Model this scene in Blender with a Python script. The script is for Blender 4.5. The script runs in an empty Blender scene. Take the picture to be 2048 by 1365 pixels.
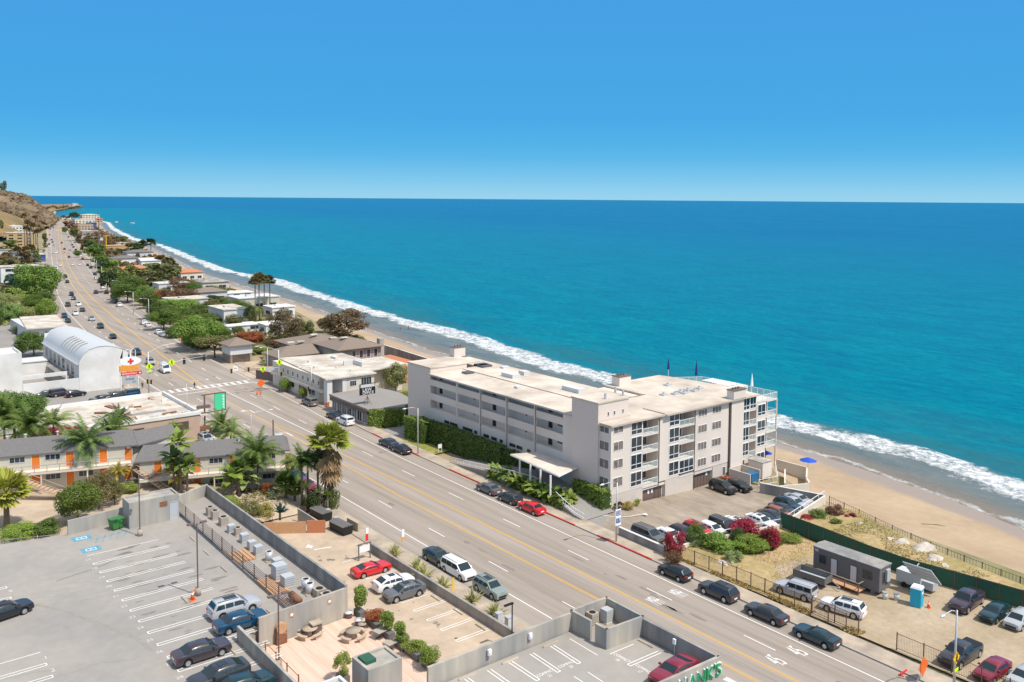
import bpy, math, random
from mathutils import Vector, Matrix, noise as mnoise
random.seed(7)
SC = bpy.context.scene
COL = SC.collection
R = math.radians
# ---------------------------------------------------------------- camera
F, PY, H = 1760.0, 516.0, 45.0            # focal length and principal row in pixels of the 2048 wide photo, height of the drone
def _cr(u, v): return Vector(((u-1024)/F, -(v-PY)/F, -1.0))
HOR, SLOPE, VPX = 391.0, 0.0073, -400.0
_up = _cr(2048, HOR+SLOPE*2048).cross(_cr(0, HOR)).normalized()
if _up.y < 0: _up = -_up
_y = _cr(VPX, HOR+SLOPE*VPX).normalized()
_x = _y.cross(_up).normalized()
_y = _up.cross(_x)
RM = Matrix((_x, _y, _up))
cam = bpy.data.objects.new('camera', bpy.data.cameras.new('camera'))
COL.objects.link(cam)
cam.matrix_world = Matrix.Translation((0, 0, H)) @ RM.to_4x4()
cam.data.sensor_width = 36
cam.data.lens = F/2048*36
cam.data.shift_y = -(682.5-PY)/2048
cam.data.clip_start = 1
cam.data.clip_end = 400000
SC.camera = cam
SC.render.resolution_x, SC.render.resolution_y = 1024, 682
def at(u, v, z=0.0):                       # where the sight line through a photo pixel meets the level plane z
    d = RM @ _cr(u, v); t = (z-H)/d.z
    return Vector((d.x*t, d.y*t, z))
def pxm(v, u=1024): return (v-(HOR+SLOPE*u))/H   # pixels per metre on the ground at that row
# ---------------------------------------------------------------- world, sun, exposure
SUN_EL, SUN_AZ = 58.0, 160.0               # azimuth from +Y towards +X
SKY_K = 0.15
SC.view_settings.view_transform = 'Standard'; SC.view_settings.look = 'None'
SC.view_settings.exposure = 0.18; SC.view_settings.gamma = 1
SC.render.engine = 'CYCLES'
W = bpy.data.worlds.new('World'); SC.world = W; W.use_nodes = True
nt = W.node_tree; N = nt.nodes; Lk = nt.links
for n in list(N): N.remove(n)
sky = N.new('ShaderNodeTexSky'); sky.sky_type = 'NISHITA'; sky.sun_disc = False
sky.sun_elevation = R(SUN_EL); sky.sun_rotation = R(SUN_AZ); sky.dust_density = .3; sky.ozone_density = 3; sky.air_density = 1
tc = N.new('ShaderNodeTexCoord'); sx = N.new('ShaderNodeSeparateXYZ'); Lk.new(tc.outputs['Generated'], sx.inputs[0])
rp = N.new('ShaderNodeValToRGB'); rp.color_ramp.interpolation = 'B_SPLINE'
mr = N.new('ShaderNodeMapRange'); mr.inputs[1].default_value = 0; mr.inputs[2].default_value = .4
Lk.new(sx.outputs['Z'], mr.inputs[0]); Lk.new(mr.outputs[0], rp.inputs[0])
def lin(c): return tuple(((x/255)/12.92 if x/255 <= .04045 else ((x/255+.055)/1.055)**2.4) for x in c)
stops = [(0, (158, 213, 238)), (.05, (132, 202, 238)), (.12, (86, 182, 234)), (.24, (72, 168, 230)), (.6, (72, 158, 228)), (1, (66, 146, 222))]
el = rp.color_ramp.elements
while len(el) < len(stops): el.new(.5)
for e, (p_, c) in zip(el, stops): e.position = p_; e.color = (*lin(c), 1)
sc_ = N.new('ShaderNodeVectorMath'); sc_.operation = 'SCALE'; sc_.inputs['Scale'].default_value = 1/SKY_K/2**SC.view_settings.exposure
Lk.new(rp.outputs[0], sc_.inputs[0])
mx = N.new('ShaderNodeMixRGB'); m2 = N.new('ShaderNodeMapRange'); m2.inputs[1].default_value = .25; m2.inputs[2].default_value = .5
Lk.new(sx.outputs['Z'], m2.inputs[0]); Lk.new(m2.outputs[0], mx.inputs[0])
hs_ = N.new('ShaderNodeHueSaturation'); hs_.inputs['Saturation'].default_value = .45; hs_.inputs['Value'].default_value = 1.25; Lk.new(sky.outputs[0], hs_.inputs['Color']); Lk.new(sc_.outputs[0], mx.inputs[1]); Lk.new(hs_.outputs[0], mx.inputs[2])
bg = N.new('ShaderNodeBackground'); bg.inputs[1].default_value = SKY_K
Lk.new(mx.outputs[0], bg.inputs[0]); wo = N.new('ShaderNodeOutputWorld'); Lk.new(bg.outputs[0], wo.inputs[0])
sun = bpy.data.objects.new('sun', bpy.data.lights.new('sun', 'SUN')); COL.objects.link(sun)
sun.data.energy = 3.9; sun.data.angle = R(.5); sun.data.color = (1, .94, .85)
_sd = Vector((math.sin(R(SUN_AZ))*math.cos(R(SUN_EL)), math.cos(R(SUN_AZ))*math.cos(R(SUN_EL)), math.sin(R(SUN_EL))))
sun.rotation_euler = _sd.to_track_quat('Z', 'Y').to_euler()
sun.location = _sd*300
# ---------------------------------------------------------------- helpers
class MB:
    def __init__(s): s.v = []; s.f = []; s.m = []; s.uv = None; s.X = Matrix.Identity(4)
    def add(s, vs, fs, mi=0):
        b = len(s.v); s.v += [tuple(s.X @ Vector(p)) for p in vs]
        for f in fs: s.f.append(tuple(b+i for i in f)); s.m.append(mi)
        return s
    def box(s, x0, x1, y0, y1, z0, z1, mi=0):
        vs = [(x, y, z) for z in (z0, z1) for y in (y0, y1) for x in (x0, x1)]
        return s.add(vs, [(0, 2, 3, 1), (4, 5, 7, 6), (0, 1, 5, 4), (2, 6, 7, 3), (0, 4, 6, 2), (1, 3, 7, 5)], mi)
    def quad(s, a, b, c, d, mi=0): return s.add([a, b, c, d], [(0, 1, 2, 3)], mi)
    def prism(s, poly, z0, z1, mi=0, mt=None):
        n = len(poly); vs = [(p[0], p[1], z0) for p in poly]+[(p[0], p[1], z1) for p in poly]
        s.add(vs, [tuple(range(n-1, -1, -1))]+[(i, (i+1) % n, n+(i+1) % n, n+i) for i in range(n)], mi)
        s.add(vs[n:], [tuple(range(n))], mi if mt is None else mt); return s
    def ring(s, rings, mi=0, cap=True, closed=True):
        n = len(rings[0]); fs = []
        for r in range(len(rings)-1):
            for i in range(n if closed else n-1):
                a = r*n+i; b = r*n+(i+1) % n; fs.append((a, b, b+n, a+n))
        if cap and closed: fs.append(tuple(range(n-1, -1, -1))); fs.append(tuple((len(rings)-1)*n+i for i in range(n)))
        return s.add([p for r in rings for p in r], fs, mi)
    def tube(s, pts, r, n=6, mi=0, r1=None):
        pts = [Vector(p) for p in pts]; rs = []
        for i, p in enumerate(pts):
            d = (pts[min(i+1, len(pts)-1)]-pts[max(i-1, 0)]).normalized()
            a = d.orthogonal().normalized() if abs(d.z) < .9 else Vector((1, 0, 0)); a = (a-d*a.dot(d)).normalized(); b = d.cross(a)
            rr = r if r1 is None else r+(r1-r)*i/(len(pts)-1)
            rs.append([tuple(p+(a*math.cos(t)+b*math.sin(t))*rr) for t in [2*math.pi*k/n for k in range(n)]])
        return s.ring(rs, mi)
    def cyl(s, x, y, z0, z1, r, n=12, mi=0, r1=None): return s.tube([(x, y, z0), (x, y, z1)], r, n, mi, r1)
    def build(s, name, mats, parent=None, smooth=False, loc=None):
        me = bpy.data.meshes.new(name); me.from_pydata(s.v, [], s.f)
        mats = mats if isinstance(mats, (list, tuple)) else [mats]
        for m in mats: me.materials.append(m)
        if len(mats) > 1: me.polygons.foreach_set('material_index', s.m)
        if smooth: me.polygons.foreach_set('use_smooth', [True]*len(me.polygons))
        me.update(); o = bpy.data.objects.new(name, me); COL.objects.link(o)
        if parent: o.parent = parent
        if loc is not None: o.location = loc
        return o
def tag(o, label=None, cat=None, group=None, kind=None):
    if label: o['label'] = label
    if cat: o['category'] = cat
    if group: o['group'] = group
    if kind: o['kind'] = kind
    return o
def thing(name, label, cat, loc=(0, 0, 0), rz=0, group=None):
    o = bpy.data.objects.new(name, None); COL.objects.link(o); o.location = loc; o.rotation_euler = (0, 0, rz)
    o.empty_display_size = .3
    return tag(o, label, cat, group)
def struct(name, mb, mats, smooth=False): return tag(mb.build(name, mats, None, smooth), kind='structure')
def dup(o, parent=None):
    c = o.copy(); COL.objects.link(c); c.parent = parent
    for ch in KIDS(o): dup(ch, c)
    return c
def KIDS(o): return [k for k in o.children]
def place(proto, loc, rz, label, group=None, color=None, scale=1, cat=None):
    used = proto.get('_used')
    o = dup(proto) if used else proto
    proto['_used'] = 1
    if '_used' in o and o is not proto: del o['_used']
    o.location = loc; o.rotation_euler = (0, 0, rz); o.scale = (scale,)*3 if not isinstance(scale, (tuple, list)) else scale
    o['label'] = label
    if group: o['group'] = group
    elif 'group' in o: del o['group']
    if cat: o['category'] = cat
    if color is not None: paint(o, color)
    return o
def paint(o, c):
    o.color = (*c, 1)
    for k in o.children: paint(k, c)
def text_mb(s, size, mat_, depth=.02):
    cu = bpy.data.curves.new('t', 'FONT'); cu.body = s; cu.size = size; cu.extrude = depth; cu.align_x = 'CENTER'; cu.align_y = 'CENTER'
    ob = bpy.data.objects.new('t', cu); COL.objects.link(ob)
    dg = bpy.context.evaluated_depsgraph_get(); dg.update()
    me = bpy.data.meshes.new_from_object(ob.evaluated_get(dg)); bpy.data.objects.remove(ob); bpy.data.curves.remove(cu)
    v = [tuple(p.co) for p in me.vertices]; f = [tuple(p.vertices) for p in me.polygons]; bpy.data.meshes.remove(me)
    return v, f
def lettering(name, s, size, mat_, mw, parent=None, sx=1, sy=1, depth=.015):
    v, f = text_mb(s, size, mat_, depth); b = MB(); b.X = mw @ Matrix.Diagonal((sx, sy, 1, 1)); b.add(v, f)
    return b.build(name, mat_, parent)
def frameM(o, xd, yd):                     # matrix with local x along xd, local y along yd
    xd = Vector(xd).normalized(); yd = Vector(yd).normalized(); zd = xd.cross(yd)
    return Matrix(((xd.x, yd.x, zd.x, o[0]), (xd.y, yd.y, zd.y, o[1]), (xd.z, yd.z, zd.z, o[2]), (0, 0, 0, 1)))
def interp(tab, y):
    if y <= tab[0][0]: a, b = tab[0], tab[1]
    elif y >= tab[-1][0]: a, b = tab[-2], tab[-1]
    else:
        for a, b in zip(tab, tab[1:]):
            if a[0] <= y <= b[0]: break
    return a[1]+(b[1]-a[1])*(y-a[0])/(b[0]-a[0])
# ---------------------------------------------------------------- materials
def mat(name, col, rough=.85, var=.12, scale=2.0, metal=0.0, spec=.3, bump=0.0, bscale=8.0, stretch=(1, 1, 1), col2=None, s2=None, objcol=False, coat=0, alpha=None, emit=0, thr=(.35, .65)):
    m = bpy.data.materials.new(name); m.use_nodes = True; t = m.node_tree; n = t.nodes; l = t.links
    b = n['Principled BSDF']; b.inputs['Roughness'].default_value = rough; b.inputs['Metallic'].default_value = metal
    b.inputs['Specular IOR Level'].default_value = spec
    if coat: b.inputs['Coat Weight'].default_value = coat; b.inputs['Coat Roughness'].default_value = .05
    g = n.new('ShaderNodeNewGeometry'); mp = n.new('ShaderNodeMapping'); mp.inputs['Scale'].default_value = stretch
    if objcol:
        tcn = n.new('ShaderNodeTexCoord'); l.new(tcn.outputs['Object'], mp.inputs[0])
    else: l.new(g.outputs['Position'], mp.inputs[0])
    nz = n.new('ShaderNodeTexNoise'); nz.inputs['Scale'].default_value = scale; nz.inputs['Detail'].default_value = 6; nz.inputs['Roughness'].default_value = .65
    l.new(mp.outputs[0], nz.inputs['Vector'])
    r = n.new('ShaderNodeMapRange'); r.inputs[1].default_value = .25; r.inputs[2].default_value = .75; r.inputs[3].default_value = 1-var; r.inputs[4].default_value = 1+var
    l.new(nz.outputs[0], r.inputs[0])
    if objcol:
        oi = n.new('ShaderNodeObjectInfo'); csrc = oi.outputs['Color']
    else:
        rg = n.new('ShaderNodeRGB'); rg.outputs[0].default_value = (*col, 1); csrc = rg.outputs[0]
    if col2 is not None:
        nb = n.new('ShaderNodeTexNoise'); nb.inputs['Scale'].default_value = s2 or scale*.2; nb.inputs['Detail'].default_value = 5
        l.new(mp.outputs[0], nb.inputs['Vector']); r2 = n.new('ShaderNodeMapRange'); r2.inputs[1].default_value, r2.inputs[2].default_value = thr
        l.new(nb.outputs[0], r2.inputs[0]); mc = n.new('ShaderNodeMixRGB'); l.new(r2.outputs[0], mc.inputs[0]); l.new(csrc, mc.inputs[1]); mc.inputs[2].default_value = (*col2, 1); csrc = mc.outputs[0]
    vm = n.new('ShaderNodeVectorMath'); vm.operation = 'SCALE'; l.new(csrc, vm.inputs[0]); l.new(r.outputs[0], vm.inputs['Scale']); l.new(vm.outputs[0], b.inputs['Base Color'])
    if bump:
        bn = n.new('ShaderNodeTexNoise'); bn.inputs['Scale'].default_value = bscale; bn.inputs['Detail'].default_value = 4; l.new(mp.outputs[0], bn.inputs['Vector'])
        bu = n.new('ShaderNodeBump'); bu.inputs['Strength'].default_value = bump; bu.inputs['Distance'].default_value = .1; l.new(bn.outputs[0], bu.inputs['Height']); l.new(bu.outputs[0], b.inputs['Normal'])
    if alpha is not None: b.inputs['Alpha'].default_value = alpha
    if emit: b.inputs['Emission Color'].default_value = (*col, 1); b.inputs['Emission Strength'].default_value = emit
    return m
K = {}
def k(name, *a, **kw): K[name] = mat(name, *a, **kw); return K[name]
k('asphalt', (.29, .245, .2), .9, .15, 1.3, stretch=(1, .035, 1), col2=(.36, .31, .265), s2=.5, bump=.15, bscale=20)
k('lot_asphalt', (.28, .255, .225), .9, .08, 1.5, col2=(.3, .285, .265), s2=.12, bump=.1, bscale=20)
k('deck_concrete', (.3, .28, .255), .9, .08, .9, col2=(.36, .33, .29), s2=.13, bump=.1, bscale=15)
k('brown_lot', (.36, .3, .235), .9, .22, 1.1, stretch=(1, .4, 1), col2=(.25, .205, .155), s2=.3)
k('tan_concrete', (.53, .42, .305), .9, .12, .9, col2=(.43, .34, .25), s2=.25)
k('sidewalk', (.5, .41, .31), .9, .1, 1.4, col2=(.33, .28, .22), s2=.4)
k('kerb', (.4, .36, .31), .9, .1, 2)
k('red_paint', (.5, .05, .04), .7, .25, 3)
k('white_paint', (.8, .78, .74), .7, .1, 4)
k('old_white_paint', (.62, .58, .5), .8, .25, 6)
k('yellow_paint', (.72, .4, .06), .7, .15, 4)
k('blue_paint', (.12, .32, .42), .8, .25, 5)
k('sand', (.46, .345, .225), .95, .1, .6, col2=(.385, .28, .18), s2=.08, bump=.4, bscale=2)
k('wet_sand', (.3, .25, .2), .6, .08, .3)
k('dirt', (.36, .28, .18), .95, .25, .25, col2=(.2, .19, .08), s2=.05, bump=.3, bscale=2)
k('gravel', (.45, .36, .25), .95, .16, 1.5, col2=(.36, .28, .18), s2=.15, bump=.3, bscale=6)
k('dry_grass', (.46, .33, .175), .95, .3, 1.5, col2=(.31, .25, .1), s2=.12, bump=.6, bscale=5)
k('green_grass', (.17, .22, .04), .95, .3, 2.5, col2=(.34, .3, .08), s2=.3, bump=.6, bscale=6)
k('concrete_wall', (.48, .43, .35), .9, .14, 1.1, stretch=(1, 1, .15), col2=(.3, .29, .27), s2=.5)
k('gray_wall', (.37, .34, .31), .9, .12, 1.2, stretch=(1, 1, .2), col2=(.22, .22, .21), s2=.5)
k('white_wall', (.76, .75, .72), .8, .07, .7, col2=(.64, .62, .58), s2=.25)
k('cream_wall', (.72, .64, .53), .85, .06, .8, col2=(.64, .57, .47), s2=.25)
k('apt_wall', (.76, .675, .585), .85, .06, .6, stretch=(1, 1, .25), col2=(.67, .59, .51), s2=.3)
k('apt_base', (.6, .53, .46), .85, .06, .8)
k('apt_roof', (.68, .6, .5), .9, .14, .5, col2=(.47, .4, .32), s2=.14)
k('apt_block', (.7, .6, .52), .9, .06, 2, stretch=(1, 1, 3))
k('trim_dark', (.12, .1, .09), .6)
k('white_trim', (.82, .81, .79), .5)
k('metal_white', (.78, .78, .76), .4)
k('metal_gray', (.45, .46, .47), .4, metal=.4)
k('galv', (.55, .56, .56), .45, .1, 6, metal=.3)
k('rust', (.24, .11, .06), .8, .3, 4)
k('rust_fence', (.16, .1, .07), .7, .3, 4)
k('bronze', (.17, .12, .1), .5)
k('black', (.02, .02, .022), .5)
k('rubber', (.025, .025, .027), .8)
k('rim', (.5, .5, .52), .3, metal=.7)
k('glass', (.03, .045, .055), .08, .3, 1, spec=.6)
k('car_glass', (.015, .03, .035), .05, .1, 1, spec=.7)
k('curtain', (.21, .175, .15), .5, .6, 1.6)
k('brown_glass', (.12, .085, .07), .12, .4, 1.5, spec=.6)
k('glass_rail', (.55, .7, .66), .1, .05, 1, alpha=.35)
k('shingle', (.17, .16, .155), .95, .15, 3, bump=.3, bscale=12)
k('brown_shingle', (.24, .19, .15), .95, .15, 3, bump=.3, bscale=12)
k('clay_tile', (.5, .2, .1), .9, .2, 3)
k('white_roof', (.66, .6, .51), .9, .2, .8, col2=(.44, .38, .31), s2=.25)
k('tan_wall', (.5, .36, .25), .9, .08, 1)
k('ochre', (.5, .34, .15), .9, .1, 1)
k('pink_wall', (.47, .345, .265), .9, .07, 1)
k('khaki_wall', (.56, .52, .42), .9, .05, 1, stretch=(1, 1, 6))
k('orange_door', (.72, .2, .03), .5, .05)
k('orange', (.85, .16, .03), .5, .05)
k('wood', (.52, .3, .16), .8, .2, 3, stretch=(1, 4, 1))
k('red_wood', (.5, .2, .1), .8, .1, 3)
k('deck_wood', (.72, .53, .42), .85, .1, 2.5, stretch=(7, .25, 1), col2=(.62, .43, .32), s2=.5)
k('trunk', (.16, .115, .08), .95, .3, 3)
k('palm_trunk', (.22, .17, .125), .95, .3, 3, stretch=(1, 1, 4))
k('gray_trailer', (.15, .145, .14), .7, .05)
k('green_mesh', (.035, .11, .07), .85, .12, 2)
k('cyan_plastic', (.02, .4, .58), .5, .05)
k('bin_green', (.05, .2, .05), .5)
k('bin_blue', (.03, .15, .3), .5)
k('navy', (.02, .035, .14), .7)
k('bright_blue', (.02, .09, .5), .7)
k('lime', (.65, .9, .02), .5, .02)
k('amber', (.85, .5, .02), .5, .02)
k('sig_black', (.03, .025, .02), .5)
k('sign_white', (.85, .85, .85), .5, .02)
k('sign_red', (.75, .04, .04), .5, .03)
k('sign_green', (.08, .62, .32), .5, .06)
k('sign_orange', (.85, .33, .05), .5, .1)
k('letter_green', (.02, .32, .12), .5, .03)
k('letter_blue', (.03, .08, .25), .5, .03)
k('light_gray', (.6, .6, .59), .8, .05)
k('ac_tan', (.42, .36, .29), .7, .08)
k('ac_gray', (.45, .475, .49), .6, .06)
k('vault_metal', (.56, .57, .56), .5, .06, 1.5, metal=.0, stretch=(.1, 5, 1))
k('rock', (.5, .45, .38), .95, .25, 1.2, bump=.5, bscale=3)
k('skin', (.5, .3, .2), .6)
k('lamp_lens', (.7, .7, .68), .3)
k('tail_red', (.5, .02, .02), .3)
k('head_lens', (.75, .77, .78), .15)
K['paint'] = mat('car_paint', (1, 1, 1), .3, .02, 1, objcol=True, spec=.5, coat=.7)
def foliage(name, transl=.33):
    m = bpy.data.materials.new(name); m.use_nodes = True; t = m.node_tree; n = t.nodes; l = t.links; b = n['Principled BSDF']
    b.inputs['Roughness'].default_value = .6; b.inputs['Specular IOR Level'].default_value = .25
    oi = n.new('ShaderNodeObjectInfo'); g = n.new('ShaderNodeNewGeometry')
    nz = n.new('ShaderNodeTexNoise'); nz.inputs['Scale'].default_value = .7; nz.inputs['Detail'].default_value = 3; l.new(g.outputs['Position'], nz.inputs['Vector'])
    ad = n.new('ShaderNodeMath'); ad.operation = 'ADD'; l.new(g.outputs['Random Per Island'], ad.inputs[0]); l.new(nz.outputs[0], ad.inputs[1])
    r = n.new('ShaderNodeMapRange'); r.inputs[1].default_value = .3; r.inputs[2].default_value = 1.7; r.inputs[3].default_value = .7; r.inputs[4].default_value = 2.2
    l.new(ad.outputs[0], r.inputs[0]); hs = n.new('ShaderNodeHueSaturation'); l.new(oi.outputs['Color'], hs.inputs['Color']); l.new(r.outputs[0], hs.inputs['Value'])
    r3 = n.new('ShaderNodeMapRange'); r3.inputs[3].default_value = .475; r3.inputs[4].default_value = .52; l.new(g.outputs['Random Per Island'], r3.inputs[0]); l.new(r3.outputs[0], hs.inputs['Hue'])
    l.new(hs.outputs[0], b.inputs['Base Color'])
    tr = n.new('ShaderNodeBsdfTranslucent'); l.new(hs.outputs[0], tr.inputs[0]); ms = n.new('ShaderNodeMixShader'); ms.inputs[0].default_value = transl
    l.new(b.outputs[0], ms.inputs[1]); l.new(tr.outputs[0], ms.inputs[2]); l.new(ms.outputs[0], n['Material Output'].inputs[0])
    return m
K['leaf'] = foliage('foliage')
K['flower'] = foliage('blossom', .15)
# ================================================================ SETTING
SHORE = [(-400, 20), (-60, 98), (0, 120), (40, 136), (52, 141.2), (65, 145.9), (85.6, 150.6), (102.6, 152.5), (150, 153), (190, 154), (226, 155.5), (257, 158.5), (335, 171), (396, 180), (464, 187), (560, 196.6), (695, 224.8), (879, 260.9), (1072, 285), (1412, 351), (1750, 430), (1900, 445), (2000, 400), (2400, 455), (2800, 545), (3300, 690), (3900, 600), (4300, -4000), (60000, -50000)]
INNER = [(-400, 0), (-60, 85), (0, 108), (43, 116.5), (70, 119.5), (82, 126), (90, 131), (112, 131), (135, 112), (150, 119), (172, 125), (195, 129), (215, 131), (234, 132.5), (251, 141), (302, 148), (333, 155), (366, 160), (436, 162), (493, 170), (685, 208), (825, 232), (1028, 266), (1300, 322), (1700, 410), (1900, 430), (2000, 385), (3300, 670), (3900, 580), (4300, -4100), (60000, -50100)]
ER = [(-200, 72), (30, 77.3), (74, 78.4), (129, 79.6), (150, 80.8), (181, 83.5), (210, 85), (259, 88.2), (308, 93.2), (340, 97), (392, 104), (446, 111.5), (530, 126.6), (637, 146.5), (779, 174), (1035, 224), (1300, 278), (1555, 330), (1778, 376), (1900, 390)]
EL = [(-200, 58), (0, 60.5), (80, 61.4), (122, 62.1), (150, 62.2), (215, 63.5), (260, 66.5), (319, 72.9), (377, 79.7), (433, 88.5), (482, 97.5), (608, 121.5), (790, 157), (1035, 206), (1300, 259), (1555, 312), (1778, 356), (1900, 372)]
YR = [(-200, 69), (45, 71.2), (68, 71.7), (118, 72.6), (137, 72.6), (162, 72.3), (199, 72.6), (217, 74.2), (244, 77.2), (287, 82.2), (333, 87.6), (411, 97.8), (486, 109.3), (603, 130), (714, 151.5), (1035, 216.5), (1555, 323), (1900, 382)]
YL = [(-200, 66.5), (0, 67.7), (75, 68.5), (112, 69), (140, 70.2), (165, 71.2), (199, 71.7), (230, 73.0), (275, 76.0), (316, 80.2), (384, 89.8), (483, 105.2), (603, 126.5), (714, 148.5), (1035, 213.5), (1555, 320), (1900, 379)]
def yrange(a, b, s=4.0):
    o = []; y = a
    while y < b: o.append(y); y += max(s, y*.012 if y > 250 else s)
    return o+[b]
KL, KR = 3.0, 3.0
def kl(y): return interp(EL, y)-(2.9 if y < 230 else 3.6 if y < 700 else 2.6)
def kr(y): return interp(ER, y)+(2.9 if y < 230 else 3.4 if y < 700 else 2.4)
def band(mb, fa, fb, ys, z, mi=0):
    for a, b in zip(ys, ys[1:]): mb.quad((fa(a), a, z), (fb(a), a, z), (fb(b), b, z), (fa(b), b, z), mi)
# ground and beach
YS = [-400, -200, -60]+yrange(0, 2000, 6)+[2200, 2600, 3300, 3900, 4300, 60000]
g = MB(); rows = []
for y in YS:
    xi = interp(INNER, y); rows.append([(-60000, y, -.35), (-300, y, -.25), (0, y, -.15), (kl(y) if 0 < y < 1900 else xi*.5, y, -.15), (xi-6, y, -1.45 if 72 < y < 105 else -.3), (xi, y, -1.6 if 72 < y < 105 else -.9)])
g.ring(rows, 0, False, False); struct('ground', g, K['dirt'], True)
b = MB(); rows = []
for y in YS:
    xi, xs = interp(INNER, y), interp(SHORE, y); w = xs-xi; r_ = []
    for q in (0, .06, .2, .35, .5, .62, .74, .86, 1.0, 1.3, 2.2):
        z = {0: -1.58 if 72 < y < 105 else -.88, .06: -2.0}.get(q, -2.1-(q-.1)*2.15)
        if y < 1900 and 0.1 < q < 1: z += .22*mnoise.noise(Vector((y*.05, q*5, 0)))
        r_.append((xi+w*q, y, z))
    rows.append(r_)
b.ring(rows, 0, False, False)
beach = tag(b.build('beach', K['sand'], None, True), kind='structure')
# wet sand band darkens towards the water: procedural on height
m = K['sand']; t = m.node_tree; n = t.nodes; l = t.links; bs = n['Principled BSDF']; src = bs.inputs['Base Color'].links[0].from_socket
gg = n.new('ShaderNodeNewGeometry'); s3 = n.new('ShaderNodeSeparateXYZ'); l.new(gg.outputs['Position'], s3.inputs[0])
nz = n.new('ShaderNodeTexNoise'); nz.inputs['Scale'].default_value = .06; l.new(gg.outputs['Position'], nz.inputs['Vector'])
mm = n.new('ShaderNodeMath'); mm.operation = 'MULTIPLY_ADD'; l.new(nz.outputs[0], mm.inputs[0]); mm.inputs[1].default_value = .7; l.new(s3.outputs['Z'], mm.inputs[2])
mr_ = n.new('ShaderNodeMapRange'); mr_.inputs[1].default_value = -3.3; mr_.inputs[2].default_value = -3.05; l.new(mm.outputs[0], mr_.inputs[0])
mc = n.new('ShaderNodeMixRGB'); mc.inputs[1].default_value = (.35, .265, .19, 1); l.new(mr_.outputs[0], mc.inputs[0]); l.new(src, mc.inputs[2]); l.new(mc.outputs[0], bs.inputs['Base Color'])
mr2 = n.new('ShaderNodeMapRange'); mr2.inputs[1].default_value = -3.3; mr2.inputs[2].default_value = -3.05; mr2.inputs[3].default_value = .35; mr2.inputs[4].default_value = .95; l.new(mm.outputs[0], mr2.inputs[0]); l.new(mr2.outputs[0], bs.inputs['Roughness'])
# ocean
OC = [(45, 15), (58, 14.5), (72, 14.5), (84, 15), (111, 13), (158, 15), (191, 15.5), (244, 22), (270, 22), (303, 18), (348, 17), (433, 19), (481, 25), (585, 16), (691, 12), (1042, 12), (1606, 14), (3000, 14)]
cols = [-9, -5, -2, 0]+[2*i for i in range(1, 21)]+[44, 50, 58, 68, 80, 100, 130, 180, 260, 400, 700, 1200, 2500, 6000, 15000, 60000, 150000]
YW = [-60000, -5000, -1000, -400, -150, -60]+yrange(0, 900, 3.0)+[950+60*i for i in range(20)]+[2200, 2500, 2900, 3400, 3900, 4300, 12000, 60000, 150000]
w = MB(); rows = []; uvs = []
for y in YW:
    xs = interp(SHORE, max(-400, min(y, 60000))); oc = interp(OC, max(45, min(y, 3000))); r_ = []
    for c in cols:
        z = -4.0
        if 0 < c < 44 and -60 < y < 1500:
            nn = mnoise.noise(Vector((y*.03, c*.1, 3)))
            z += .75*math.exp(-((c-oc-4)/4.2)**2)*(1+nn*.8) + .18*mnoise.noise(Vector((y*.12, c*.15, 0)))
        elif c <= 0 and -60 < y < 1500: z += -.05
        r_.append((xs+c, y, z)); uvs.append((c-oc, y if abs(y) < 5000 else 5000))
    rows.append(r_)
w.ring(rows, 0, False, False)
sea = w.build('ocean', K['rock'], None, True); tag(sea, kind='structure')
me = sea.data; ul = me.uv_layers.new(name='shore')
# per-vertex shore distance goes into two attributes
at1 = me.attributes.new('dist', 'FLOAT', 'POINT'); at1.data.foreach_set('value', [u for u, _ in uvs])
at2 = me.attributes.new('rawd', 'FLOAT', 'POINT'); at2.data.foreach_set('value', [c for y in YW for c in cols])
m = bpy.data.materials.new('sea_water'); m.use_nodes = True; t = m.node_tree; n = t.nodes; l = t.links; bs = n['Principled BSDF']
def nd(tp, **kw):
    x = n.new(tp)
    for a, v in kw.items(): setattr(x, a, v)
    return x
def mth(op, a, b_=None, c_=None):
    x = nd('ShaderNodeMath', operation=op)
    for i, q in enumerate((a, b_, c_)):
        if q is None: continue
        if isinstance(q, (int, float)): x.inputs[i].default_value = q
        else: l.new(q, x.inputs[i])
    return x.outputs[0]
def rng(s, a, b_, c_=0, d_=1, sm=False):
    x = nd('ShaderNodeMapRange')
    if sm: x.interpolation_type = 'SMOOTHSTEP'
    for i, q in enumerate((a, b_, c_, d_)): x.inputs[i+1].default_value = q
    l.new(s, x.inputs[0]); return x.outputs[0]
def nse(scale, st=(1, 1, 1), det=5, ro=.6, dist=0):
    mp = nd('ShaderNodeMapping'); mp.inputs['Scale'].default_value = st; l.new(geo.outputs['Position'], mp.inputs[0])
    x = nd('ShaderNodeTexNoise'); x.inputs['Scale'].default_value = scale; x.inputs['Detail'].default_value = det; x.inputs['Roughness'].default_value = ro; x.inputs['Distortion'].default_value = dist
    l.new(mp.outputs[0], x.inputs['Vector']); return x.outputs[0]
def mixc(f, a, b_):
    x = nd('ShaderNodeMixRGB')
    if isinstance(f, float): x.inputs[0].default_value = f
    else: l.new(f, x.inputs[0])
    for i, q in ((1, a), (2, b_)):
        if isinstance(q, tuple): x.inputs[i].default_value = (*q, 1)
        else: l.new(q, x.inputs[i])
    return x.outputs[0]
geo = nd('ShaderNodeNewGeometry')
dA = nd('ShaderNodeAttribute', attribute_name='dist').outputs['Fac']; rA = nd('ShaderNodeAttribute', attribute_name='rawd').outputs['Fac']
big = nse(.035, (1, 1, 1), 4); fine = nse(.45, (1, .8, 1), 8, .75, .6); med = nse(.12, (1, .6, 1), 5, .7, .4); fin2 = nse(1.1, (1, .7, 1), 6, .8, .8)
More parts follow.
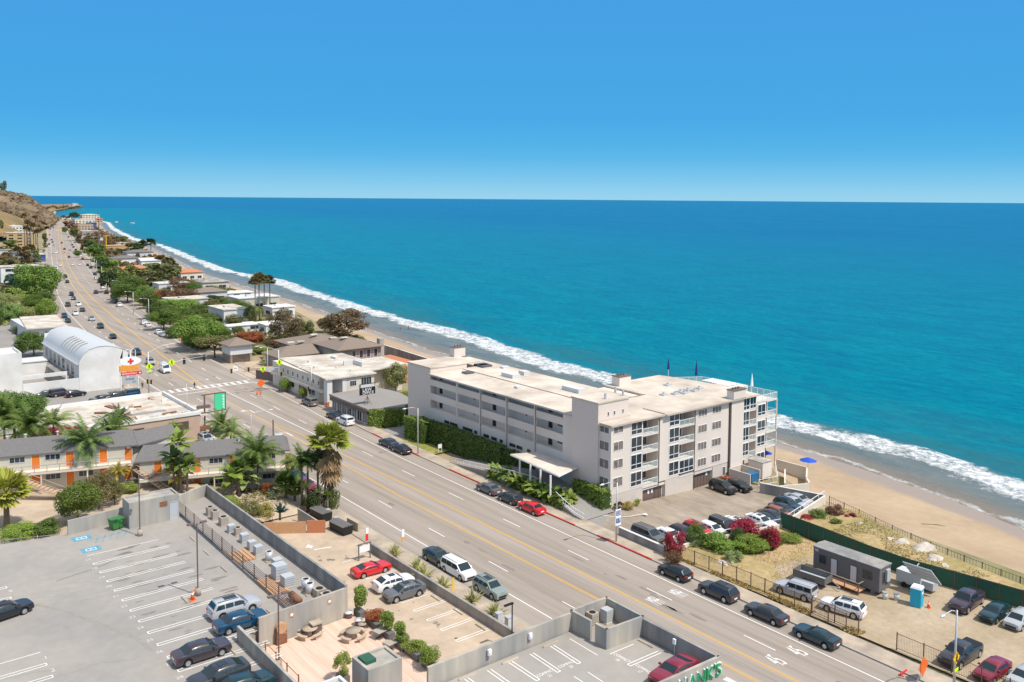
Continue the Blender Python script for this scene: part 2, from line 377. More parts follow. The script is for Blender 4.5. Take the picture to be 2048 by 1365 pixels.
da = mth('MULTIPLY_ADD', mth('SUBTRACT', med, .5), 13.0, dA)       # wobbly distance from the breaker line
wid = mth('MULTIPLY', rng(big, .3, .7, 2.0, 6.5), rng(rA, 60, 20, 1, 1))
core = mth('SUBTRACT', 1.0, rng(mth('DIVIDE', mth('ABSOLUTE', mth('SUBTRACT', da, 1.0)), wid), .65, 1.15))
lace = rng(mth('ADD', fine, mth('MULTIPLY', core, .55)), .52, .66)
foam1 = rng(mth('ADD', mth('MULTIPLY', core, .62), mth('ADD', mth('MULTIPLY', mth('SUBTRACT', fine, .5), 1.9), mth('MULTIPLY', mth('SUBTRACT', fin2, .5), 1.6))), .16, .78); foam1 = mth('MULTIPLY', foam1, rng(core, 0, .2))
# thin lace of foam in the wash and beyond the breaker
wash = mth('MULTIPLY', rng(fine, .56, .68), mth('MULTIPLY', rng(rA, 6, 0, 0, .8), rng(big, .45, .6)))
streak = mth('MULTIPLY', rng(nse(.3, (1.2, .35, 1), 8, .8, 1.2), .6, .7), mth('MULTIPLY', rng(dA, 26, 4), mth('MULTIPLY', rng(big, .42, .62), .7)))
edge = mth('SUBTRACT', 1.0, rng(mth('ABSOLUTE', mth('MULTIPLY_ADD', mth('SUBTRACT', med, .5), 9.0, mth('SUBTRACT', rA, 1.0))), .15, .9))
edge = mth('MULTIPLY', edge, rng(fine, .35, .6))
foam = mth('MINIMUM', 1.0, mth('ADD', mth('ADD', foam1, wash), mth('ADD', streak, mth('MULTIPLY', edge, .6))))
deep = mixc(rng(rA, 40, 900), (.0, .215, .25), (.0, .115, .275)); deep = mixc(rng(nse(.009, (1, .35, 1), 7, .7, .6), .35, .65, 0, .4), deep, (.0, .19, .3)); deep = mixc(rng(nse(.5, (1, .45, 1), 6, .85, .4), .44, .6, 0, .5), deep, (.0, .09, .19)); deep = mixc(rng(nse(.06, (1, .4, 1), 6, .75, .4), .42, .62, 0, .3), deep, (.0, .11, .21))
deep = mixc(rng(nse(.14, (1, .3, 1), 4, .8, .6), .45, .6, 0, .45), deep, (.0, .1, .2)); deep = mixc(mth('MULTIPLY', rng(rA, 70, 14, 0, 1, True), rng(nse(.06, (1, .35, 1), 5, .6, .5), .4, .62, .15, .85)), deep, (.03, .13, .15))
shal = mixc(rng(dA, -1, 7), mixc(rng(rA, 1, 9), (.22, .185, .15), mixc(rng(nse(.15, (1, .3, 1), 6, .7, 1), .35, .65), (.1, .145, .155), (.17, .2, .2))), deep)
colr = mixc(foam, shal, mixc(rng(fin2, .35, .6), (.55, .6, .6), (.85, .86, .85))); l.new(colr, bs.inputs['Base Color'])
l.new(rng(foam, 0, 1, .22, .9), bs.inputs['Roughness']); bs.inputs['Specular IOR Level'].default_value = .04; bs.inputs['IOR'].default_value = 1.11
wv = nse(.22, (1, .45, 1), 6, .65, .5); bu = nd('ShaderNodeBump'); bu.inputs['Distance'].default_value = 1.2; bu.inputs['Strength'].default_value = .6; l.new(mth('ADD', wv, mth('MULTIPLY', foam, .4)), bu.inputs['Height']); l.new(bu.outputs[0], bs.inputs['Normal'])
me.materials.clear(); me.materials.append(m)
# road
ys = yrange(-200, 1900, 4)
r = MB(); band(r, kl, kr, ys, 0); struct('road', r, K['asphalt'])
def line(name, f, y0, y1, wd, m_, z=.008, dash=None):
    mb = MB()
    if dash:
        y = y0
        while y < y1:
            a, b_ = y, min(y+dash[0], y1); mb.quad((f(a)-wd/2, a, z), (f(a)+wd/2, a, z), (f(b_)+wd/2, b_, z), (f(b_)-wd/2, b_, z)); y += dash[1]
    else: band(mb, lambda y: f(y)-wd/2, lambda y: f(y)+wd/2, yrange(y0, y1, 4), z)
    return mb
mk = [('ER', ER, 0, 204.2, .13), ('ER', ER, 207.8, 1800, .16), ('EL', EL, 0, 204.2, .13), ('EL', EL, 207.8, 1800, .16)]
mb = MB()
for _, tb, a, b_, wd in mk:
    q = line('', lambda y, tb=tb: interp(tb, y), a, b_, wd, None); mb.add(q.v, q.f)
struct('edge_line_marking', mb, K['white_paint'])
mb = MB()
def addline(f, a, b_, wd, dash=None):
    q = line('', f, a, b_, wd, None, dash=dash); mb.add(q.v, q.f)
for y in (53.4-3.6+.1,): pass
addline(lambda y: (interp(ER, y)+interp(YR, y))/2-.05, -5.5, 200, .12, (3.9, 13.8))
addline(lambda y: (interp(EL, y)+interp(YL, y))/2, -2, 200, .12, (3.9, 13.8))
addline(lambda y: (interp(ER, y)+interp(YR, y))/2-.3, 212, 1500, .16, (3.9, 13.8))
addline(lambda y: interp(YL, y)-(interp(YL, y)-interp(EL, y))*.52, 212, 1500, .16, (3.9, 13.8))
struct('lane_dash_marking', mb, K['white_paint'])
mb = MB()
for tb in (YR, YL):
    for s in (-.11, .11): addline(lambda y, tb=tb, s=s: interp(tb, y)+s, 0, 152 if tb is YR else 203.8, .1)
    for s in (-.13, .13): addline(lambda y, tb=tb, s=s: interp(tb, y)+s, 208, 1700, .14)
mb.quad((72.6, 152, .009), (72.75, 152, .009), (71.9, 164, .009), (71.75, 164, .009))
struct('yellow_line_marking', mb, K['yellow_paint'])
mb = MB(); addline(lambda y: 74.6+(y-150)*.012, 150, 203.8, .16)
mb.box(62, 84.5, 204.2, 204.45, .004, .009); mb.box(62, 84.5, 207.4, 207.65, .004, .009)
for i in range(13):
    x = 63.3+i*1.62; mb.quad((x, 204.6, .008), (x+.62, 204.6, .008), (x+.62, 207.2, .008), (x, 207.2, .008))
mb.quad((65, 201.2, .008), (71.4, 201.2, .008), (71.4, 201.5, .008), (65, 201.5, .008))
struct('crosswalk_marking', mb, K['white_paint'])
def arrow(mb, x, y, ang, L=3.5, z=.009, bend=0):
    X0 = mb.X.copy(); mb.X = X0 @ Matrix.Translation((x, y, z)) @ Matrix.Rotation(ang, 4, 'Z')
    mb.quad((-.11, -L/2, 0), (.11, -L/2, 0), (.11, L/4, 0), (-.11, L/4, 0)); 
    if bend: mb.quad((-.11, L/4, 0), (.11, L/4, 0), (bend, L/4+.5, 0), (bend, L/4+.2, 0)); mb.add([(bend, L/4-.2, 0), (bend, L/4+.9, 0), (bend*2, L/4+.4, 0)], [(0, 1, 2)] if bend < 0 else [(0, 2, 1)])
    else: mb.add([(-.45, L/4, 0), (.45, L/4, 0), (0, L/2, 0)], [(0, 1, 2)])
    mb.X = X0
mb = MB()
for p in ((503, 823), (577, 868)):
    q = at(*p); arrow(mb, q.x, q.y, 0, 3.6, .009, -1.0)
struct('turn_arrow_marking', mb, K['white_paint'])
for (px, py, tx) in ((1312, 1203, 'MPH'), (1358, 1188, 'MPH'), (1553, 1322, '45'), (1596, 1304, '45')):
    q = at(px, py); o = lettering('road_lettering', tx, 1.0, K['white_paint'], Matrix.Translation((q.x, q.y, .012)) @ Matrix.Diagonal((.62 if tx == 'MPH' else 1.1, 3.2, .01, 1))); tag(o, kind='structure')
# pavements: slab with kerb step either side
def slab(name, f0, f1, y0, y1, h=.14, m_='sidewalk', z0=-.9):
    mb = MB(); yy = yrange(y0, y1, 5)
    band(mb, f0, f1, yy, h)
    for a, b_ in zip(yy, yy[1:]):
        for f, s in ((f0, 0), (f1, 1)):
            q = [(f(a), a, z0), (f(b_), b_, z0), (f(b_), b_, h), (f(a), a, h)]; mb.quad(*(q if s else q[::-1]))
    mb.quad((f0(y0), y0, z0), (f1(y0), y0, z0), (f1(y0), y0, h), (f0(y0), y0, h))
    struct(name, mb, K[m_])
slab('kerb', kr, lambda y: kr(y)+.18, -50, 1500, .15, 'kerb')
slab('kerb', lambda y: kl(y)-.18, kl, -50, 1500, .15, 'kerb')
slab('pavement', lambda y: kr(y)+.18, lambda y: kr(y)+2.6, -50, 1500)
slab('pavement', lambda y: kl(y)-3.0, lambda y: kl(y)-.18, -50, 1500)
mb = MB()
for a, b_ in ((74.5, 79.5), (79.6, 88), (96.5, 104.5), (109, 114.8), (129.5, 134.5), (140.5, 143.5)):
    pass
for (p0, p1) in (((1310, 1119), (1192, 1073)), ((1148, 1053), (1085, 1025)), ((958, 968), (898, 940)), ((857, 910), (833, 898)), ((757, 879), (737, 869))):
    a, b_ = at(*p1), at(*p0); y0, y1 = b_.y, a.y
    mb.box(0, .001, 0, .001, -5, -4.9) if False else None
    f0, f1 = lambda y: kr(y)-.012, lambda y: kr(y)+.185
    yy = yrange(y0, y1, 3)
    band(mb, f0, f1, yy, .156)
    for q0, q1 in zip(yy, yy[1:]): mb.quad((f0(q0), q0, .156), (f0(q1), q1, .156), (f0(q1), q1, .0), (f0(q0), q0, .0))
for (p0, p1) in (((1005, 1262), (980, 1240)),):
    a, b_ = at(*p1), at(*p0)
struct('red_kerb_marking', mb, K['red_paint'])
# lots (thin sheets over the ground)
def sheet(name, poly, z, m_):
    mb = MB(); mb.add([(p[0], p[1], z) for p in poly], [tuple(range(len(poly)))]); return struct(name, mb, K[m_])
def lotz(x): return .03-.98*max(0, min(1, (x-87)/22))
mb = MB(); LX = [84.1+1.5*i for i in range(24)]
for a, b_ in zip(LX, LX[1:]):
    f0 = lambda x: 72.5-max(0, x-88.8)*.24 if x < 103.6 else 68.9+(x-103.6)*.18
    f1 = lambda x: 88.7 if x > 90.3 else 96-(90.3-x)*.8
    mb.quad((a, f0(a), lotz(a)), (b_, f0(b_), lotz(b_)), (b_, f1(b_) if not a < 90.3 < b_ else 88.7, lotz(b_)), (a, f1(a), lotz(a)))
struct('parking_lot', mb, K['brown_lot'])
RAMP = [at(u, v, z) for u, v, z in ((905, 926, .1), (927, 932, .5), (975, 943, 1.2), (1020, 953, 1.65), (1068, 966, 1.7), (1100, 985, 1.4), (1125, 1010, .9), (1148, 1030, .4), (1168, 1042, .1))]
mb = MB()
for a, b_ in zip(RAMP, RAMP[1:]):
    xa, xb = (90.5 if a.y > 96.7 else 89.9), (90.5 if b_.y > 96.7 else 89.9)
    mb.quad((a.x, a.y, a.z), (a.x, a.y, -.1), (b_.x, b_.y, -.1), (b_.x, b_.y, b_.z)); mb.quad(tuple(a), tuple(b_), (xb, b_.y, b_.z), (xa, a.y, a.z))
struct('driveway', mb, K['lot_asphalt'])
sheet('driveway', [(84.3, 84), (90.2, 88.5), (89.9, RAMP[-1].y), (84.3, RAMP[-1].y)], .04, 'lot_asphalt')
sheet('driveway', [(84.2, 139), (97, 139), (97, 147), (84.4, 147)], .03, 'lot_asphalt')
sheet('gravel_lot', [(83.6, -20), (112, 10), (104, 45), (102.3, 60), (92, 62), (84, 52)], .02, 'gravel')
sheet('dry_meadow', [(84, 52), (92, 62), (102.3, 60), (104, 69), (89, 73.2), (84.2, 72.6)], .024, 'dry_grass')
sheet('bank_meadow', [(104.2, 69), (117, 69), (118.6, 66), (113, 54), (110.5, 40), (106, 20), (103.3, 40), (102.3, 55)], .028, 'dry_grass')
sheet('lower_parking_lot', [(40.9, 56.6), (55, 56.6), (55, 97), (58.9, 97), (58.9, 110), (46, 114), (40.9, 114)], .03, 'tan_concrete')
sheet('lawn', [(84.6, 127), (89.3, 127), (90.3, 133), (90, 139), (84.6, 139)], .05, 'green_grass')
sheet('planting_bed', [(55, 60), (56.0, 60), (56.0, 96), (55, 96)], .05, 'tan_concrete')
sheet('side_street_paving', [(38, 205), (59, 205), (59, 217), (38, 217)], .03, 'lot_asphalt')
sheet('side_street_paving', [(10, 186.5), (59.2, 186.5), (59.2, 205), (10, 205)], .028, 'lot_asphalt')
sheet('motel_forecourt', [(46, 114), (58.9, 110), (58.9, 160), (46, 150)], .028, 'tan_concrete')
sheet('yard_paving', [(-30, 217), (kl(225), 217), (kl(280)-.5, 280), (kl(345)-.5, 345), (30, 345), (-30, 300)], -.05, 'lot_asphalt')
sheet('driveway_apron', [(85.6, 208), (97, 212), (97, 231), (86.5, 231)], .03, 'tan_concrete')
# hills and headland
HILLS = []
def hill(name, foot, ridge, m_, seed, rough=1.0):
    mb = MB(); rows = []; nn = 14
    for (fu, fv, fd), (ru, rv, rd) in zip(foot, ridge):
        a = at(fu, fv, -.4) if fd == 0 else RM @ _cr(fu, fv)*(fd/(RM @ _cr(fu, fv)).y)+Vector((0, 0, H)); rd = a.y+rd if fd == 0 else rd
        b_ = RM @ _cr(ru, rv); b_ = b_*(rd/b_.y)+Vector((0, 0, H)); row = []
        for i in range(nn+1):
            s = i/nn; p = a.lerp(b_, s); p.z = a.z+(b_.z-a.z)*(s**.8)
            amp = rough*math.sin(math.pi*min(1, s*1.0))*(b_.z-a.z)*.16
            p.z += amp*mnoise.fractal(Vector((p.x*.012+seed, p.y*.012, 0)), 1, 2, 4)*1.6
            row.append(tuple(p))
        back = b_+(b_-a)*.6; back.z = b_.z-5; row.append(tuple(back)); back2 = b_+(b_-a)*2; back2.z = -6; row.append(tuple(back2)); rows.append(row)
    # refine between columns
    fr = []
    for r0, r1 in zip(rows, rows[1:]):
        for s in range(6):
            rr = []
            for i, (p, q) in enumerate(zip(r0, r1)):
                v = Vector(p).lerp(Vector(q), s/6); v.z += rough*.03*max(0, v.z)*mnoise.noise(Vector((v.x*.03, v.y*.03, seed)))*(1 if i < nn+1 else 0); rr.append(tuple(v))
            fr.append(rr)
    fr.append(rows[-1]); mb.ring(fr, 0, False, False); HILLS.append((name, [r_[:nn+1] for r_ in fr])); return struct(name, mb, K[m_], True)
k('brown_hill', (.27, .18, .11), .95, .35, .05, col2=(.16, .13, .08), s2=.012, bump=.8, bscale=.2)
k('tan_hill', (.33, .21, .09), .95, .25, .06, col2=(.2, .15, .07), s2=.02, bump=.8, bscale=.2)
k('green_hill', (.12, .15, .04), .95, .35, .25, col2=(.33, .27, .12), s2=.04, bump=.8, bscale=1)
hill('hill', [(-420, 450, 1300), (-200, 450, 1350), (-60, 448, 1400), (0, 447, 1450), (40, 447, 1500), (75, 446, 1550), (100, 443, 1640), (118, 440.5, 1750)],
     [(-420, 350, 1900), (-200, 368, 1900), (-60, 380, 1900), (0, 384.5, 1900), (22, 387, 1900), (46, 389.5, 1900), (66, 402, 1950), (112, 436.5, 2000)], 'brown_hill', 1)
hill('hill', [(-300, 520, 700), (-120, 500, 780), (-40, 480, 900), (0, 474, 960), (40, 467, 1050), (75, 459, 1180), (98, 451, 1350), (112, 445, 1500)],
     [(-300, 380, 1150), (-120, 395, 1200), (-40, 402, 1250), (0, 408, 1300), (30, 416, 1330), (60, 428, 1400), (90, 441, 1480), (112, 443.5, 1580)], 'tan_hill', 5)
hill('grassy_bank', [(-330, 700, 0), (-150, 676, 0), (-60, 662, 0), (0, 655, 0), (40, 650, 0), (80, 640, 0), (100, 622, 0), (112, 600, 0)],
     [(-330, 575, 90), (-150, 580, 90), (-60, 583, 90), (0, 586, 90), (40, 590, 80), (80, 594, 60), (100, 596, 40), (110, 592, 14)], 'green_hill', 9, .8)
mb = MB(); base = [at(u, v, -4.2) for u, v in ((70, 428), (100, 425.5), (125, 421.5), (148, 418.5), (160, 417.5), (165, 415), (158, 412.5), (135, 412), (100, 411.5), (60, 412))]
top = [p+(Vector((900, 3800, 0))-Vector((p.x, p.y, 0)))*.03+Vector((0, 0, h_)) for p, h_ in zip(base, (2, 3, 5, 7, 8, 5, 7, 8, 7, 5))]
mb.ring([[tuple(p) for p in base], [tuple(p) for p in top]], 0, True)
struct('headland', mb, K['tan_hill'])
# ================================================================ BUILDINGS
def bbox_part(name, x0, x1, y0, y1, z0, z1, m_, parent): return MB().box(x0, x1, y0, y1, z0, z1).build(name, K[m_], parent)
def window(parent, a, b_, z0, z1, m_='glass', frame='white_trim', div=1, d=.05, name='window', tr=.07, rail=None):
    """window on a vertical face from a to b (x,y), seen face to the right-hand side of a->b; pane with frame as sub-part"""
    a = Vector((a[0], a[1], 0)); b_ = Vector((b_[0], b_[1], 0)); L = (b_-a).length; t = (b_-a)/L; nrm = Vector((t.y, -t.x, 0))
    X = Matrix(((t.x, nrm.x, 0, a.x), (t.y, nrm.y, 0, a.y), (0, 0, 1, 0), (0, 0, 0, 1)))
    p = MB(); p.X = X; p.box(0, L, -.02, .012, z0, z1); w_ = p.build(name, K[m_], parent)
    f = MB(); f.X = X
    f.box(-tr/2, tr/2, -.02, d, z0, z1); f.box(L-tr/2, L+tr/2, -.02, d, z0, z1); f.box(tr/2, L-tr/2, -.02, d, z0-tr/2, z0+tr/2); f.box(tr/2, L-tr/2, -.02, d, z1-tr/2, z1+tr/2)
    for i in range(1, div+1 if div > 1 else 1):
        if i < div: f.box(L*i/div-tr/3, L*i/div+tr/3, -.02, d*.9, z0+tr/2, z1-tr/2)
    if rail: f.box(tr/2, L-tr/2, -.02, d*.9, rail-.04, rail+.04)
    f.build('window_frame', K[frame], w_)
    return w_
def parapet_roof(mb, poly, z, h=.35, t=.25, mi=0):
    n = len(poly)
    ps = [Vector((p[0], p[1], 0)) for p in poly]; ins = []
    for i in range(n):
        e0 = (ps[i]-ps[i-1]).normalized(); e1 = (ps[(i+1) % n]-ps[i]).normalized(); n0 = Vector((-e0.y, e0.x, 0)); n1 = Vector((-e1.y, e1.x, 0)); d = (n0+n1)
        d = d/ max(.3, d.dot(n1)); ins.append(ps[i]+d*t)
    for i in range(n):
        j = (i+1) % n; a, b_, c, d_ = ps[i], ps[j], ins[j], ins[i]
        mb.quad((a.x, a.y, z+h), (b_.x, b_.y, z+h), (c.x, c.y, z+h), (d_.x, d_.y, z+h), mi)
        mb.quad((d_.x, d_.y, z+h), (c.x, c.y, z+h), (c.x, c.y, z), (d_.x, d_.y, z), mi)
        mb.quad((a.x, a.y, z), (b_.x, b_.y, z), (b_.x, b_.y, z+h), (a.x, a.y, z+h), mi)
def hip(mb, x0, x1, y0, y1, z, h, ov=.5, mi=0, gable=None):
    x0 -= ov; x1 += ov; y0 -= ov; y1 += ov; dx, dy = x1-x0, y1-y0
    base = [(x0, y0, z), (x1, y0, z), (x1, y1, z), (x0, y1, z)]; lo = [(p[0], p[1], z-.18) for p in base]
    if dx >= dy: i = 0 if gable else dy/2; r = [(x0+i, (y0+y1)/2, z+h), (x1-i, (y0+y1)/2, z+h)]; fs = [(0, 1, 5, 4), (1, 2, 5), (2, 3, 4, 5), (3, 0, 4)]
    else: i = 0 if gable else dx/2; r = [((x0+x1)/2, y0+i, z+h), ((x0+x1)/2, y1-i, z+h)]; fs = [(0, 1, 4), (1, 2, 5, 4), (2, 3, 5), (3, 0, 4, 5)]
    mb.add(base+r, fs, mi); mb.add(base+lo, [(0, 4, 5, 1), (1, 5, 6, 2), (2, 6, 7, 3), (3, 7, 4, 0), (4, 7, 6, 5)], mi)
# ---- apartment block (the main building)
A = thing('apartment_building', 'long beige four storey beachfront apartment block with flat roof and open corridors', 'building', (90.3, 88.6, 0))
def ap(mb, name, m_, parent=A, smooth=False):
    mb.X = Matrix.Translation((-90.3, -88.6, 0))@mb.X; mb.v = [tuple(Vector(p)-Vector((90.3, 88.6, 0))) for p in mb.v] if False else mb.v
    o = mb.build(name, m_ if isinstance(m_, list) else K[m_], parent, smooth); o.matrix_parent_inverse = Matrix.Identity(4); o.location = (-90.3, -88.6, 0) if parent is A else (0, 0, 0)
    return o
def apw(*a, **kw):
    w_ = window(A, *a, **kw); w_.location = (-90.3, -88.6, 0); return w_
XF = 90.6
m_ = MB()
# long wing: core behind the corridors, spandrels, pilasters
m_.box(XF+1.3, 106.2, 96.7, 136.2, -.3, 12.1); m_.box(XF, XF+1.3, 96.7, 136.2, -.3, 5.85)
for (z0, z1) in ((7.4, 8.65), (10.1, 11.25)): m_.box(XF, XF+.18, 96.7, 136.2, z0, z1); m_.box(XF+.18, XF+1.3, 96.7, 136.2, z0, z0+.2)
for y in (98.7, 106, 113.3, 120.6, 127.6): m_.box(XF-.06, XF+.25, y-.2, y+.2, 5.85, 12.1)
# short wing: solid parts of the seaward-end facade leave out the balconies
Y0 = 88.6
def col(x0, x1, z0, z1, d=0.0): m_.box(x0, x1, Y0+d, Y0+.35+d, z0, z1)
lv = [1.85, 4.45, 7.1, 9.75, 12.1]
m_.box(90.3, 97.05, Y0, Y0+6, 1.9, 12.1); m_.box(90.3, 97.05, Y0+.1, Y0+6, -1.3, 1.9)
m_.box(97.05, 100.5, Y0+2.2, Y0+6, -.9, 12.1)
for z in lv[:4]: m_.box(97.05, 100.5, Y0-.05, Y0+2.2, z-.22, z)
m_.box(97.05, 102.3, Y0+.5, Y0+2.2, -.9, 1.62); m_.box(97.05, 102.3, Y0+.1, Y0+.5, 1.25, 1.62)
m_.box(100.5, 105.4, Y0, Y0+6, 1.9, 12.1); m_.box(102.3, 109, Y0+.1, Y0+6, -1.2, 1.9); m_.box(105.4, 109, Y0+2.2, Y0+6, 1.9, 12.1)
for z in lv[:4]: m_.box(105.4, 109, Y0-.05, Y0+2.2, z-.22, z)
m_.box(109, 118, Y0, Y0+6, 1.9, 12.1); m_.box(109, 118, Y0+.5, Y0+6, -1.2, 1.9); m_.box(113.8, 118, Y0+.12, Y0+.5, -1.2, 1.9); m_.box(109, 113.8, Y0+.12, Y0+.5, 1.3, 1.9)
m_.box(118, 121.3, Y0-.35, Y0+6, -1.2, 12.3); m_.box(121.3, 123.3, Y0, Y0+6, -1.2, 12.1)
m_.box(123.3, 125.3, Y0+2, Y0+6, -1.2, 12.1); m_.box(123.3, 125.3, Y0+.1, Y0+2, -1.2, 1.7); m_.box(123.3, 125.3, Y0+.02, Y0+2, 9.5, 12.1)
for z in (4.45, 7.1): m_.box(123.3, 125.3, Y0-.05, Y0+2, z-.22, z)
m_.box(125.3, 128, Y0, Y0+6, -1.6, 10.7); m_.box(128, 131, Y0+1.8, Y0+6, -1.6, 10.7)
for z in (2.6, 5.2, 7.9, 10.7): m_.box(128, 131.15, Y0-.1, Y0+1.8, z-.2, z)
m_.box(130.95, 131.15, Y0-.1, Y0+.1, -1.6, 10.5); m_.box(125.2, 125.4, Y0-.06, Y0, 0, 10.7)
m_.box(90.3, 131, Y0+6, 99, -1.6, 12.0); m_.box(106.2, 125, 99, 109, -1.6, 12.0); m_.box(125, 131, 94.6, 105, -1.6, 10.65)
wall = ap(m_, 'wall', 'apt_wall')
for q_ in ((90.22, 97.2, Y0+.0, Y0+.1, -1.3, 1.85), (102.3, 108.9, Y0+.0, Y0+.1, -1.4, 1.85), (113.85, 117.9, Y0+.02, Y0+.12, -1.4, 1.75)): ap(MB().box(*q_), 'base_panel', 'apt_base')
# towers in block
t_ = MB(); t_.box(90, 96.4, 91, 96.7, -.3, 15.03); ap(t_, 'stair_tower', 'apt_block')
t_ = MB(); t_.box(89.9, 96.4, 90.9, 96.8, 15.03, 15.25); ap(t_, 'tower_roof', 'apt_roof')
t_ = MB(); t_.box(90.6, 99, 136.2, 144, -.3, 13.2); ap(t_, 'end_wall', 'apt_block')
t_ = MB(); t_.box(90.5, 102, 136.1, 144.1, 13.2, 13.4); ap(t_, 'end_roof', 'apt_roof')
for (x0, x1, y0, y1, z0, z1) in ((118, 121.3, 87.9, 89.3, 12.3, 13.8), (100.5, 103.2, 142.5, 144, 13.4, 15.2), (110.3, 113.2, 106.4, 108.2, 12.3, 14.0)):
    c = MB(); c.box(x0, x1, y0, y1, z0, z1); o = ap(c, 'chimney', 'apt_wall'); d_ = MB(); d_.box(x0-.1, x1+.1, y0-.1, y1+.1, z1, z1+.12)
    for q in range(3): d_.cyl(x0+.6+q*.7, (y0+y1)/2, z1+.12, z1+.45, .14, 8)
    o2 = d_.build('chimney_pot', K['bronze'], o)
# roofs
r_ = MB(); r_.prism([(90, 88.2), (101.7, 88.2), (101.7, 87.9), (125.2, 87.9), (125.5, 94.6), (125.5, 99), (124, 109.3), (109.3, 109.3), (109.3, 99.5), (106.6, 99.5), (106.6, 136.1), (90.1, 136.1), (90.1, 96.9), (96.6, 96.9), (96.6, 90.8), (90, 90.8)], 12.1, 12.36); r_.box(99.3, 106.6, 136.1, 146, 12.1, 12.35)
ap(r_, 'roof', 'apt_roof')
b_ = MB(); b_.box(99, 106.2, 136.2, 145.6, -.3, 12.1); ap(b_, 'rear_wall', 'apt_wall')
r_ = MB(); r_.box(97.6, 97.8, 97, 135.8, 12.36, 12.44); r_.box(96.8, 109.3, 99.3, 99.5, 12.36, 12.44); r_.box(101.5, 101.7, 88.3, 92.8, 12.36, 12.44)
ap(r_, 'roof_seam', 'brown_shingle')
for (px, py, wx, wy, kind) in ((805, 222, 1.2, 2.0, 0), (650, 195, .8, 1.1, 1), (785, 215, 1.2, 2.2, 0), (665, 280, .9, 1.6, 0), (1095, 405, .6, .9, 1), (1030, 310, .9, 3.3, 2), (1145, 290, .7, 1.6, 2), (1570, 430, .9, 4.2, 2), (980, 235, .8, 1, 1)):
    q = at(780+px/4.2667, 680+py/4.2667, 12.5); s_ = MB(); s_.X = Matrix.Translation((q.x, q.y, 12.36))
    s_.box(-wx, wx, -wy/2, wy/2, 0, .35 if kind < 2 else .7); o = ap(s_, 'skylight' if kind < 2 else 'duct', 'brown_glass' if kind == 0 else 'light_gray')
    if kind == 2: c_ = MB(); c_.X = s_.X; [c_.box(-.5, .5, -wy/2+i*wy/5, -wy/2+i*wy/5+.5, .7, .9) for i in range(5)]; c_.build('duct_cap', K['rust'], o)
for (px, py) in ((765, 190), (915, 228), (965, 232), (735, 262), (860, 240), (1000, 215), (300, 290), (375, 240), (432, 265), (820, 255), (890, 250)):
    q = at(1130+px/3.7236, 720+py/3.7236, 12.4 if px > 440 else 15.3); s_ = MB(); s_.cyl(q.x, q.y, (12.3 if px > 440 else 15.2), (12.9 if px > 440 else 16.1), .18, 8)
    if px > 700: s_.box(q.x-.6, q.x+.6, q.y-.5, q.y+.5, 12.36, 12.6)
    ap(s_, 'vent', 'galv')
# openings in the long wing
dk = MB()
for (z0, z1) in ((5.9, 7.4), (8.7, 10.1), (11.3, 12.1)): pass
segs = [(98.7, 106), (106, 113.3), (113.3, 120.6), (120.6, 127.6), (127.6, 136)]
for i, (ya, yb) in enumerate(segs):
    for (z0, z1) in ((6.0, 7.3), (8.75, 10), (11.3, 12.05)):
        yy = yb-1.9 if i in (0, 2) else yb-1.0
        if i in (0, 2, 4): apw((XF+1.3, yy), (XF+1.3, yy-.9), z0-.1, z1, m_='black', frame='trim_dark', name='door')
        else: apw((XF+1.3, (ya+yb)/2+.3), (XF+1.3, (ya+yb)/2-.3), z0+.5, z1-.1, m_='curtain', frame='white_trim')
        if i == 0: apw((XF+1.3, ya+3.2), (XF+1.3, ya+1.6), z0+.6, z1-.2, m_='brown_glass', frame='trim_dark')
for i, y in enumerate([131.5, 129.7, 128.2, 125.7, 124.4, 122.3, 119.6, 117.4, 115.1, 112.4, 110.6, 107.8]):
    L_ = 1.5 if i % 3 != 2 else .8; apw((XF, y), (XF, y-L_), 3.95, 4.45, m_='glass', frame='trim_dark', div=2)
for z0 in (10.2, 7.5, 4.8, 2.1): pass
for y in (96.9, 98.7-.25, 113.1, 120.4, 105.8): 
    p_ = MB(); p_.cyl(XF-.1, y, 0, 12.1, .05, 6); ap(p_, 'downpipe', 'bronze')
# short wing windows
rows4 = [(2.95, 4.4), (5.6, 7.15), (8.3, 9.85), (10.95, 12.0)]
rows4 = [(3.0, 4.4), (5.75, 7.1), (8.4, 9.75), (11.0, 11.95)]
for (z0, z1) in rows4:
    apw((90.3, 91.0-.1), (90.3, 89.0), z0, z1, m_='curtain', div=2); apw((90.8, Y0), (92.8, Y0), z0, z1, m_='curtain', div=2)
for zi, (z0, z1) in enumerate([(2.35, 4.45), (4.95, 7.15), (7.6, 9.8), (10.2, 12.05)]):
    apw((94.5, Y0), (96.85, Y0), z0, z1, m_='glass', div=2, rail=z0+.7, tr=.12)
    apw((103.0, Y0), (105.3, Y0), z0, z1, m_='glass', div=2, rail=z0+.7, tr=.12)
    apw((98, Y0+2.2), (100.3, Y0+2.2), z0-.2, z1-.2, m_='brown_glass', div=2, name='sliding_door')
    if zi: apw((106.2, Y0+2.2), (108.4, Y0+2.2), z0-.2, z1-.2, m_='glass', div=2, name='sliding_door')
    else: apw((105.5, Y0), (108.9, Y0), 2.3, 4.45, m_='glass', div=3, rail=3.0, tr=.12)
    if zi < 3: apw((121.45, Y0), (123.2, Y0), z0-.2, z1-.15, m_='glass', div=2, rail=z0+.5, tr=.12)
apw((121.45, Y0), (123.3, Y0), 9.95, 11.95, m_='glass', div=2, rail=10.6, tr=.12); apw((123.45, Y0+.02), (125.1, Y0+.02), 9.95, 11.95, m_='glass', div=2, rail=10.6, tr=.12)
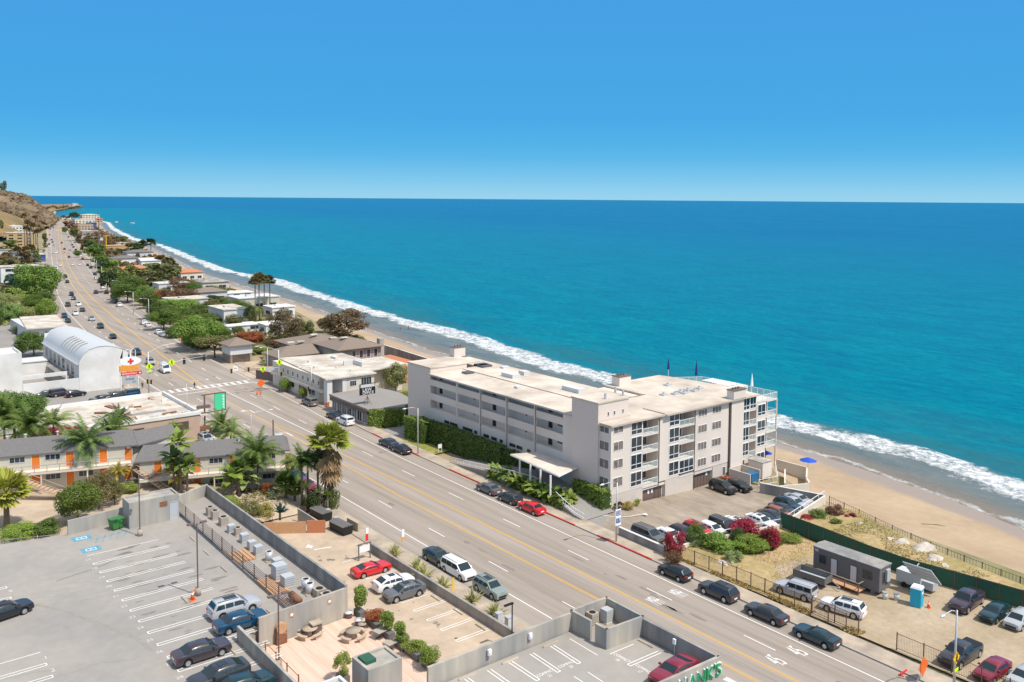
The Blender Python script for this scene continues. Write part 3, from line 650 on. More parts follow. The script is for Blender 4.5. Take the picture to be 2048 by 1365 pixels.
for (z0, z1) in ((2.5, 3.75), (5.15, 6.4), (7.95, 9.2), (10.6, 11.65)):
    apw((109.9, Y0), (112.05, Y0), z0, z1, m_='curtain', div=3); apw((113.4, Y0), (115.7, Y0), z0, z1, m_='curtain', div=3)
for i, (z0, z1) in enumerate([(.2, 1.9), (3.1, 4.9), (5.7, 7.5), (8.4, 10.3)]):
    apw((125.6, Y0), (127.8, Y0), z0 if i else -.2, z1, m_='glass', div=2, rail=z0+.5 if i else None, tr=.12)
    apw((128.2, Y0+1.8), (130.8, Y0+1.8), z0-.4, z1, m_='brown_glass', div=3, name='sliding_door')
def railing(parent, pts, z, h=1.0, loc=None, m_='white_trim', glass='glass_rail', name='balcony_rail', step=1.1):
    f = MB(); gl = MB()
    for a, b2 in zip(pts, pts[1:]):
        a = Vector((*a, z)); b2 = Vector((*b2, z)); L_ = (b2-a).length; nn = max(1, round(L_/step)); up = Vector((0, 0, h))
        f.tube([a+up, b2+up], .05, 4); f.tube([a+up*.08, b2+up*.08], .04, 4)
        for i in range(nn+1): p = a.lerp(b2, i/nn); f.tube([p, p+up], .045, 4)
        gl.quad(tuple(a+up*.1), tuple(b2+up*.1), tuple(b2+up*.95), tuple(a+up*.95))
    o = f.build(name, K[m_], parent); g_ = gl.build('glass_panel', K[glass], o) if glass else None
    if loc: o.location = loc
    return o
LA = (-90.3, -88.6, 0)
for z in lv[:4]:
    railing(A, [(97.1, Y0), (100.45, Y0)], z, .95, LA)
    if z > 2: railing(A, [(105.45, Y0), (108.95, Y0)], z, .95, LA)
for z in (1.7, 4.45, 7.1): railing(A, [(123.4, Y0), (125.2, Y0)], z, .95, LA)
for z in (2.6, 5.2, 7.9): railing(A, [(128.1, Y0), (131, Y0), (131.05, Y0+1.8)], z, .95, LA)
railing(A, [(125.5, Y0-.05), (131.05, Y0-.05), (131.1, 104.8), (124.2, 109)], 10.7, 1.15, LA, name='roof_terrace_rail', step=1.4)
apw((97.45, Y0+.5), (101.9, Y0+.5), -.75, 1.25, m_='bronze', frame='trim_dark', name='garage_door'); apw((109.2, Y0+.5), (113.6, Y0+.5), -1.0, 1.3, m_='bronze', frame='trim_dark', name='garage_door', div=6)
apw((116.4, Y0+.02), (117.1, Y0+.02), -.2, 1.3, m_='glass', div=2); apw((121.6, Y0-.01), (122.2, Y0-.01), -.8, 1.5, m_='brown_glass', name='door')
for x in (98.8, 99.6): o = ap(MB().box(x, x+.35, Y0+.44, Y0+.47, .3, .9), 'notice', 'sign_white')
o = ap(MB().box(112.6, 113, Y0+.44, Y0+.47, .5, 1), 'notice', 'sign_white')
for (y_, ) in ((93.5,), (94.5,), (95.6,)): pass
for x in (91.9, 93.2, 95): apw((x, 91.0), (x+.32, 91.0), 13.0, 13.6, m_='glass', tr=.04)
p_ = MB(); p_.tube([(100.65, Y0-.08, -.6), (100.65, Y0-.08, 11.8), (101.5, Y0-.1, 12.1)], .06, 6); p_.tube([(109.05, Y0-.08, -1), (109.05, Y0-.08, 12)], .06, 6); p_.box(117.75, 118, Y0-.3, Y0, -1, 12.1); ap(p_, 'downpipe', 'trim_dark')
# roof terrace furniture, parasols
def parasol(x, y, z, m_, label, closed, h=2.6, grp=None):
    t = thing('parasol', label, 'parasol', (x, y, z), 0, grp); MB().cyl(0, 0, 0, h, .04, 6).build('pole', K['metal_white'], t)
    if closed: MB().tube([(0, 0, h*.4), (0, 0, h*.75), (0, 0, h+.1)], .26, 8, 0, .03).build('canopy', K[m_], t)
    else:
        mb = MB(); rr = [[(1.5*math.cos(a), 1.5*math.sin(a), h-.55) for a in [i*math.pi/4 for i in range(8)]], [(.1*math.cos(a), .1*math.sin(a), h) for a in [i*math.pi/4 for i in range(8)]]]
        mb.ring(rr); mb.build('canopy', K[m_], t)
    return t
parasol(124.5, 107.6, 12.36, 'navy', 'closed navy parasol left of its twin on the apartment roof edge', True, 3.2)
parasol(128.4, 104.2, 10.7, 'navy', 'closed navy parasol nearer the middle of the roof terrace rail', True, 4.6)
parasol(130.5, 93.4, 10.7, 'sign_white', 'closed white parasol on the seaward corner of the roof terrace', True, 3.6)
parasol(130.6, 90.6, -1.2, 'bright_blue', 'open blue parasol against the ground floor of the apartments', False, 2.4)
parasol(133.4, 83.6, -1.6, 'bright_blue', 'open blue parasol out on the sand beyond the patio wall', False, 2.6)
t = thing('pergola', 'white slatted pergola lying on the apartment roof terrace', 'pergola', (128.3, 99, 10.7))
mb = MB(); [mb.box(-1.6+.0, 1.6, -3.2+i*.55, -2.98+i*.55, 1.5, 1.62) for i in range(11)]; mb.build('slat', K['white_trim'], t)
for sx_ in (-1.5, 1.5):
    for sy_ in (-3, 2.6): MB().box(sx_-.06, sx_+.06, sy_-.06, sy_+.06, 0, 1.5).build('post', K['white_trim'], t)
# entrance canopy
t = thing('entrance_canopy', 'flat beige entrance canopy on white posts over the apartment driveway', 'canopy', (86, 100, 0))
pl = [(p.x-86, p.y-100) for p in (at(1117.5, 952, 4.7), at(1157, 933, 4.7), at(1070, 905, 4.7), at(1021, 909, 4.7))]
mb = MB(); mb.prism(pl, 4.55, 4.75); mb.build('roof_slab', K['apt_roof'], t); mb = MB()
for a, b2 in zip(pl, pl[1:]+pl[:1]): mb.tube([(a[0], a[1], 4.6), (b2[0], b2[1], 4.6)], .13, 4)
mb.build('fascia', K['white_trim'], t)
for u, v in ((1040, 917), (1061, 928), (1081, 938), (1101, 949)): p = at(u, v+2, 4.6); MB().box(p.x-86-.11, p.x-86+.11, p.y-100-.11, p.y-100+.11, 1.3, 4.6).build('post', K['white_trim'], t)
# small things by the garages
t = thing('bin_enclosure', 'low concrete wall enclosure around the blue bin at the end of the apartment lot', 'wall', (119, 85.5, 0))
mb = MB(); mb.box(-2.2, 1.6, -.1, .1, -1, .9) if False else None
mb.box(-1.6, -1.4, -1.6, 2.6, -1, 1.0); mb.box(1.5, 1.7, -1.2, 2.6, -1, 1.1); mb.box(-1.4, 1.5, 2.4, 2.6, -1, 1.1); mb.build('wall', K['apt_base'], t)
t = thing('blue_bin', 'blue wheeled waste container inside the concrete enclosure', 'bin', (119.3, 84.9, -.6)); mb = MB(); mb.box(-.9, .9, -.6, .6, 0, 1.2); mb.build('body', K['bin_blue'], t); MB().box(-.95, .95, -.65, .65, 1.2, 1.3).build('lid', K['bin_blue'], t)
t = thing('utility_shed', 'small tan flat roofed shed beside the apartment end wall', 'shed', (123.6, 86.4, -.9)); MB().box(-1.3, 1.3, -1.4, 1.5, 0, 2.6).build('wall', K['apt_wall'], t); MB().box(-1.4, 1.4, -1.5, 1.6, 2.6, 2.7).build('roof', K['concrete_wall'], t)
def wall_run(label, pts, z0, z1, m_='concrete_wall', th=.25, name='wall', cap=None, cat='wall', ztop=None):
    t = thing(name, label, cat, (pts[0][0], pts[0][1], 0)); mb = MB(); cp = MB(); ox, oy = pts[0]
    for i, (a, b2) in enumerate(zip(pts, pts[1:])):
        a = Vector((a[0]-ox, a[1]-oy, 0)); b2 = Vector((b2[0]-ox, b2[1]-oy, 0)); d = (b2-a).normalized(); nn = Vector((-d.y, d.x, 0))*th/2; e = d*th/2
        za = z1 if ztop is None else ztop[i]; zb = z1 if ztop is None else ztop[i+1]
        q = [a-nn-e, b2-nn+e, b2+nn+e, a+nn-e]
        vs = [(p.x, p.y, z0) for p in q]+[(q[0].x, q[0].y, za), (q[1].x, q[1].y, zb), (q[2].x, q[2].y, zb), (q[3].x, q[3].y, za)]
        mb.add(vs, [(3, 2, 1, 0), (4, 5, 6, 7), (0, 1, 5, 4), (1, 2, 6, 5), (2, 3, 7, 6), (3, 0, 4, 7)])
        if cap: w2 = nn*1.25; vs = [(*(p+o_)[:2], zz) for p, o_, zz in ((a-e, -w2, za), (b2+e, -w2, zb), (b2+e, w2, zb), (a-e, w2, za))]; cp.add([(x, y, z+.003) for x, y, z in vs]+[(x, y, z+.08) for x, y, z in vs], [(4, 5, 6, 7), (0, 1, 5, 4), (1, 2, 6, 5), (2, 3, 7, 6), (3, 0, 4, 7)])
    mb.build('wall_panel', K[m_], t)
    if cap: cp.build('coping', K[cap], t)
    return t
wall_run('low white capped concrete wall between pavement and apartment parking lot', [(84.05, 80.5), (83.8, 72.6)], -.1, 1.1, 'gray_wall', .3, cap='white_wall')
wall_run('long pale retaining wall with white rail at the near end of the apartment parking lot', [(88.4, 73.3), (103.6, 69.1), (118.8, 72.2)] if False else [(84.1, 72.6), (88.8, 72.3), (103.6, 68.8), (118.9, 71.6)], -2, .55, 'cream_wall', .3)
wall_run('dark gray retaining wall on the beach side of the apartment parking lot', [(116.2, 81), (118.9, 71.9)], -2.5, .6, 'gray_wall', .25, cap='white_wall')
wall_run('white stepped patio wall standing on the beach beyond the apartments', [(116.4, 80.9), (124.3, 77.5), (126.5, 79.5), (131.5, 82.6), (131.4, 88.4)], -2.6, -.1, 'cream_wall', .25)
wall_run('white wall ramp along the back of the beach patio', [(121.5, 80.2), (127.8, 84.4)], -2.4, -.2, 'white_wall', .2)
t = thing('railing', 'white railing with small spikes on top of the apartment lot retaining wall', 'railing', (0, 0, 0))
railing(t, [(88.8, 72.3), (103.6, 68.8), (118.9, 71.6)], .55, .75, None, glass=None, name='rail', step=2.2)
t = thing('patio_railing', 'white railing around the green patio beside the apartments', 'railing', (0, 0, 0))
railing(t, [(117.3, 82.2), (121.5, 81.5), (128, 86.5)], -.4, 1.0, None, glass=None, name='rail')
t = thing('ramp_railing', 'white curved handrail running along the apartment entrance ramp', 'railing', (0, 0, 0)); f = MB()
for a, b2 in zip(RAMP, RAMP[1:]):
    for h_ in (.35, .95): f.tube([a+Vector((0, 0, h_)), b2+Vector((0, 0, h_))], .05, 4)
    for i in range(4): p = a.lerp(b2, i/4); f.tube([p, p+Vector((0, 0, .95))], .04, 4)
f.build('rail', K['white_trim'], t)
# ---- street-side buildings beyond the apartments
def bld(name, label, x, y, parts, cat='building'):
    return thing(name, label, cat, (x, y, 0))
def boxes(t, name, m_, bs, ox, oy):
    mb = MB(); mb.X = Matrix.Translation((-ox, -oy, 0)); [mb.box(*b2) for b2 in bs]; return mb.build(name, K[m_], t)
ox, oy = 86.5, 170.5
t = bld('office_building', 'two storey cream commercial building with white flat roof beside the traffic lights', ox, oy, None)
boxes(t, 'wall', 'cream_wall', [(87, 100, 174.5, 199, -.2, 5.8), (87, 92, 170.7, 174.5, -.2, 5.8) if False else (91.5, 98.5, 170.7, 174.5, -.2, 5.8), (98.5, 109, 176, 186, -.2, 5.8), (100, 104, 186, 196, -.2, 5.8)], ox, oy)
boxes(t, 'corner_pier', 'white_wall', [(86.9, 88.1, 170.6, 172.2, -.2, 5.8), (90.6, 91.5, 170.65, 174.5, -.2, 5.8)], ox, oy)
mb = MB(); mb.X = Matrix.Translation((-ox, -oy, 0)); mb.prism([(86.4, 170.2), (98.8, 170.2), (98.8, 173.5), (110, 174.8), (110, 187), (104.5, 187), (104.5, 197), (89, 200.2)], 5.8, 6.1); mb.build('roof', K['white_roof'], t)
mb = MB(); mb.X = Matrix.Translation((-ox, -oy, 0)); [mb.box(x, x+sx2, y, y+sy2, 6.1, 6.1+h_) for x, y, sx2, sy2, h_ in ((97, 182, 2.5, .4, 1), (99.5, 178, .4, 4, 1), (92, 190, .6, .6, .5), (94, 180, .4, .4, .4), (90, 183, .5, .5, .4), (99, 190, .7, 2.5, .5), (95, 175, .5, .5, .3))]; mb.build('roof_vent', K['light_gray'], t)
def wloc(w_, t): w_.location = -Vector(t.location); return w_
for i in range(9): wloc(window(t, (87, 196-i*2.6), (87, 195.2-i*2.6), 3.9, 4.9, m_='glass', frame='white_trim', div=1), t)
for i in range(3): wloc(window(t, (87, 190-i*5.2), (87, 187-i*5.2), 1.2, 2.6, m_='glass', frame='white_trim', div=2), t)
boxes(t, 'balcony_band', 'cream_wall', [(86.4, 87, 172.2, 199, 2.7, 3.3)], ox, oy)
wloc(window(t, (92.4, 170.7), (94, 170.7), 3.7, 4.9, m_='glass', div=3), t); wloc(window(t, (95.2, 170.7), (97.8, 170.7), 3.0, 5.3, m_='glass', div=4), t)
wloc(window(t, (98.9, 176), (100.4, 176), 2.6, 5.4, m_='bronze', frame='trim_dark', name='door'), t)
mb = MB(); mb.X = Matrix.Translation((-ox, -oy, 0)); mb.add([(88.3, 172, 0), (90.4, 172, 2.6), (90.4, 173.2, 2.6), (88.3, 173.2, 0)], [(0, 1, 2, 3)]); mb.build('stair', K['tan_wall'], t)
ox, oy = 85, 151
t = bld('law_office', 'low glass fronted office with flat gray roof and a roof sign', ox, oy, None)
poly = [(85.6, 150.6), (92.5, 147.9), (97, 152.5), (98.3, 160), (97, 167.5), (85.9, 167.3)]
inn = [(86.1, 151.2), (92.2, 148.9), (96.3, 153), (97.4, 160), (96.4, 166.9), (86.3, 166.8)]
mb = MB(); mb.X = Matrix.Translation((-ox, -oy, 0)); mb.prism(inn, -.1, 3.2); mb.build('wall', K['brown_glass'], t)
mb = MB(); mb.X = Matrix.Translation((-ox, -oy, 0)); mb.prism([(p[0]-.3*(p[0] < 88), p[1]) for p in poly], 3.2, 3.55); mb.build('roof', K['lot_asphalt'], t)
mb = MB(); mb.X = Matrix.Translation((-ox, -oy, 0)); mb.box(85.6, 85.8, 151.2, 167, 2.3, 3.2); mb.build('fascia', K['bronze'], t)
for i in range(7): wloc(window(t, (86.05, 166.6-i*2.15), (86.05, 164.8-i*2.15), .2, 2.3, m_='glass' if i % 2 else 'curtain', frame='white_trim', div=2, tr=.14), t)
t = thing('roof_sign', 'black LAW OFFICE board on a tripod on the low gray office roof', 'sign', (87.4, 154.2, 3.55))
MB().box(-1.75, 1.75, -.12, .12, 2.0, 4.2).build('board', K['black'], t); MB().box(-1.6, 1.6, -.14, -.12, 3.5, 4.1).build('panel', K['light_gray'], t)
lettering('lettering', 'LAW', .95, K['sign_white'], frameM((-.15, -.15, 3.0), (1, 0, 0), (0, 0, 1)), t); lettering('lettering', 'OFFICE', .8, K['sign_white'], frameM((.1, -.15, 2.35), (1, 0, 0), (0, 0, 1)), t)
mb = MB(); mb.tube([(0, 0, 0), (0, 0, 2.1)], .07, 6)
for a in range(4): mb.tube([(1.0*math.cos(a*1.57+.6), 1.0*math.sin(a*1.57+.6), 0), (0, 0, 1.6)], .04, 5)
mb.build('stand', K['bronze'], t)
ox, oy = 89, 231
t = bld('gatehouse', 'small brown hip roofed gatehouse with white upper band near the crossing', ox, oy, None)
boxes(t, 'wall', 'brown_lot', [(89, 95, 231, 237, -.1, 2.3)], ox, oy); boxes(t, 'upper_wall', 'light_gray', [(88.9, 95.1, 230.9, 237.1, 2.3, 4.7)], ox, oy)
mb = MB(); mb.X = Matrix.Translation((-ox, -oy, 0)); hip(mb, 89, 95, 231, 237, 4.9, 1.7, .9); mb.build('roof', K['brown_shingle'], t)
wloc(window(t, (89.6, 230.98), (94.4, 230.98), .1, 2.1, m_='brown_glass', frame='trim_dark', name='garage_door', div=4), t)
ox, oy = 95.5, 215
t = bld('beach_house', 'sprawling beach house with brown shingled hip roofs and skylights behind the cream office building', ox, oy, None)
boxes(t, 'wall', 'gray_wall', [(95.8, 112, 215.5, 223.5, -.2, 3.3), (108, 121, 206, 219, -.2, 5.2), (106, 122, 219, 238, -.2, 3.6)], ox, oy)
mb = MB(); mb.X = Matrix.Translation((-ox, -oy, 0)); hip(mb, 95.5, 113, 215, 224, 3.4, 1.9, .6); mb.build('roof', K['brown_shingle'], t)
mb = MB(); mb.X = Matrix.Translation((-ox, -oy, 0)); hip(mb, 108, 121, 205.5, 219.5, 5.3, 2.0, .6); hip(mb, 105.5, 122, 220, 239, 3.8, 2.2, .6); mb.build('roof', K['brown_shingle'], t)
for x, y, z in ((104, 226, 4.9), (107, 226, 4.9), (112, 228, 6.1), (113, 212, 7.2), (116, 224, 5.3)): s_ = MB(); s_.X = Matrix.Translation((x-ox, y-oy, z)); s_.box(-1, 1, -.7, .7, 0, .22); s_.build('skylight', K['white_roof'], t)
for x in (112.2, 114.4, 116.6, 118.8): wloc(window(t, (x, 206), (x+1.1, 206), 1.2, 4.5, m_='glass', frame='white_trim', rail=2.4), t)
boxes(t, 'chimney', 'concrete_wall', [(121.2, 122.6, 207, 208.6, -.2, 6.8)], ox, oy)
t = thing('terrace', 'red tiled terrace with small pool behind the white flat roofed offices', 'terrace', (122, 200, 0)); MB().box(-8, 8, -18, 16, -1, .25).build('paving', K['clay_tile'], t); MB().box(-1, 2.5, 4, 10, .25, .35).build('pool', K['bin_green'], t)
wall_run('long lavender gray seawall fence between the houses and the beach', [(133.5, 234), (132.4, 215), (130.8, 195), (127, 172), (122, 155)], -2.4, 1.6, 'gray_wall', .3, cap='white_wall')
wall_run('brown wooden fence behind the orange construction sign', [(86.6, 208), (88.2, 203), (88.6, 197)], 0, 2.2, 'bronze', .15, name='fence', cat='fence')
wall_run('lower garden wall beside the gatehouse drive', [(88, 218), (94, 215)], 0, 1.2, 'tan_wall', .3)
# ---- generic beach houses
def house(label, u, v, wx, wy, h, wallm='white_wall', roofm='white_roof', kind='flat', z0=0, rot=0, wins=(2, 2), rh=1.6, name='beach_house', wm='glass'):
    q = at(u, v, z0); t = thing(name, label, 'house', (q.x, q.y, z0), R(rot))
    MB().box(0, wx, 0, wy, -1.5, h).build('wall', K[wallm], t)
    mb = MB()
    if kind == 'flat': mb.box(-.3, wx+.3, -.3, wy+.3, h, h+.3); mb.box(wx*.3, wx*.5, wy*.4, wy*.55, h+.3, h+.9)
    else: hip(mb, 0, wx, 0, wy, h+.15, rh, .5, gable=(kind == 'gable'))
    mb.build('roof', K[roofm], t)
    if kind == 'gable':
        g_ = MB()
        if wx >= wy: g_.add([(0, 0, h-.03), (0, wy, h-.03), (0, wy/2, h+rh*wy/(wy+1))], [(0, 1, 2)]); g_.add([(wx, 0, h-.03), (wx, wy, h-.03), (wx, wy/2, h+rh*wy/(wy+1))], [(0, 1, 2)])
        else: g_.add([(0, 0, h-.03), (wx, 0, h-.03), (wx/2, 0, h+rh*wx/(wx+1))], [(0, 1, 2)])
        g_.build('gable_wall', K[wallm], t)
    for fl in range(max(1, int(h//2.9))):
        zb = .9+fl*2.8
        for i in range(wins[0]): x = wx*(i+.5)/wins[0]; window(t, (x-wx*.14/wins[0]*2, 0), (x+wx*.14/wins[0]*2, 0), zb, min(h-.35, zb+1.5), m_=wm, div=2)
        for i in range(wins[1]): y = wy*(i+.5)/wins[1]; window(t, (0, y+wy*.12/wins[1]*2), (0, y-wy*.12/wins[1]*2), zb, min(h-.35, zb+1.4), m_=wm, div=2)
    return t
HS = [
 ('white modern beach house with tall dark window slot behind the big green hedge', 448, 651, 9, 15, 5.2, 'white_wall', 'white_roof', 'flat', (1, 3)),
 ('white angular house with sloping side wall left of the tall green hedge', 345, 626, 14, 12, 4.6, 'light_gray', 'white_roof', 'flat', (2, 1)),
 ('low white modern house just behind the two tall palms', 545, 636, 9, 8, 3.6, 'white_wall', 'white_wall', 'flat', (2, 1)),
 ('pale gray curved front beach house behind the slim palms', 478, 622, 17, 12, 4.6, 'khaki_wall', 'light_gray', 'flat', (3, 2)),
 ('low white garden building between the palms and the gatehouse', 455, 669, 19, 4, 2.4, 'white_wall', 'white_wall', 'flat', (3, 1)),
 ('small white studio beside the reddish shrubs', 532, 670, 7, 6, 3.0, 'white_wall', 'white_wall', 'flat', (1, 1)),
 ('house with curved brown roof behind the white modern house', 395, 606, 13, 10, 4.2, 'light_gray', 'brown_shingle', 'hip', (2, 1)),
 ('white terrace house on the sand behind the flowering shrubs', 440, 601, 15, 8, 2.6, 'white_wall', 'white_wall', 'flat', (3, 1)),
 ('green gray roofed beach house by the sand', 405, 582, 13, 10, 3.8, 'khaki_wall', 'gray_wall', 'hip', (2, 1)),
 ('house with terracotta roof at the edge of the sand', 362, 562, 12, 8, 4.2, 'cream_wall', 'clay_tile', 'hip', (3, 1)),
 ('long terracotta roofed villa behind the tall dark trees', 245, 553, 15, 9, 4.0, 'cream_wall', 'clay_tile', 'hip', (3, 2)),
 ('flat gray roofed house hidden in the large trees', 318, 586, 14, 10, 4, 'light_gray', 'light_gray', 'flat', (2, 1)),
 ('white gabled beach house next to the short palms', 283, 537, 12, 10, 4.5, 'white_wall', 'light_gray', 'gable', (3, 2)),
 ('long white house with gray roof in front of the short palms', 226, 534, 17, 12, 5, 'white_wall', 'shingle', 'hip', (5, 2)),
 ('white house with lilac gray roof behind the round olive tree', 255, 520, 18, 12, 5, 'light_gray', 'shingle', 'hip', (4, 2)),
 ('low ochre walled compound among dark green trees', 215, 505, 20, 10, 5, 'ochre', 'tan_wall', 'flat', (3, 1)),
 ('low white roofed pavilion behind the ochre compound', 236, 496, 9, 6, 4, 'white_wall', 'white_roof', 'flat', (2, 1)),
 ('large gray metal roofed building beside the dark mast', 157, 487, 22, 16, 5, 'light_gray', 'gray_wall', 'flat', (5, 3)),
 ('gray glazed house behind the large metal roofed building', 165, 472, 18, 10, 5, 'gray_wall', 'light_gray', 'flat', (4, 2)),
 ('orange rendered apartment house near the far bend', 157, 466, 17, 14, 10, 'tan_wall', 'tan_wall', 'flat', (5, 4)),
 ('dark blue roofed house right of the orange rendered one', 176, 458, 11, 12, 8, 'letter_blue', 'letter_blue', 'flat', (2, 2)),
 ('long white and salmon roofed house beyond the orange rendered one', 150, 449, 30, 20, 8, 'cream_wall', 'white_roof', 'flat', (6, 3)),
 ('terracotta roofed house on the far sand spit', 192, 445, 11, 10, 6, 'tan_wall', 'clay_tile', 'hip', (2, 1)),
 ('pale green roofed mansion on the far point', 165, 440, 30, 22, 9, 'cream_wall', 'khaki_wall', 'hip', (6, 2)),
 ('small white house on the shore below the dry hill', 97, 432, 14, 12, 7, 'white_wall', 'shingle', 'flat', (3, 1)),
 ('white house with dark roof among the far shore trees', 124, 438, 16, 14, 6, 'white_wall', 'shingle', 'flat', (3, 1)),
 ('white house on the tip of the distant headland', 145, 412, 20, 20, 9, 'white_wall', 'white_wall', 'flat', (3, 1)),
 ('reddish house beside the white one on the distant headland', 128, 413, 30, 20, 7, 'tan_wall', 'clay_tile', 'flat', (3, 1)),
]
for h_ in HS:
    z0 = 6 if 'headland' in h_[0] else 0
    house(h_[0], h_[1], h_[2], h_[3], h_[4], h_[5], h_[6], h_[7], h_[8], z0, 0, h_[9])
# left side
house('ochre block of flats among slim palms left of the highway', 14, 494, 20, 16, 12, 'ochre', 'white_roof', 'flat', 0, -8, (3, 2), name='apartment_building')
house('white penthouse roofed building behind the ochre flats', 18, 476, 13, 12, 12.5, 'white_wall', 'white_wall', 'flat', 0, 0, (4, 1))
house('low white house in front of the ochre flats', -12, 516, 15, 10, 5, 'light_gray', 'gray_wall', 'flat', 0, 0, (3, 2))
house('gray flat roofed house right of the low white house', 25, 524, 14, 12, 6, 'gray_wall', 'shingle', 'flat', 0, 0, (2, 1))
house('small teal sided shop at the roadside before the ochre flats', 62, 525, 9, 9, 5, 'letter_blue', 'light_gray', 'flat', 0, 0, (2, 1))
house('white cottage on the slope behind the huge round tree', 2, 560, 18, 10, 6, 'white_wall', 'white_roof', 'flat', 4, 0, (2, 1))
house('tiny white house high on the left slope', 4, 441, 8, 8, 5, 'white_wall', 'clay_tile', 'hip', 8, 0, (2, 1))
house('pair of white roofs below the dry hillside', 36, 452, 12, 10, 5, 'white_wall', 'white_roof', 'flat', 6, 0, (3, 1))
# gray roofed house above the vault
ox, oy = 53, 303
t = bld('roadside_house', 'old gray walled building with shabby pale flat roof beside the highway', ox, oy, None)
boxes(t, 'wall', 'light_gray', [(53.3, 63.8, 304, 333, -.5, 3.7)], ox, oy)
mb = MB(); mb.X = Matrix.Translation((-ox, -oy, 0)); mb.prism([(52.8, 303.2), (64.2, 302.6), (67.4, 333.5), (56.2, 334.5)], 3.7, 4.05); mb.build('roof', K['white_roof'], t)
for x in (55, 58, 61): wloc(window(t, (x, 304), (x+1.3, 304), 1.4, 2.6, m_='glass', div=2), t)
# ---- barrel vaulted building
ox, oy = 48.2, 217
t = bld('vaulted_hall', 'white hall with curved gray barrel vault roof and arched end wall', ox, oy, None)
prof = [(48.2, 6.5), (48.6, 7.6), (49.3, 8.7), (50.4, 9.6), (52.2, 10.15), (53.8, 10.2), (55.2, 10.0), (56.6, 9.6), (57.8, 9.05), (58.9, 8.4)]
mb = MB(); mb.X = Matrix.Translation((-ox, -oy, 0)); n_ = len(prof)
mb.add([(x, 217, z) for x, z in prof]+[(57.1, 217, -.3), (48.2, 217, -.3)], [tuple(range(n_+2))][:0]+[(11, 10, 8, 7, 6, 5, 4, 3, 2, 1, 0)])
mb.add([(57.1, 217, 6.9), (58.9, 217, 6.9), (58.9, 217, 8.4), (57.8, 217, 9.05)], [(0, 1, 2, 3)]); mb.box(48.2, 48.5, 217.01, 255, -.3, 6.3); mb.box(56.8, 57.1, 217.01, 255, -.3, 8.6); mb.box(48.5, 56.8, 254.7, 255, -.3, 9); mb.build('wall', K['white_wall'], t)
mb = MB(); mb.X = Matrix.Translation((-ox, -oy, 0)); p2 = [(47.9, 6.3)]+prof+[(59.1, 8.1)]
mb.ring([[(x, 216.9, z+.08) for x, z in p2], [(x, 256, z+.08) for x, z in p2]], 0, False, False); vr = mb.build('vault_roof', K['vault_metal'], t, True)
for i in range(6):
    r_ = MB(); r_.X = Matrix.Translation((-ox, -oy, 0)); y = 224+i*2.6; r_.tube([(48.75, y, 8.05), (49.4, y, 9.0), (50.4, y, 9.8), (51.8, y, 10.25)], .09, 5); r_.build('skylight', K['gray_wall'], vr)
for i in range(7): wloc(window(t, (48.2, 252-i*4.6), (48.2, 249.4-i*4.6), 3.2, 5.8, m_='glass', frame='galv', div=1, tr=.3), t)
boxes(t, 'gallery', 'white_wall', [(57.1, 58.9, 217, 240, 3.4, 3.75), (58.65, 58.9, 217, 217.25, -.1, 6.9), (57.1, 57.4, 217.02, 217.3, -.1, 6.9), (58.65, 58.9, 228, 228.25, -.1, 6.9), (58.65, 58.9, 239, 239.25, -.1, 6.9)], ox, oy)
boxes(t, 'lean_to', 'gray_wall', [(45.9, 48.2, 222, 250, -.2, 3.0)], ox, oy)
ox, oy = 36.7, 217
t = bld('white_building', 'tall plain white building at the left edge beside the vaulted hall', ox, oy, None)
boxes(t, 'wall', 'white_wall', [(14, 36.7, 217, 226, -.3, 10.0), (20, 34.2, 226, 240, -.3, 8.6)], ox, oy)
mb = MB(); mb.X = Matrix.Translation((-ox, -oy, 0)); parapet_roof(mb, [(14, 217), (36.7, 217), (36.7, 226), (14, 226)], 10.0, .5); parapet_roof(mb, [(20, 226), (34.2, 226), (34.2, 240), (20, 240)], 8.6, .5); mb.build('parapet', K['white_wall'], t)
t = wall_run('white yard wall between the white building and the vaulted hall', [(36.9, 217.1), (48, 217.1)], -.3, 3.4, 'white_wall', .3)
t = thing('white_pergola', 'white beam frame across the yard beside the vaulted hall', 'frame', (42, 221, 0)); MB().box(-5.2, 4.5, -.2, .2, 3.7, 4.5).build('beam', K['white_wall'], t); MB().box(4.2, 4.5, -.2, .2, 0, 3.7).build('post', K['white_wall'], t)
t = bld('yard_house', 'low white walled store behind the yard of the vaulted hall', 37, 240, None); MB().box(0, 9, 0, 6, -.2, 4.2).build('wall', K['white_wall'], t); MB().box(-.2, 9.2, -.2, 6.2, 4.2, 4.4).build('roof', K['light_gray'], t)
# ---- partly demolished pink building
ox, oy = 35, 157
t = bld('stripped_building', 'pink rendered building with white stripped roof full of debris', ox, oy, None)
boxes(t, 'wall', 'pink_wall', [(31, 57, 163.7, 185, -.2, 4.05)], ox, oy)
mb = MB(); mb.X = Matrix.Translation((-ox, -oy, 0)); parapet_roof(mb, [(31, 163.6), (57.1, 163.6), (57.1, 185.1), (31, 185.1)], 4.1, .7, .4); mb.box(30.9, 57.2, 163.5, 163.6, 4.2, 4.78); mb.build('parapet', K['white_wall'], t)
mb = MB(); mb.X = Matrix.Translation((-ox, -oy, 0)); mb.box(31.4, 56.7, 164, 184.7, 4.05, 4.15); mb.build('roof', K['white_roof'], t)
mb = MB(); mb.X = Matrix.Translation((-ox, -oy, 0)); rr_ = random.Random(3)
mb.box(40, 53, 170, 171.6, 4.15, 4.2)
mb.build('roof_trench', K['lot_asphalt'], t)
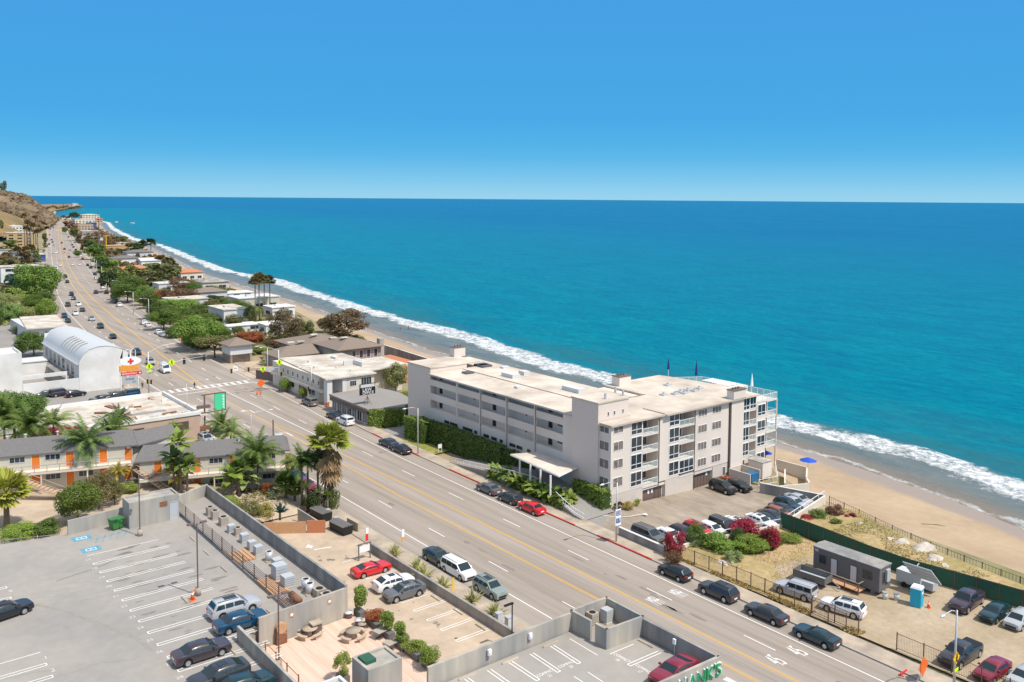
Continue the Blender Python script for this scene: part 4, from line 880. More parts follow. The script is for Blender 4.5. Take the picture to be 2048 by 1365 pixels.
for i in range(44):
    x, y = rr_.uniform(33, 56), rr_.choice([rr_.uniform(165, 168.5), rr_.uniform(172, 183)]); s_ = MB(); s_.X = Matrix.Translation((x-ox, y-oy, 4.14)) @ Matrix.Rotation(rr_.uniform(0, 3), 4, 'Z') @ Matrix.Rotation(rr_.uniform(-.25, .25), 4, 'X')
    a, b2, c = rr_.uniform(.2, 1.6), rr_.uniform(.15, .6), rr_.uniform(.08, .5); s_.box(-a, a, -b2, b2, 0, c); s_.build('debris', K[rr_.choice(['white_roof', 'white_wall', 'rust', 'light_gray', 'tan_wall', 'white_roof'])], t)
for (x, w2) in ((39.5, 4), (45, 1.9), (51.5, 3.4)): wloc(window(t, (x, 163.7), (x+w2, 163.7), 1.8 if x > 40 else 2.2, 3.2, m_='brown_glass', frame='trim_dark'), t)
mb = MB(); mb.X = Matrix.Translation((-ox, -oy, 0)); mb.prism([(57.2, 163.8), (60, 164.5), (60, 170), (57.2, 182)], 3.6, 3.9); mb.build('awning_roof', K['white_roof'], t)
# ---- motel
ox, oy = 24, 136
t = bld('motel', 'two storey cream motel with gray shingle roofs and bright orange doors', ox, oy, None)
def ob(name, m_, mb): mb.X = Matrix.Identity(4); return None
def poly_wall(poly, z0, z1, m_, name='wall'):
    mb = MB(); mb.prism([(p[0]-ox, p[1]-oy) for p in poly], z0, z1); return mb.build(name, K[m_], t)
p1 = [(14, 139.2), (36.2, 132.4), (38.4, 139), (16.5, 146)]
poly_wall(p1, 3, 8.9, 'khaki_wall')
p2 = [(36.3, 129.2), (55.2, 122.2), (57.6, 128.4), (39, 135.5)]
poly_wall(p2, 1.5, 7.2, 'khaki_wall')
def shed_roof(poly, z, rise, m_='shingle', ov=.6):
    c = sum((Vector((*p, 0)) for p in poly), Vector())/4; q = [Vector((*p, 0)) for p in poly]; q = [c+(p-c)*(1+ov/(p-c).length*1.3) for p in q]
    r0 = (q[0]+q[3])/2+(q[1]-q[0])*.04; r1 = (q[1]+q[2])/2-(q[1]-q[0])*.04; mb = MB()
    V = [(p.x-ox, p.y-oy, z) for p in q]+[(r0.x-ox, r0.y-oy, z+rise), (r1.x-ox, r1.y-oy, z+rise)]
    mb.add(V, [(0, 1, 5, 4), (1, 2, 5), (2, 3, 4, 5), (3, 0, 4)]); mb.add([(x, y, z2-.002) for x, y, z2 in V[:4]]+[(x, y, z2-.2) for x, y, z2 in V[:4]], [(0, 4, 5, 1), (1, 5, 6, 2), (2, 6, 7, 3), (3, 7, 4, 0), (4, 7, 6, 5)]); return mb.build('roof', K[m_], t)
shed_roof(p1, 8.95, 1.5); shed_roof(p2, 7.25, 1.4)
poly_wall([(35, 133), (42.5, 134.5), (43, 138.5), (36, 138.5)], 3, 8.6, 'khaki_wall'); shed_roof([(36, 132.6), (43, 135.2), (43, 138.8), (37, 138.6)], 8.7, 1.3)
def motel_face(poly, doors, wins, z0s):
    a = Vector((*poly[0], 0)); b2 = Vector((*poly[1], 0)); d = (b2-a); L_ = d.length; d /= L_
    for z in z0s:
        for s in doors:
            p = a+d*s; q = a+d*(s+1.05); w_ = window(t, (p.x-ox, p.y-oy), (q.x-ox, q.y-oy), z, z+2.15, m_='orange_door', frame='white_trim', name='door', tr=.05); MB().box(.9, .96, -.06, -.02, 0, .1)
        for s in wins:
            p = a+d*s; q = a+d*(s+1.9); window(t, (p.x-ox, p.y-oy), (q.x-ox, q.y-oy), z+1.15, z+1.95, m_='glass', frame='light_gray', div=3)
motel_face(p1, (10.3, 14.6, 18.9, 22.2), (7.6, 12.0, 16.2), (6.7, 3.9))
motel_face(p2, (1.9, 7.2, 12.2), (4, 9.4, 14.5, 16.9), (4.9, 1.9))
mb = MB()
def walkway(poly, z, w_, name='walkway', rail=True):
    a = Vector((*poly[0], 0)); b2 = Vector((*poly[1], 0)); d = (b2-a).normalized(); nn = Vector((d.y, -d.x, 0))*w_; mb = MB()
    mb.prism([(p.x-ox, p.y-oy) for p in (a+nn, b2+nn, b2, a)], z-.25, z); mb.build(name, K['cream_wall'], t)
    rl = railing(t, [tuple((a+nn*.97)[:2]), tuple((b2+nn*.97)[:2])], z, 1.0, (-ox, -oy, 0), m_='metal_gray', glass=None, name='walkway_rail', step=1.6)
    for i in range(5): p = a.lerp(b2, i/4)+nn*.9; MB().box(p.x-ox-.08, p.x-ox+.08, p.y-oy-.08, p.y-oy+.08, z-2.8, z-.25).build('post', K['cream_wall'], t)
walkway([(14, 139.2), (36.2, 132.4)], 6.62, 1.7); walkway(p2, 4.85, 1.6)
for (x, y, zz) in ((24, 141, 10.2), (28, 140, 10.2), (31, 138, 10.1), (42, 130, 8.6), (47, 129, 8.5), (50, 127, 8.5), (22, 143, 9.8)): v_ = MB(); v_.cyl(x-ox, y-oy, zz-.8, zz+.35, .12, 6); v_.cyl(x-ox, y-oy, zz+.35, zz+.5, .22, 6); v_.build('vent', K['light_gray'], t)
# stairs with stringers
for (x0, y0, x1, y1, z0, z1) in ((21.5, 133.5, 27.5, 129.5, 6.6, 3.6), (35.8, 130.6, 39.8, 124.6, 6.4, 2.9), (43.2, 117.8, 48, 121.2, 1.8, 4.8)):
    mb = MB(); a = Vector((x0, y0, z0)); b2 = Vector((x1, y1, z1)); d = b2-a; n2 = Vector((-d.y, d.x, 0)).normalized()*.65
    for i in range(14):
        p = a+d*i/14; q = a+d*(i+1)/14; mb.add([tuple(w2-Vector((ox, oy, 0))) for w2 in (p-n2, q*1-n2+Vector((0, 0, p.z-q.z)), q+n2+Vector((0, 0, p.z-q.z)), p+n2, p-n2-Vector((0, 0, .15)), q-n2+Vector((0, 0, p.z-q.z-.15)), q+n2+Vector((0, 0, p.z-q.z-.15)), p+n2-Vector((0, 0, .15)))], [(0, 1, 2, 3), (4, 7, 6, 5), (0, 4, 5, 1), (1, 5, 6, 2), (2, 6, 7, 3), (3, 7, 4, 0)])
    for s in (-1, 1): mb.tube([a+n2*s+Vector((-ox, -oy, .95)), b2+n2*s+Vector((-ox, -oy, .95))], .04, 4); mb.tube([a+n2*s+Vector((-ox, -oy, -.1)), b2+n2*s+Vector((-ox, -oy, -.1))], .1, 4)
    mb.build('staircase', K['tan_wall'], t)
poly_wall([(27.9, 131.2), (35, 131.4), (35.8, 129.6), (30, 127.2)], 3, 3.05, 'tan_concrete', 'landing')
# terrain of the motel court
sheet('courtyard', [(-60, 106), (22.8, 110.5), (36, 112), (41.3, 114), (41.3, 116), (44, 119), (40, 150), (-60, 160)], 3.6, 'tan_concrete')
mb = MB(); mb.ring([[(41.3, 113.5, 3.6), (44, 119, 3.4), (52, 121, 2.2), (56, 124, 1.6)], [(41.5, 113.4, .02), (48, 113.8, .3), (55, 114, .15), (57.6, 119, .1)]], 0, False, False); struct('garden_slope', mb, K['tan_concrete'])
mb = MB(); mb.quad((44, 119, 3.4), (56, 124, 1.6), (58, 130, .1), (42, 150, 3.5)); struct('garden_slope', mb, K['dirt'])
mb = MB(); mb.quad((56, 124, 1.6), (57.6, 119, .1), (58.2, 128, .05), (58, 130, .1)); struct('garden_slope', mb, K['dirt'])
# ---- parking structures in the foreground
DZ = 5.7
t = thing('parking_deck', 'large gray rooftop parking deck filling the lower left', 'parking deck', (35, 72, 0))
mb = MB(); mb.prism([(-75, -72), (-5.9, -72), (-5.9, 2.2), (-3.8, 3.1), (5.4, 3.4), (5.4, 41.5), (-6.5, 38.5), (-12.2, 38), (-75, 52)], 3, DZ); mb.build('slab', K['deck_concrete'], t)
t = wall_run('bare concrete parapet between deck and motel court, left of the concrete hut', [(22.9, 109.9), (28.9, 110.6)], 3.2, 7.4, 'concrete_wall', .25)
wall_run('bare concrete parapet between the hut and the corner of the air conditioner strip', [(34.8, 110.8), (40.3, 113.6)], 3.2, 7.2, 'concrete_wall', .25)
wall_run('long shaded concrete parapet behind the air conditioner row', [(40.3, 113.6), (40.25, 75.4)], 3.0, 7.15, 'gray_wall', .25)
t = thing('concrete_hut', 'board marked concrete stair hut with pale blue door on the parking deck', 'hut', (28.9, 107.4, DZ))
mb = MB(); mb.box(0, 5.8, 0, 2.8, 0, 2.9); mb.build('wall', K['concrete_wall'], t)
mb = MB(); parapet_roof(mb, [(0, 0), (5.8, 0), (5.8, 2.8), (0, 2.8)], 2.9, .2, .2); mb.build('parapet', K['concrete_wall'], t)
window(t, (4.7, 0), (5.7, 0), .05, 2.2, m_='ac_gray', frame='galv', name='door'); MB().box(3.5, 4.4, -.04, 0, 1.9, 2.5).build('sign_board', K['rust'], t)
t = thing('stair_hut', 'small concrete hut with green hatch at the bottom centre of the picnic deck', 'hut', (33.2, 58.6, 4))
MB().box(0, 3.1, 0, 2.6, 0, 4.0).build('wall', K['concrete_wall'], t); mb = MB(); parapet_roof(mb, [(0, 0), (3.1, 0), (3.1, 2.6), (0, 2.6)], 4, .15, .25); mb.build('parapet', K['concrete_wall'], t); MB().box(.3, 1.3, 1.0, 2.2, 4.0, 4.3).build('hatch', K['green_mesh'], t)
t = thing('stair_hut', 'flat gray roofed stair hut cut off by the bottom edge beside the picnic deck', 'hut', (28.6, 56.4, 4))
MB().box(0, 3.2, -4, 4.2, 0, 3.2).build('wall', K['concrete_wall'], t); mb = MB(); parapet_roof(mb, [(0, -4), (3.2, -4), (3.2, 4.2), (0, 4.2)], 3.2, .2, .25); mb.build('parapet', K['light_gray'], t)
t = thing('picnic_deck', 'sunny pinkish timber picnic terrace with round tables', 'terrace', (31, 58, 0))
MB().prism([(-3, -8), (10.0, -8), (11.8, 4), (10.3, 17.2), (0, 16.4), (-.2, 10)], 0, 4).build('decking', K['deck_wood'], t)
wall_run('concrete parapet along the far side of the picnic terrace', [(31.1, 74.6), (40.2, 75.3)], 3.8, 6.9, 'concrete_wall', .25)
wall_run('sloping concrete wall between parked cars and the picnic terrace', [(28.9, 74.0), (29.0, 60.5)], 3.9, 7, 'concrete_wall', .25, ztop=[7.0, 6.9])
t = thing('decked_ramp', 'narrow red timber ramp beside the picnic terrace wall', 'ramp', (29.2, 66, 4)); MB().box(0, 1.6, -4, 8, 0, .5).build('deck', K['red_wood'], t)
# right deck
RZ = 6.4
t = thing('parking_deck', 'gray rooftop parking deck with faded COMPACT stalls at the bottom centre', 'parking deck', (52, 50, 0))
mb = MB(); mb.prism([(-16.5, -60), (4.6, -60), (4.6, 6), (-13.3, 6), (-15.8, 6.3), (-16.5, 0)], 0, RZ); mb.build('slab', K['deck_concrete'], t)
wall_run('long bare concrete parapet across the near parking deck with wall lamps', [(37.4, 56.4), (52.5, 56.2)], 0, 8.0, 'concrete_wall', .25)
wall_run('concrete parapet facing the highway beside the maroon car', [(56.8, 51.3), (56.8, 43.3)], 0, 8.0, 'gray_wall', .25)
wall_run('square concrete enclosure holding two condensers on the near deck', [(52.6, 53.8), (52.6, 56.2), (56.9, 56.1), (56.8, 51.5), (52.6, 51.8), (52.6, 53)], RZ-.1, 8.2, 'concrete_wall', .22)
t = wall_run('pale wall bearing the green HANKS letters at the corner of the near deck', [(56.8, 43.2), (49.0, 43.6)], 0, 8.0, 'concrete_wall', .25, name='sign_wall')
X = frameM((54.0-56.8, 43.2-43.2-.25+.12, 6.9), (-(-1), 0, 0), (0, 0, 1))
lettering('lettering', "HANK'S", 1.45, K['sign_white'], frameM((-2.35, -.06, 7.05), (1, -.05, 0), (0, 0, 1)), t, 1.02, 1.02, .05)
lettering('lettering', "HANK'S", 1.4, K['letter_green'], frameM((-2.35, -.12, 7.03), (1, -.05, 0), (0, 0, 1)), t, 1, 1, .06)
lettering('lettering', "Organic", .85, K['sign_white'], frameM((-2.3, -.08, 6.1), (1, -.05, 0), (0, 0, 1)), t, 1, 1, .05)
lettering('lettering', "Organic", .82, K['letter_green'], frameM((-2.3, -.14, 6.08), (1, -.05, 0), (0, 0, 1)), t, 1, 1, .05)
t = thing('slatted_canopy', 'orange timber slatted corner with flat gray top below the green lettering', 'canopy', (57, 41.5, 0))
MB().box(0, 3.0, -4, 3.2, 3.9, 4.5).build('roof', K['light_gray'], t)
mb = MB(); [mb.box(-2.2, 2.95, -4.0, -3.9, 3.7-i*.28, 3.85-i*.28) for i in range(13)]; mb.build('slat', K['wood'], t); MB().box(2.9, 3.05, -4.05, 3.2, 0, 3.9).build('post', K['bronze'], t)
wall_run('low dark capped wall between the lower lot and the planted pavement strip', [(55, 96.2), (54.9, 57)], 0, 1.15, 'gray_wall', .3)
# ================================================================ VEHICLES
# type: length, width, height, hood z, belt z, boot z, (rear base, rear top, front top, front base) of the cabin along y, wheel radius
VT = {
 'sedan': (4.75, 1.82, 1.45, .95, .98, 1.05, (-1.75, -1.0, .35, 1.2), .33),
 'coupe': (4.75, 1.88, 1.36, .96, .98, 1.06, (-1.95, -.8, .2, 1.0), .35),
 'hatch': (4.3, 1.78, 1.5, .95, 1.0, 1.12, (-2.02, -1.5, .35, 1.2), .32),
 'suv': (4.7, 1.88, 1.7, 1.06, 1.1, 1.15, (-2.25, -1.85, .35, 1.15), .37),
 'cuv': (4.8, 1.95, 1.62, 1.05, 1.08, 1.25, (-2.3, -1.1, .3, 1.15), .38),
 'van': (5.15, 1.98, 1.78, 1.05, 1.08, 1.15, (-2.5, -2.25, .75, 1.65), .36),
 'jeep': (4.75, 1.9, 1.82, 1.12, 1.18, 1.2, (-2.32, -2.2, .45, .95), .4),
 'pickup': (5.7, 2.0, 1.85, 1.15, 1.2, 1.2, (-.75, -.6, .75, 1.35), .42),
 'workvan': (5.7, 2.05, 2.1, 1.2, 1.25, 1.25, (-2.8, -2.75, 1.2, 1.75), .38),
}
def make_vehicle(kind, light=False):
    L_, Wd, Hh, hz, bz, tz, (r0, r1, f1, f0), wr = VT[kind]
    root = thing({'pickup': 'pickup_truck', 'workvan': 'work_van', 'van': 'minivan', 'suv': 'parked_car', 'jeep': 'parked_car'}.get(kind, 'parked_car'), 'car', {'pickup': 'pickup truck', 'workvan': 'van', 'van': 'van', 'suv': 'car', 'jeep': 'car'}.get(kind, 'car'), (0, 0, -500))
    hw = Wd/2; ya, yb = -L_/2+.95, L_/2-.92; body = MB(); rings = []
    arch = wr+.07
    st = [-L_/2, -L_/2+.06, -L_/2+.3]+[ya+arch*c for c in (-1, -.87, -.5, 0, .5, .87, 1)]+[ya+arch+.3, 0, yb-arch-.2]+[yb+arch*c for c in (-1, -.87, -.5, 0, .5, .87, 1)]+[L_/2-.3, L_/2-.06, L_/2]
    st = sorted(set(round(s, 3) for s in st))
    for y in st:
        e = abs(y)/(L_/2); pl = 1-.13*e**7
        if y > f0: s = (y-f0)/(L_/2-f0); zt = bz+(hz-bz)*min(1, s*2)-.22*max(0, s-.55)**1.5*2
        elif y < r0: s = min(1, (r0-y)/max(.05, (L_/2+r0))); zt = tz-.05*s
        else: zt = bz+(tz-bz)*(f0-y)/(f0-r0)
        if abs(y) > L_/2-.01: zt -= .16
        zb = .24 if e < .93 else .34
        for yw in (ya, yb):
            if abs(y-yw) < arch: zb = max(zb, wr+math.sqrt(max(0, arch**2-(y-yw)**2)))
        w_ = hw*pl; zm = max(zb+.03, .55)
        half = [(w_*.93, zb), (w_*.985, min(zb+.06, zt-.2)), (w_, min(zt-.16, max(zm, zb+.08))), (w_*.975, zt-.1), (w_*.9, zt-.01), (w_*.55, zt+.02), (0, zt+.03)]
        rings.append([(x, y, z) for x, z in half]+[(-x, y, z) for x, z in half[-2::-1]])
    body.ring(rings, 0)
    zr = Hh; wb = hw*.92; wt = hw*(.72 if kind not in ('workvan', 'van', 'jeep') else .8); rg_ = []
    ce = [(r0, bz, wb), (r0+(r1-r0)*.9, zr-.07, wt*1.02), (r1, zr-.02, wt), ((r1+f1)/2, zr, wt), (f1, zr-.03, wt), (f1+(f0-f1)*.12, zr-.09, wt*1.02), (f0, bz-.02, wb)]
    for y, z, w_ in ce:
        s = (z-bz)/(zr-bz); zl = bz-.08
        h2 = [(wb, zl), (wb+(w_-wb)*max(0, s-.12), max(zl+.01, z-.1*s)), (w_*.86 if s > .5 else w_*.8, z), (0, z+.025*s)]
        rg_.append([(x, y, zz) for x, zz in h2]+[(-x, y, zz) for x, zz in h2[-2::-1]])
    body.ring(rg_, 0)
    if kind == 'pickup':
        body.v = body.v; bed = MB(); bed.box(-hw*.8, hw*.8, -L_/2+.12, r0-.12, bz+.02, bz+.045)
    bo = body.build('body', K['paint'], root, True)
    try:
        bo.data.polygons.foreach_set('use_smooth', [True]*len(bo.data.polygons)); bo.data.set_sharp_from_angle(angle=R(38))
    except Exception: pass
    if kind == 'pickup': bed.build('cargo_bed', K['black'], root)
    # glass
    def panel(name, pts, par=root, m_='car_glass'):
        a, b2, c = [Vector(p) for p in pts[:3]]; n_ = (b2-a).cross(c-a).normalized(); ctr = sum((Vector(p) for p in pts), Vector())/len(pts)
        if n_.dot(ctr-Vector((0, (r0+f0)/2, bz-.3))) < 0: n_ = -n_; pts = pts[::-1]
        mb = MB(); mb.add([tuple(Vector(p)+n_*.022) for p in pts], [tuple(range(len(pts)))]); return mb.build(name, K[m_], par)
    lerp = lambda a, b2, s: a+(b2-a)*s
    def fr(s, side, front):                 # point on the sloping front or rear face
        (ya_, za), (yb_, zb_) = ((f0, bz-.02), (f1+(f0-f1)*.12, zr-.09)) if front else ((r0, bz), (r0+(r1-r0)*.9, zr-.07))
        return (side*lerp(wb*.84, wt*.9, s), lerp(ya_, yb_, s), lerp(za, zb_, s))
    panel('windscreen', [fr(.06, -1, 1), fr(.06, 1, 1), fr(1, 1, 1), fr(1, -1, 1)])
    lo = .25 if kind in ('suv', 'van', 'jeep', 'workvan', 'hatch') else .1
    if kind != 'workvan': panel('rear_window', [fr(lo, 1, 0), fr(lo, -1, 0), fr(.96, -1, 0), fr(.96, 1, 0)])
    zt_, zb2 = zr-.17, bz+.03
    for s in (-1, 1):
        def sp(y, q): w_ = lerp(wb, wt*1.0, q); return (s*(w_+.012), y, lerp(zb2, zt_, q))
        yr_ = lambda q: lerp(r0+.22, r1+.1, q); yf_ = lambda q: lerp(f0-.2, f1+.05, q)
        ms = [lerp(yr_(.5), yf_(.5), .48)] if kind not in ('pickup', 'coupe') else [lerp(yr_(.5), yf_(.5), .25)]
        if kind in ('van', 'suv', 'jeep', 'cuv', 'hatch'): ms = [lerp(yr_(.5), yf_(.5), .3), lerp(yr_(.5), yf_(.5), .62)]
        if kind == 'workvan': ms = [lerp(yr_(.5), yf_(.5), .72)]
        eds = [None]+ms+[None]
        for i in range(len(eds)-1):
            if kind == 'workvan' and i == 0: continue
            a0, a1 = (yr_(0), yr_(1)) if eds[i] is None else (eds[i]+.045,)*2
            b0, b1 = (yf_(0), yf_(1)) if eds[i+1] is None else (eds[i+1]-.045,)*2
            panel('side_window', [sp(a0, 0), sp(b0, 0), sp(b1, 1), sp(a1, 1)])
    # wheels
    for sx_ in (-1, 1):
        for yw in (ya, yb):
            w_ = MB(); xo = sx_*(hw-.02); xi = sx_*(hw-.26); w_.tube([(xi, yw, wr), (xo-sx_*.03, yw, wr), ], wr, 14); wo_ = w_.build('wheel', K['rubber'], root)
            if not light: MB().tube([(xo-sx_*.029, yw, wr), (xo+sx_*.004, yw, wr)], wr*.66, 10).build('rim', K['rim'], wo_)
    # lamps, plate, mirrors
    for sx_ in (-1, 1):
        mb = MB(); mb.box(sx_*hw*.58-.19, sx_*hw*.58+.19, L_/2-.2, L_/2-.02, hz-.34, hz-.2); mb.build('headlight', K['head_lens'], root)
        mb = MB(); mb.box(sx_*hw*.66-.17, sx_*hw*.66+.17, -L_/2-.012, -L_/2+.14, tz-.33, tz-.17); mb.build('tail_light', K['tail_red'], root)
    if not light:
        MB().box(-.26, .26, -L_/2-.03, -L_/2-.005, .55 if kind != 'sedan' else .62, .7 if kind != 'sedan' else .77).build('licence_plate', K['sign_white'], root)
        MB().box(-.55, .55, L_/2-.03, L_/2+.012, .38, .6).build('grille', K['black'], root)
        for sx_ in (-1, 1): MB().box(sx_*(hw+.02)-.09, sx_*(hw+.02)+.09, f0-.52, f0-.36, bz+.03, bz+.17).build('mirror', K['paint'], root)
    if kind in ('suv', 'van', 'jeep'):
        for sx_ in (-1, 1): MB().tube([(sx_*wt*.82, r1+.1, zr+.035), (sx_*wt*.82, f1-.1, zr+.035)], .025, 4).build('roof_rail', K['black' if kind != 'jeep' else 'galv'], root)
    if kind in ('cuv', 'suv'): MB().box(-wt*.5, wt*.5, (r1+f1)/2-.25, f1-.2, zr-.01, zr+.035).build('sunroof', K['car_glass'], root)
    if kind == 'workvan':
        for i in range(5): MB().box(-.85, .85, -2.4+i*.9, -2.34+i*.9, zr+.16, zr+.21).build('rack_bar', K['galv'], root)
        for sx_ in (-.8, .8): mb = MB(); mb.box(sx_-.03, sx_+.03, -2.5, 1.3, zr+.14, zr+.22); mb.build('roof_rail', K['galv'], root)
        mb = MB(); [mb.box(-.2, .2, -2.2+i*.35, -2.16+i*.35, zr+.25, zr+.29) for i in range(12)]; mb.box(-.24, -.2, -2.4, 2.1, zr+.22, zr+.3); mb.box(.2, .24, -2.4, 2.1, zr+.22, zr+.3); mb.build('ladder', K['metal_white'], root)
    return root
PV = {}
CC = dict(black=(.012, .013, .016), dark=(.035, .038, .045), gray=(.12, .12, .125), silver=(.42, .43, .44), white=(.8, .8, .8), red=(.62, .015, .02), maroon=(.22, .012, .03), blue=(.0, .045, .1), teal=(.008, .035, .045), sage=(.24, .29, .26), brown=(.045, .035, .042), green=(.04, .055, .05), copper=(.28, .1, .05), warm=(.16, .15, .135), plum=(.05, .035, .05))
def car(kind, colr, u, v, label, head=0, z=0.0, group=None, light=False, zc=.7, xy=None, sc=1):
    key = (kind, light)
    if key not in PV: PV[key] = make_vehicle(kind, light)
    q = at(u, v, z+zc) if xy is None else Vector((*xy, 0))
    return place(PV[key], (q.x, q.y, z), R(head), label, group, CC[colr], sc)
UP, DN = 0, 180        # heading along +Y (away) or towards the camera
G1, G2, G3, G4, G5, G6 = 'cars parked along the seaward kerb', 'cars parked along the landward kerb', 'cars in the apartment parking lot', 'cars in the gravel lot', 'cars on the rooftop parking decks', 'cars in the lower parking lot'
G7, G8 = 'traffic driving on the highway', 'cars parked by the vaulted hall'
# seaward kerb, heading away
for a in [('jeep', 'warm', 600, 807, 'old gray brown station wagon parked at the seaward kerb beside the cream offices'),
 ('sedan', 'black', 655, 833, 'black sedan parked nose to tail behind the white wagon at the law office'),
 ('jeep', 'white', 682, 843, 'white station wagon with black roof rails parked in front of the law office'),
 ('sedan', 'dark', 772, 886, 'dark gray sedan, farther of the pair parked by the lawn'),
 ('sedan', 'black', 800, 898, 'black sedan, nearer of the pair parked by the lawn'),
 ('sedan', 'gray', 975, 977, 'gray brown sedan at the kerb, farthest of the three beside the bushy palms'),
 ('hatch', 'dark', 1017, 996, 'black hatchback between the gray sedan and the red car'),
 ('sedan', 'red', 1061, 1015, 'bright red sedan parked at the seaward kerb by the ramp handrail'),
 ('hatch', 'black', 1347, 1144, 'black hatchback parked by the red flowering bush'),
 ('suv', 'dark', 1437, 1182, 'dark gray crossover parked beside the iron fence'),
 ('sedan', 'dark', 1529, 1227, 'dark gray sedan parked third in the row beside the iron fence'),
 ('coupe', 'teal', 1630, 1272, 'dark teal black sedan parked nearest the gravel lot gate')]:
    q = at(a[2], a[3], .7); car(a[0], a[1], a[2], a[3], a[4], UP, group=G1, xy=(kr(q.y)-1.25, q.y))
for a in [('cuv', 'green', 857, 1119, 'dark green gray crossover parked at the landward kerb behind the white minivan'),
 ('van', 'white', 902, 1141, 'white minivan with black roof rails parked at the landward kerb'),
 ('suv', 'sage', 962, 1180, 'sage green crossover parked ahead of the white minivan')]:
    q = at(a[2], a[3], .8); car(a[0], a[1], a[2], a[3], a[4], DN, group=G2, xy=(kl(q.y)+1.25, q.y), zc=.8)
car('sedan', 'blue', 597, 953, 'blue car half hidden behind the garden palms by the motel', DN, group=G2)
car('sedan', 'maroon', 612, 968, 'maroon car half hidden behind the garden palms, nearest the fan palm', DN, group=G2)
car('suv', 'copper', 575, 940, 'brownish car behind the yellow palm at the motel corner', DN, group=G2)
car('sedan', 'teal', 437, 863, 'dark teal car under the green hanging sign', DN, group=G2)
car('suv', 'silver', 412, 878, 'pale silver car mostly hidden by palm leaves below the green sign', DN, group=G2)
# apartment lot
car('suv', 'black', 1446, 973, 'black SUV with teal windows outside the apartment garage door', 174, -.93, G3, zc=.8)
car('sedan', 'black', 1476, 970, 'black sedan parked tight behind the black SUV at the garage', 174, -.93, G3)
lot = [('van', 'gray', 1308, 1075, 'gray minivan nearest the street in the apartment lot', -75), ('sedan', 'white', 1328, 1064, 'white sedan mostly hidden behind the brown car in the apartment lot', -100), ('hatch', 'plum', 1350, 1063, 'brown hatchback between the white and red cars in the apartment lot', -105),
 ('suv', 'red', 1375, 1053, 'red SUV in the row beside the apartment lot railing', -105), ('hatch', 'white', 1398, 1046, 'white hatchback right of the red SUV in the lot', -105), ('jeep', 'dark', 1420, 1037, 'dark gray SUV between the two white cars in the lot', -105), ('cuv', 'white', 1450, 1030, 'white crossover with sunroof left of the gap in the lot row', -108),
 ('cuv', 'white', 1508, 1038, 'white crossover with sunroof right of the gap in the lot row', -108), ('sedan', 'black', 1523, 1027, 'black sedan right of the white crossover in the lot row', -108), ('sedan', 'brown', 1543, 1023, 'brown black sedan in the middle of the right half of the lot row', -110), ('hatch', 'copper', 1562, 1019, 'copper roofed hatchback in the lot row', -110),
 ('sedan', 'dark', 1578, 1010, 'dark sedan right of the copper hatchback', -110), ('suv', 'teal', 1598, 1006, 'teal SUV with pale sunroof in the lot row', -112), ('sedan', 'silver', 1615, 1001, 'silver sedan second from the beach end of the lot row', -112), ('sedan', 'silver', 1632, 1000, 'pale blue silver car at the beach end of the lot row', -112)]
XL = [85.9, 88.3, 90.7, 92.95, 95.2, 97.4, 99.7, 103.6, 105.3, 107.3, 109.3, 111.2, 113.1, 114.9, 116.8]
for a, x in zip(lot, XL):
    yw = 72.2-(x-88.8)*.24 if x < 103.6 else 68.8+(x-103.6)*.18
    car(a[0], a[1], 0, 0, a[3+1] if False else a[4], 180-4 if x > 88 else 178+0, lotz(x)+.01, G3, xy=(x, yw+(3.2 if x > 87 else 4.2)+.4*((x*7) % 1)), sc=.95)
# gravel lot
car('jeep', 'silver', 1591, 1177, 'silver boxy SUV parked between the dump trailer and the iron fence', 8, 0, G4, zc=.85)
car('suv', 'white', 1686, 1212, 'white crossover parked behind the open iron gate', 12, 0, G4, zc=.8)
car('pickup', 'plum', 1934, 1197, 'lifted dark purple pickup with cluttered bed by the green mesh fence', 92, 0.1, G4, zc=.9)
car('sedan', 'teal', 1990, 1223, 'dark teal sedan parked facing the gravel lot', 90, 0, G4)
car('hatch', 'silver', 2038, 1238, 'silver hatchback with red bonnet stripes at the right edge', 90, 0, G4)
car('pickup', 'dark', 1922, 1303, 'dark gray pickup with bed cover behind the lamp post', 88, 0, G4, zc=.9)
car('sedan', 'maroon', 1985, 1338, 'dark red sedan right of the gray pickup', 88, 0, G4)
car('sedan', 'silver', 2050, 1352, 'silver gray car cut off by the bottom right corner', 88, 0, G4)
# lower lot and decks
car('coupe', 'red', 742, 1136, 'bright red sports coupe in the lower parking lot', -92, 0, G6)
car('cuv', 'white', 787, 1163, 'white crossover with black sunroof parked next to the gray one', -92, 0, G6, zc=.8)
car('cuv', 'gray', 808, 1181, 'metallic gray coupe shaped crossover with black wheels', 88, 0, G6, zc=.8)
car('suv', 'silver', 468, 1211, 'silver SUV with panoramic roof on the left parking deck', -90, DZ, G5, zc=.8)
car('sedan', 'blue', 481, 1240, 'glossy blue sedan between the silver SUV and the concrete wall', -90, DZ, G5)
car('sedan', 'brown', 403, 1300, 'very dark brown sedan with red tail lamp on the left deck', -90, DZ, G5)
car('cuv', 'dark', 437, 1349, 'dark gray coupe shaped SUV at the bottom edge of the left deck', 92, DZ, G5, zc=.8)
car('sedan', 'teal', 488, 1368, 'dark blue car cut off by the bottom edge beside the dark coupe SUV', -90, DZ, G5)
car('sedan', 'black', 8, 1221, 'black sedan cut off by the left edge behind a small rail', -78, DZ, G5)
car('coupe', 'maroon', 1347, 1340, 'dark red sedan on the near parking deck beside the green letters', 95, RZ, G5)
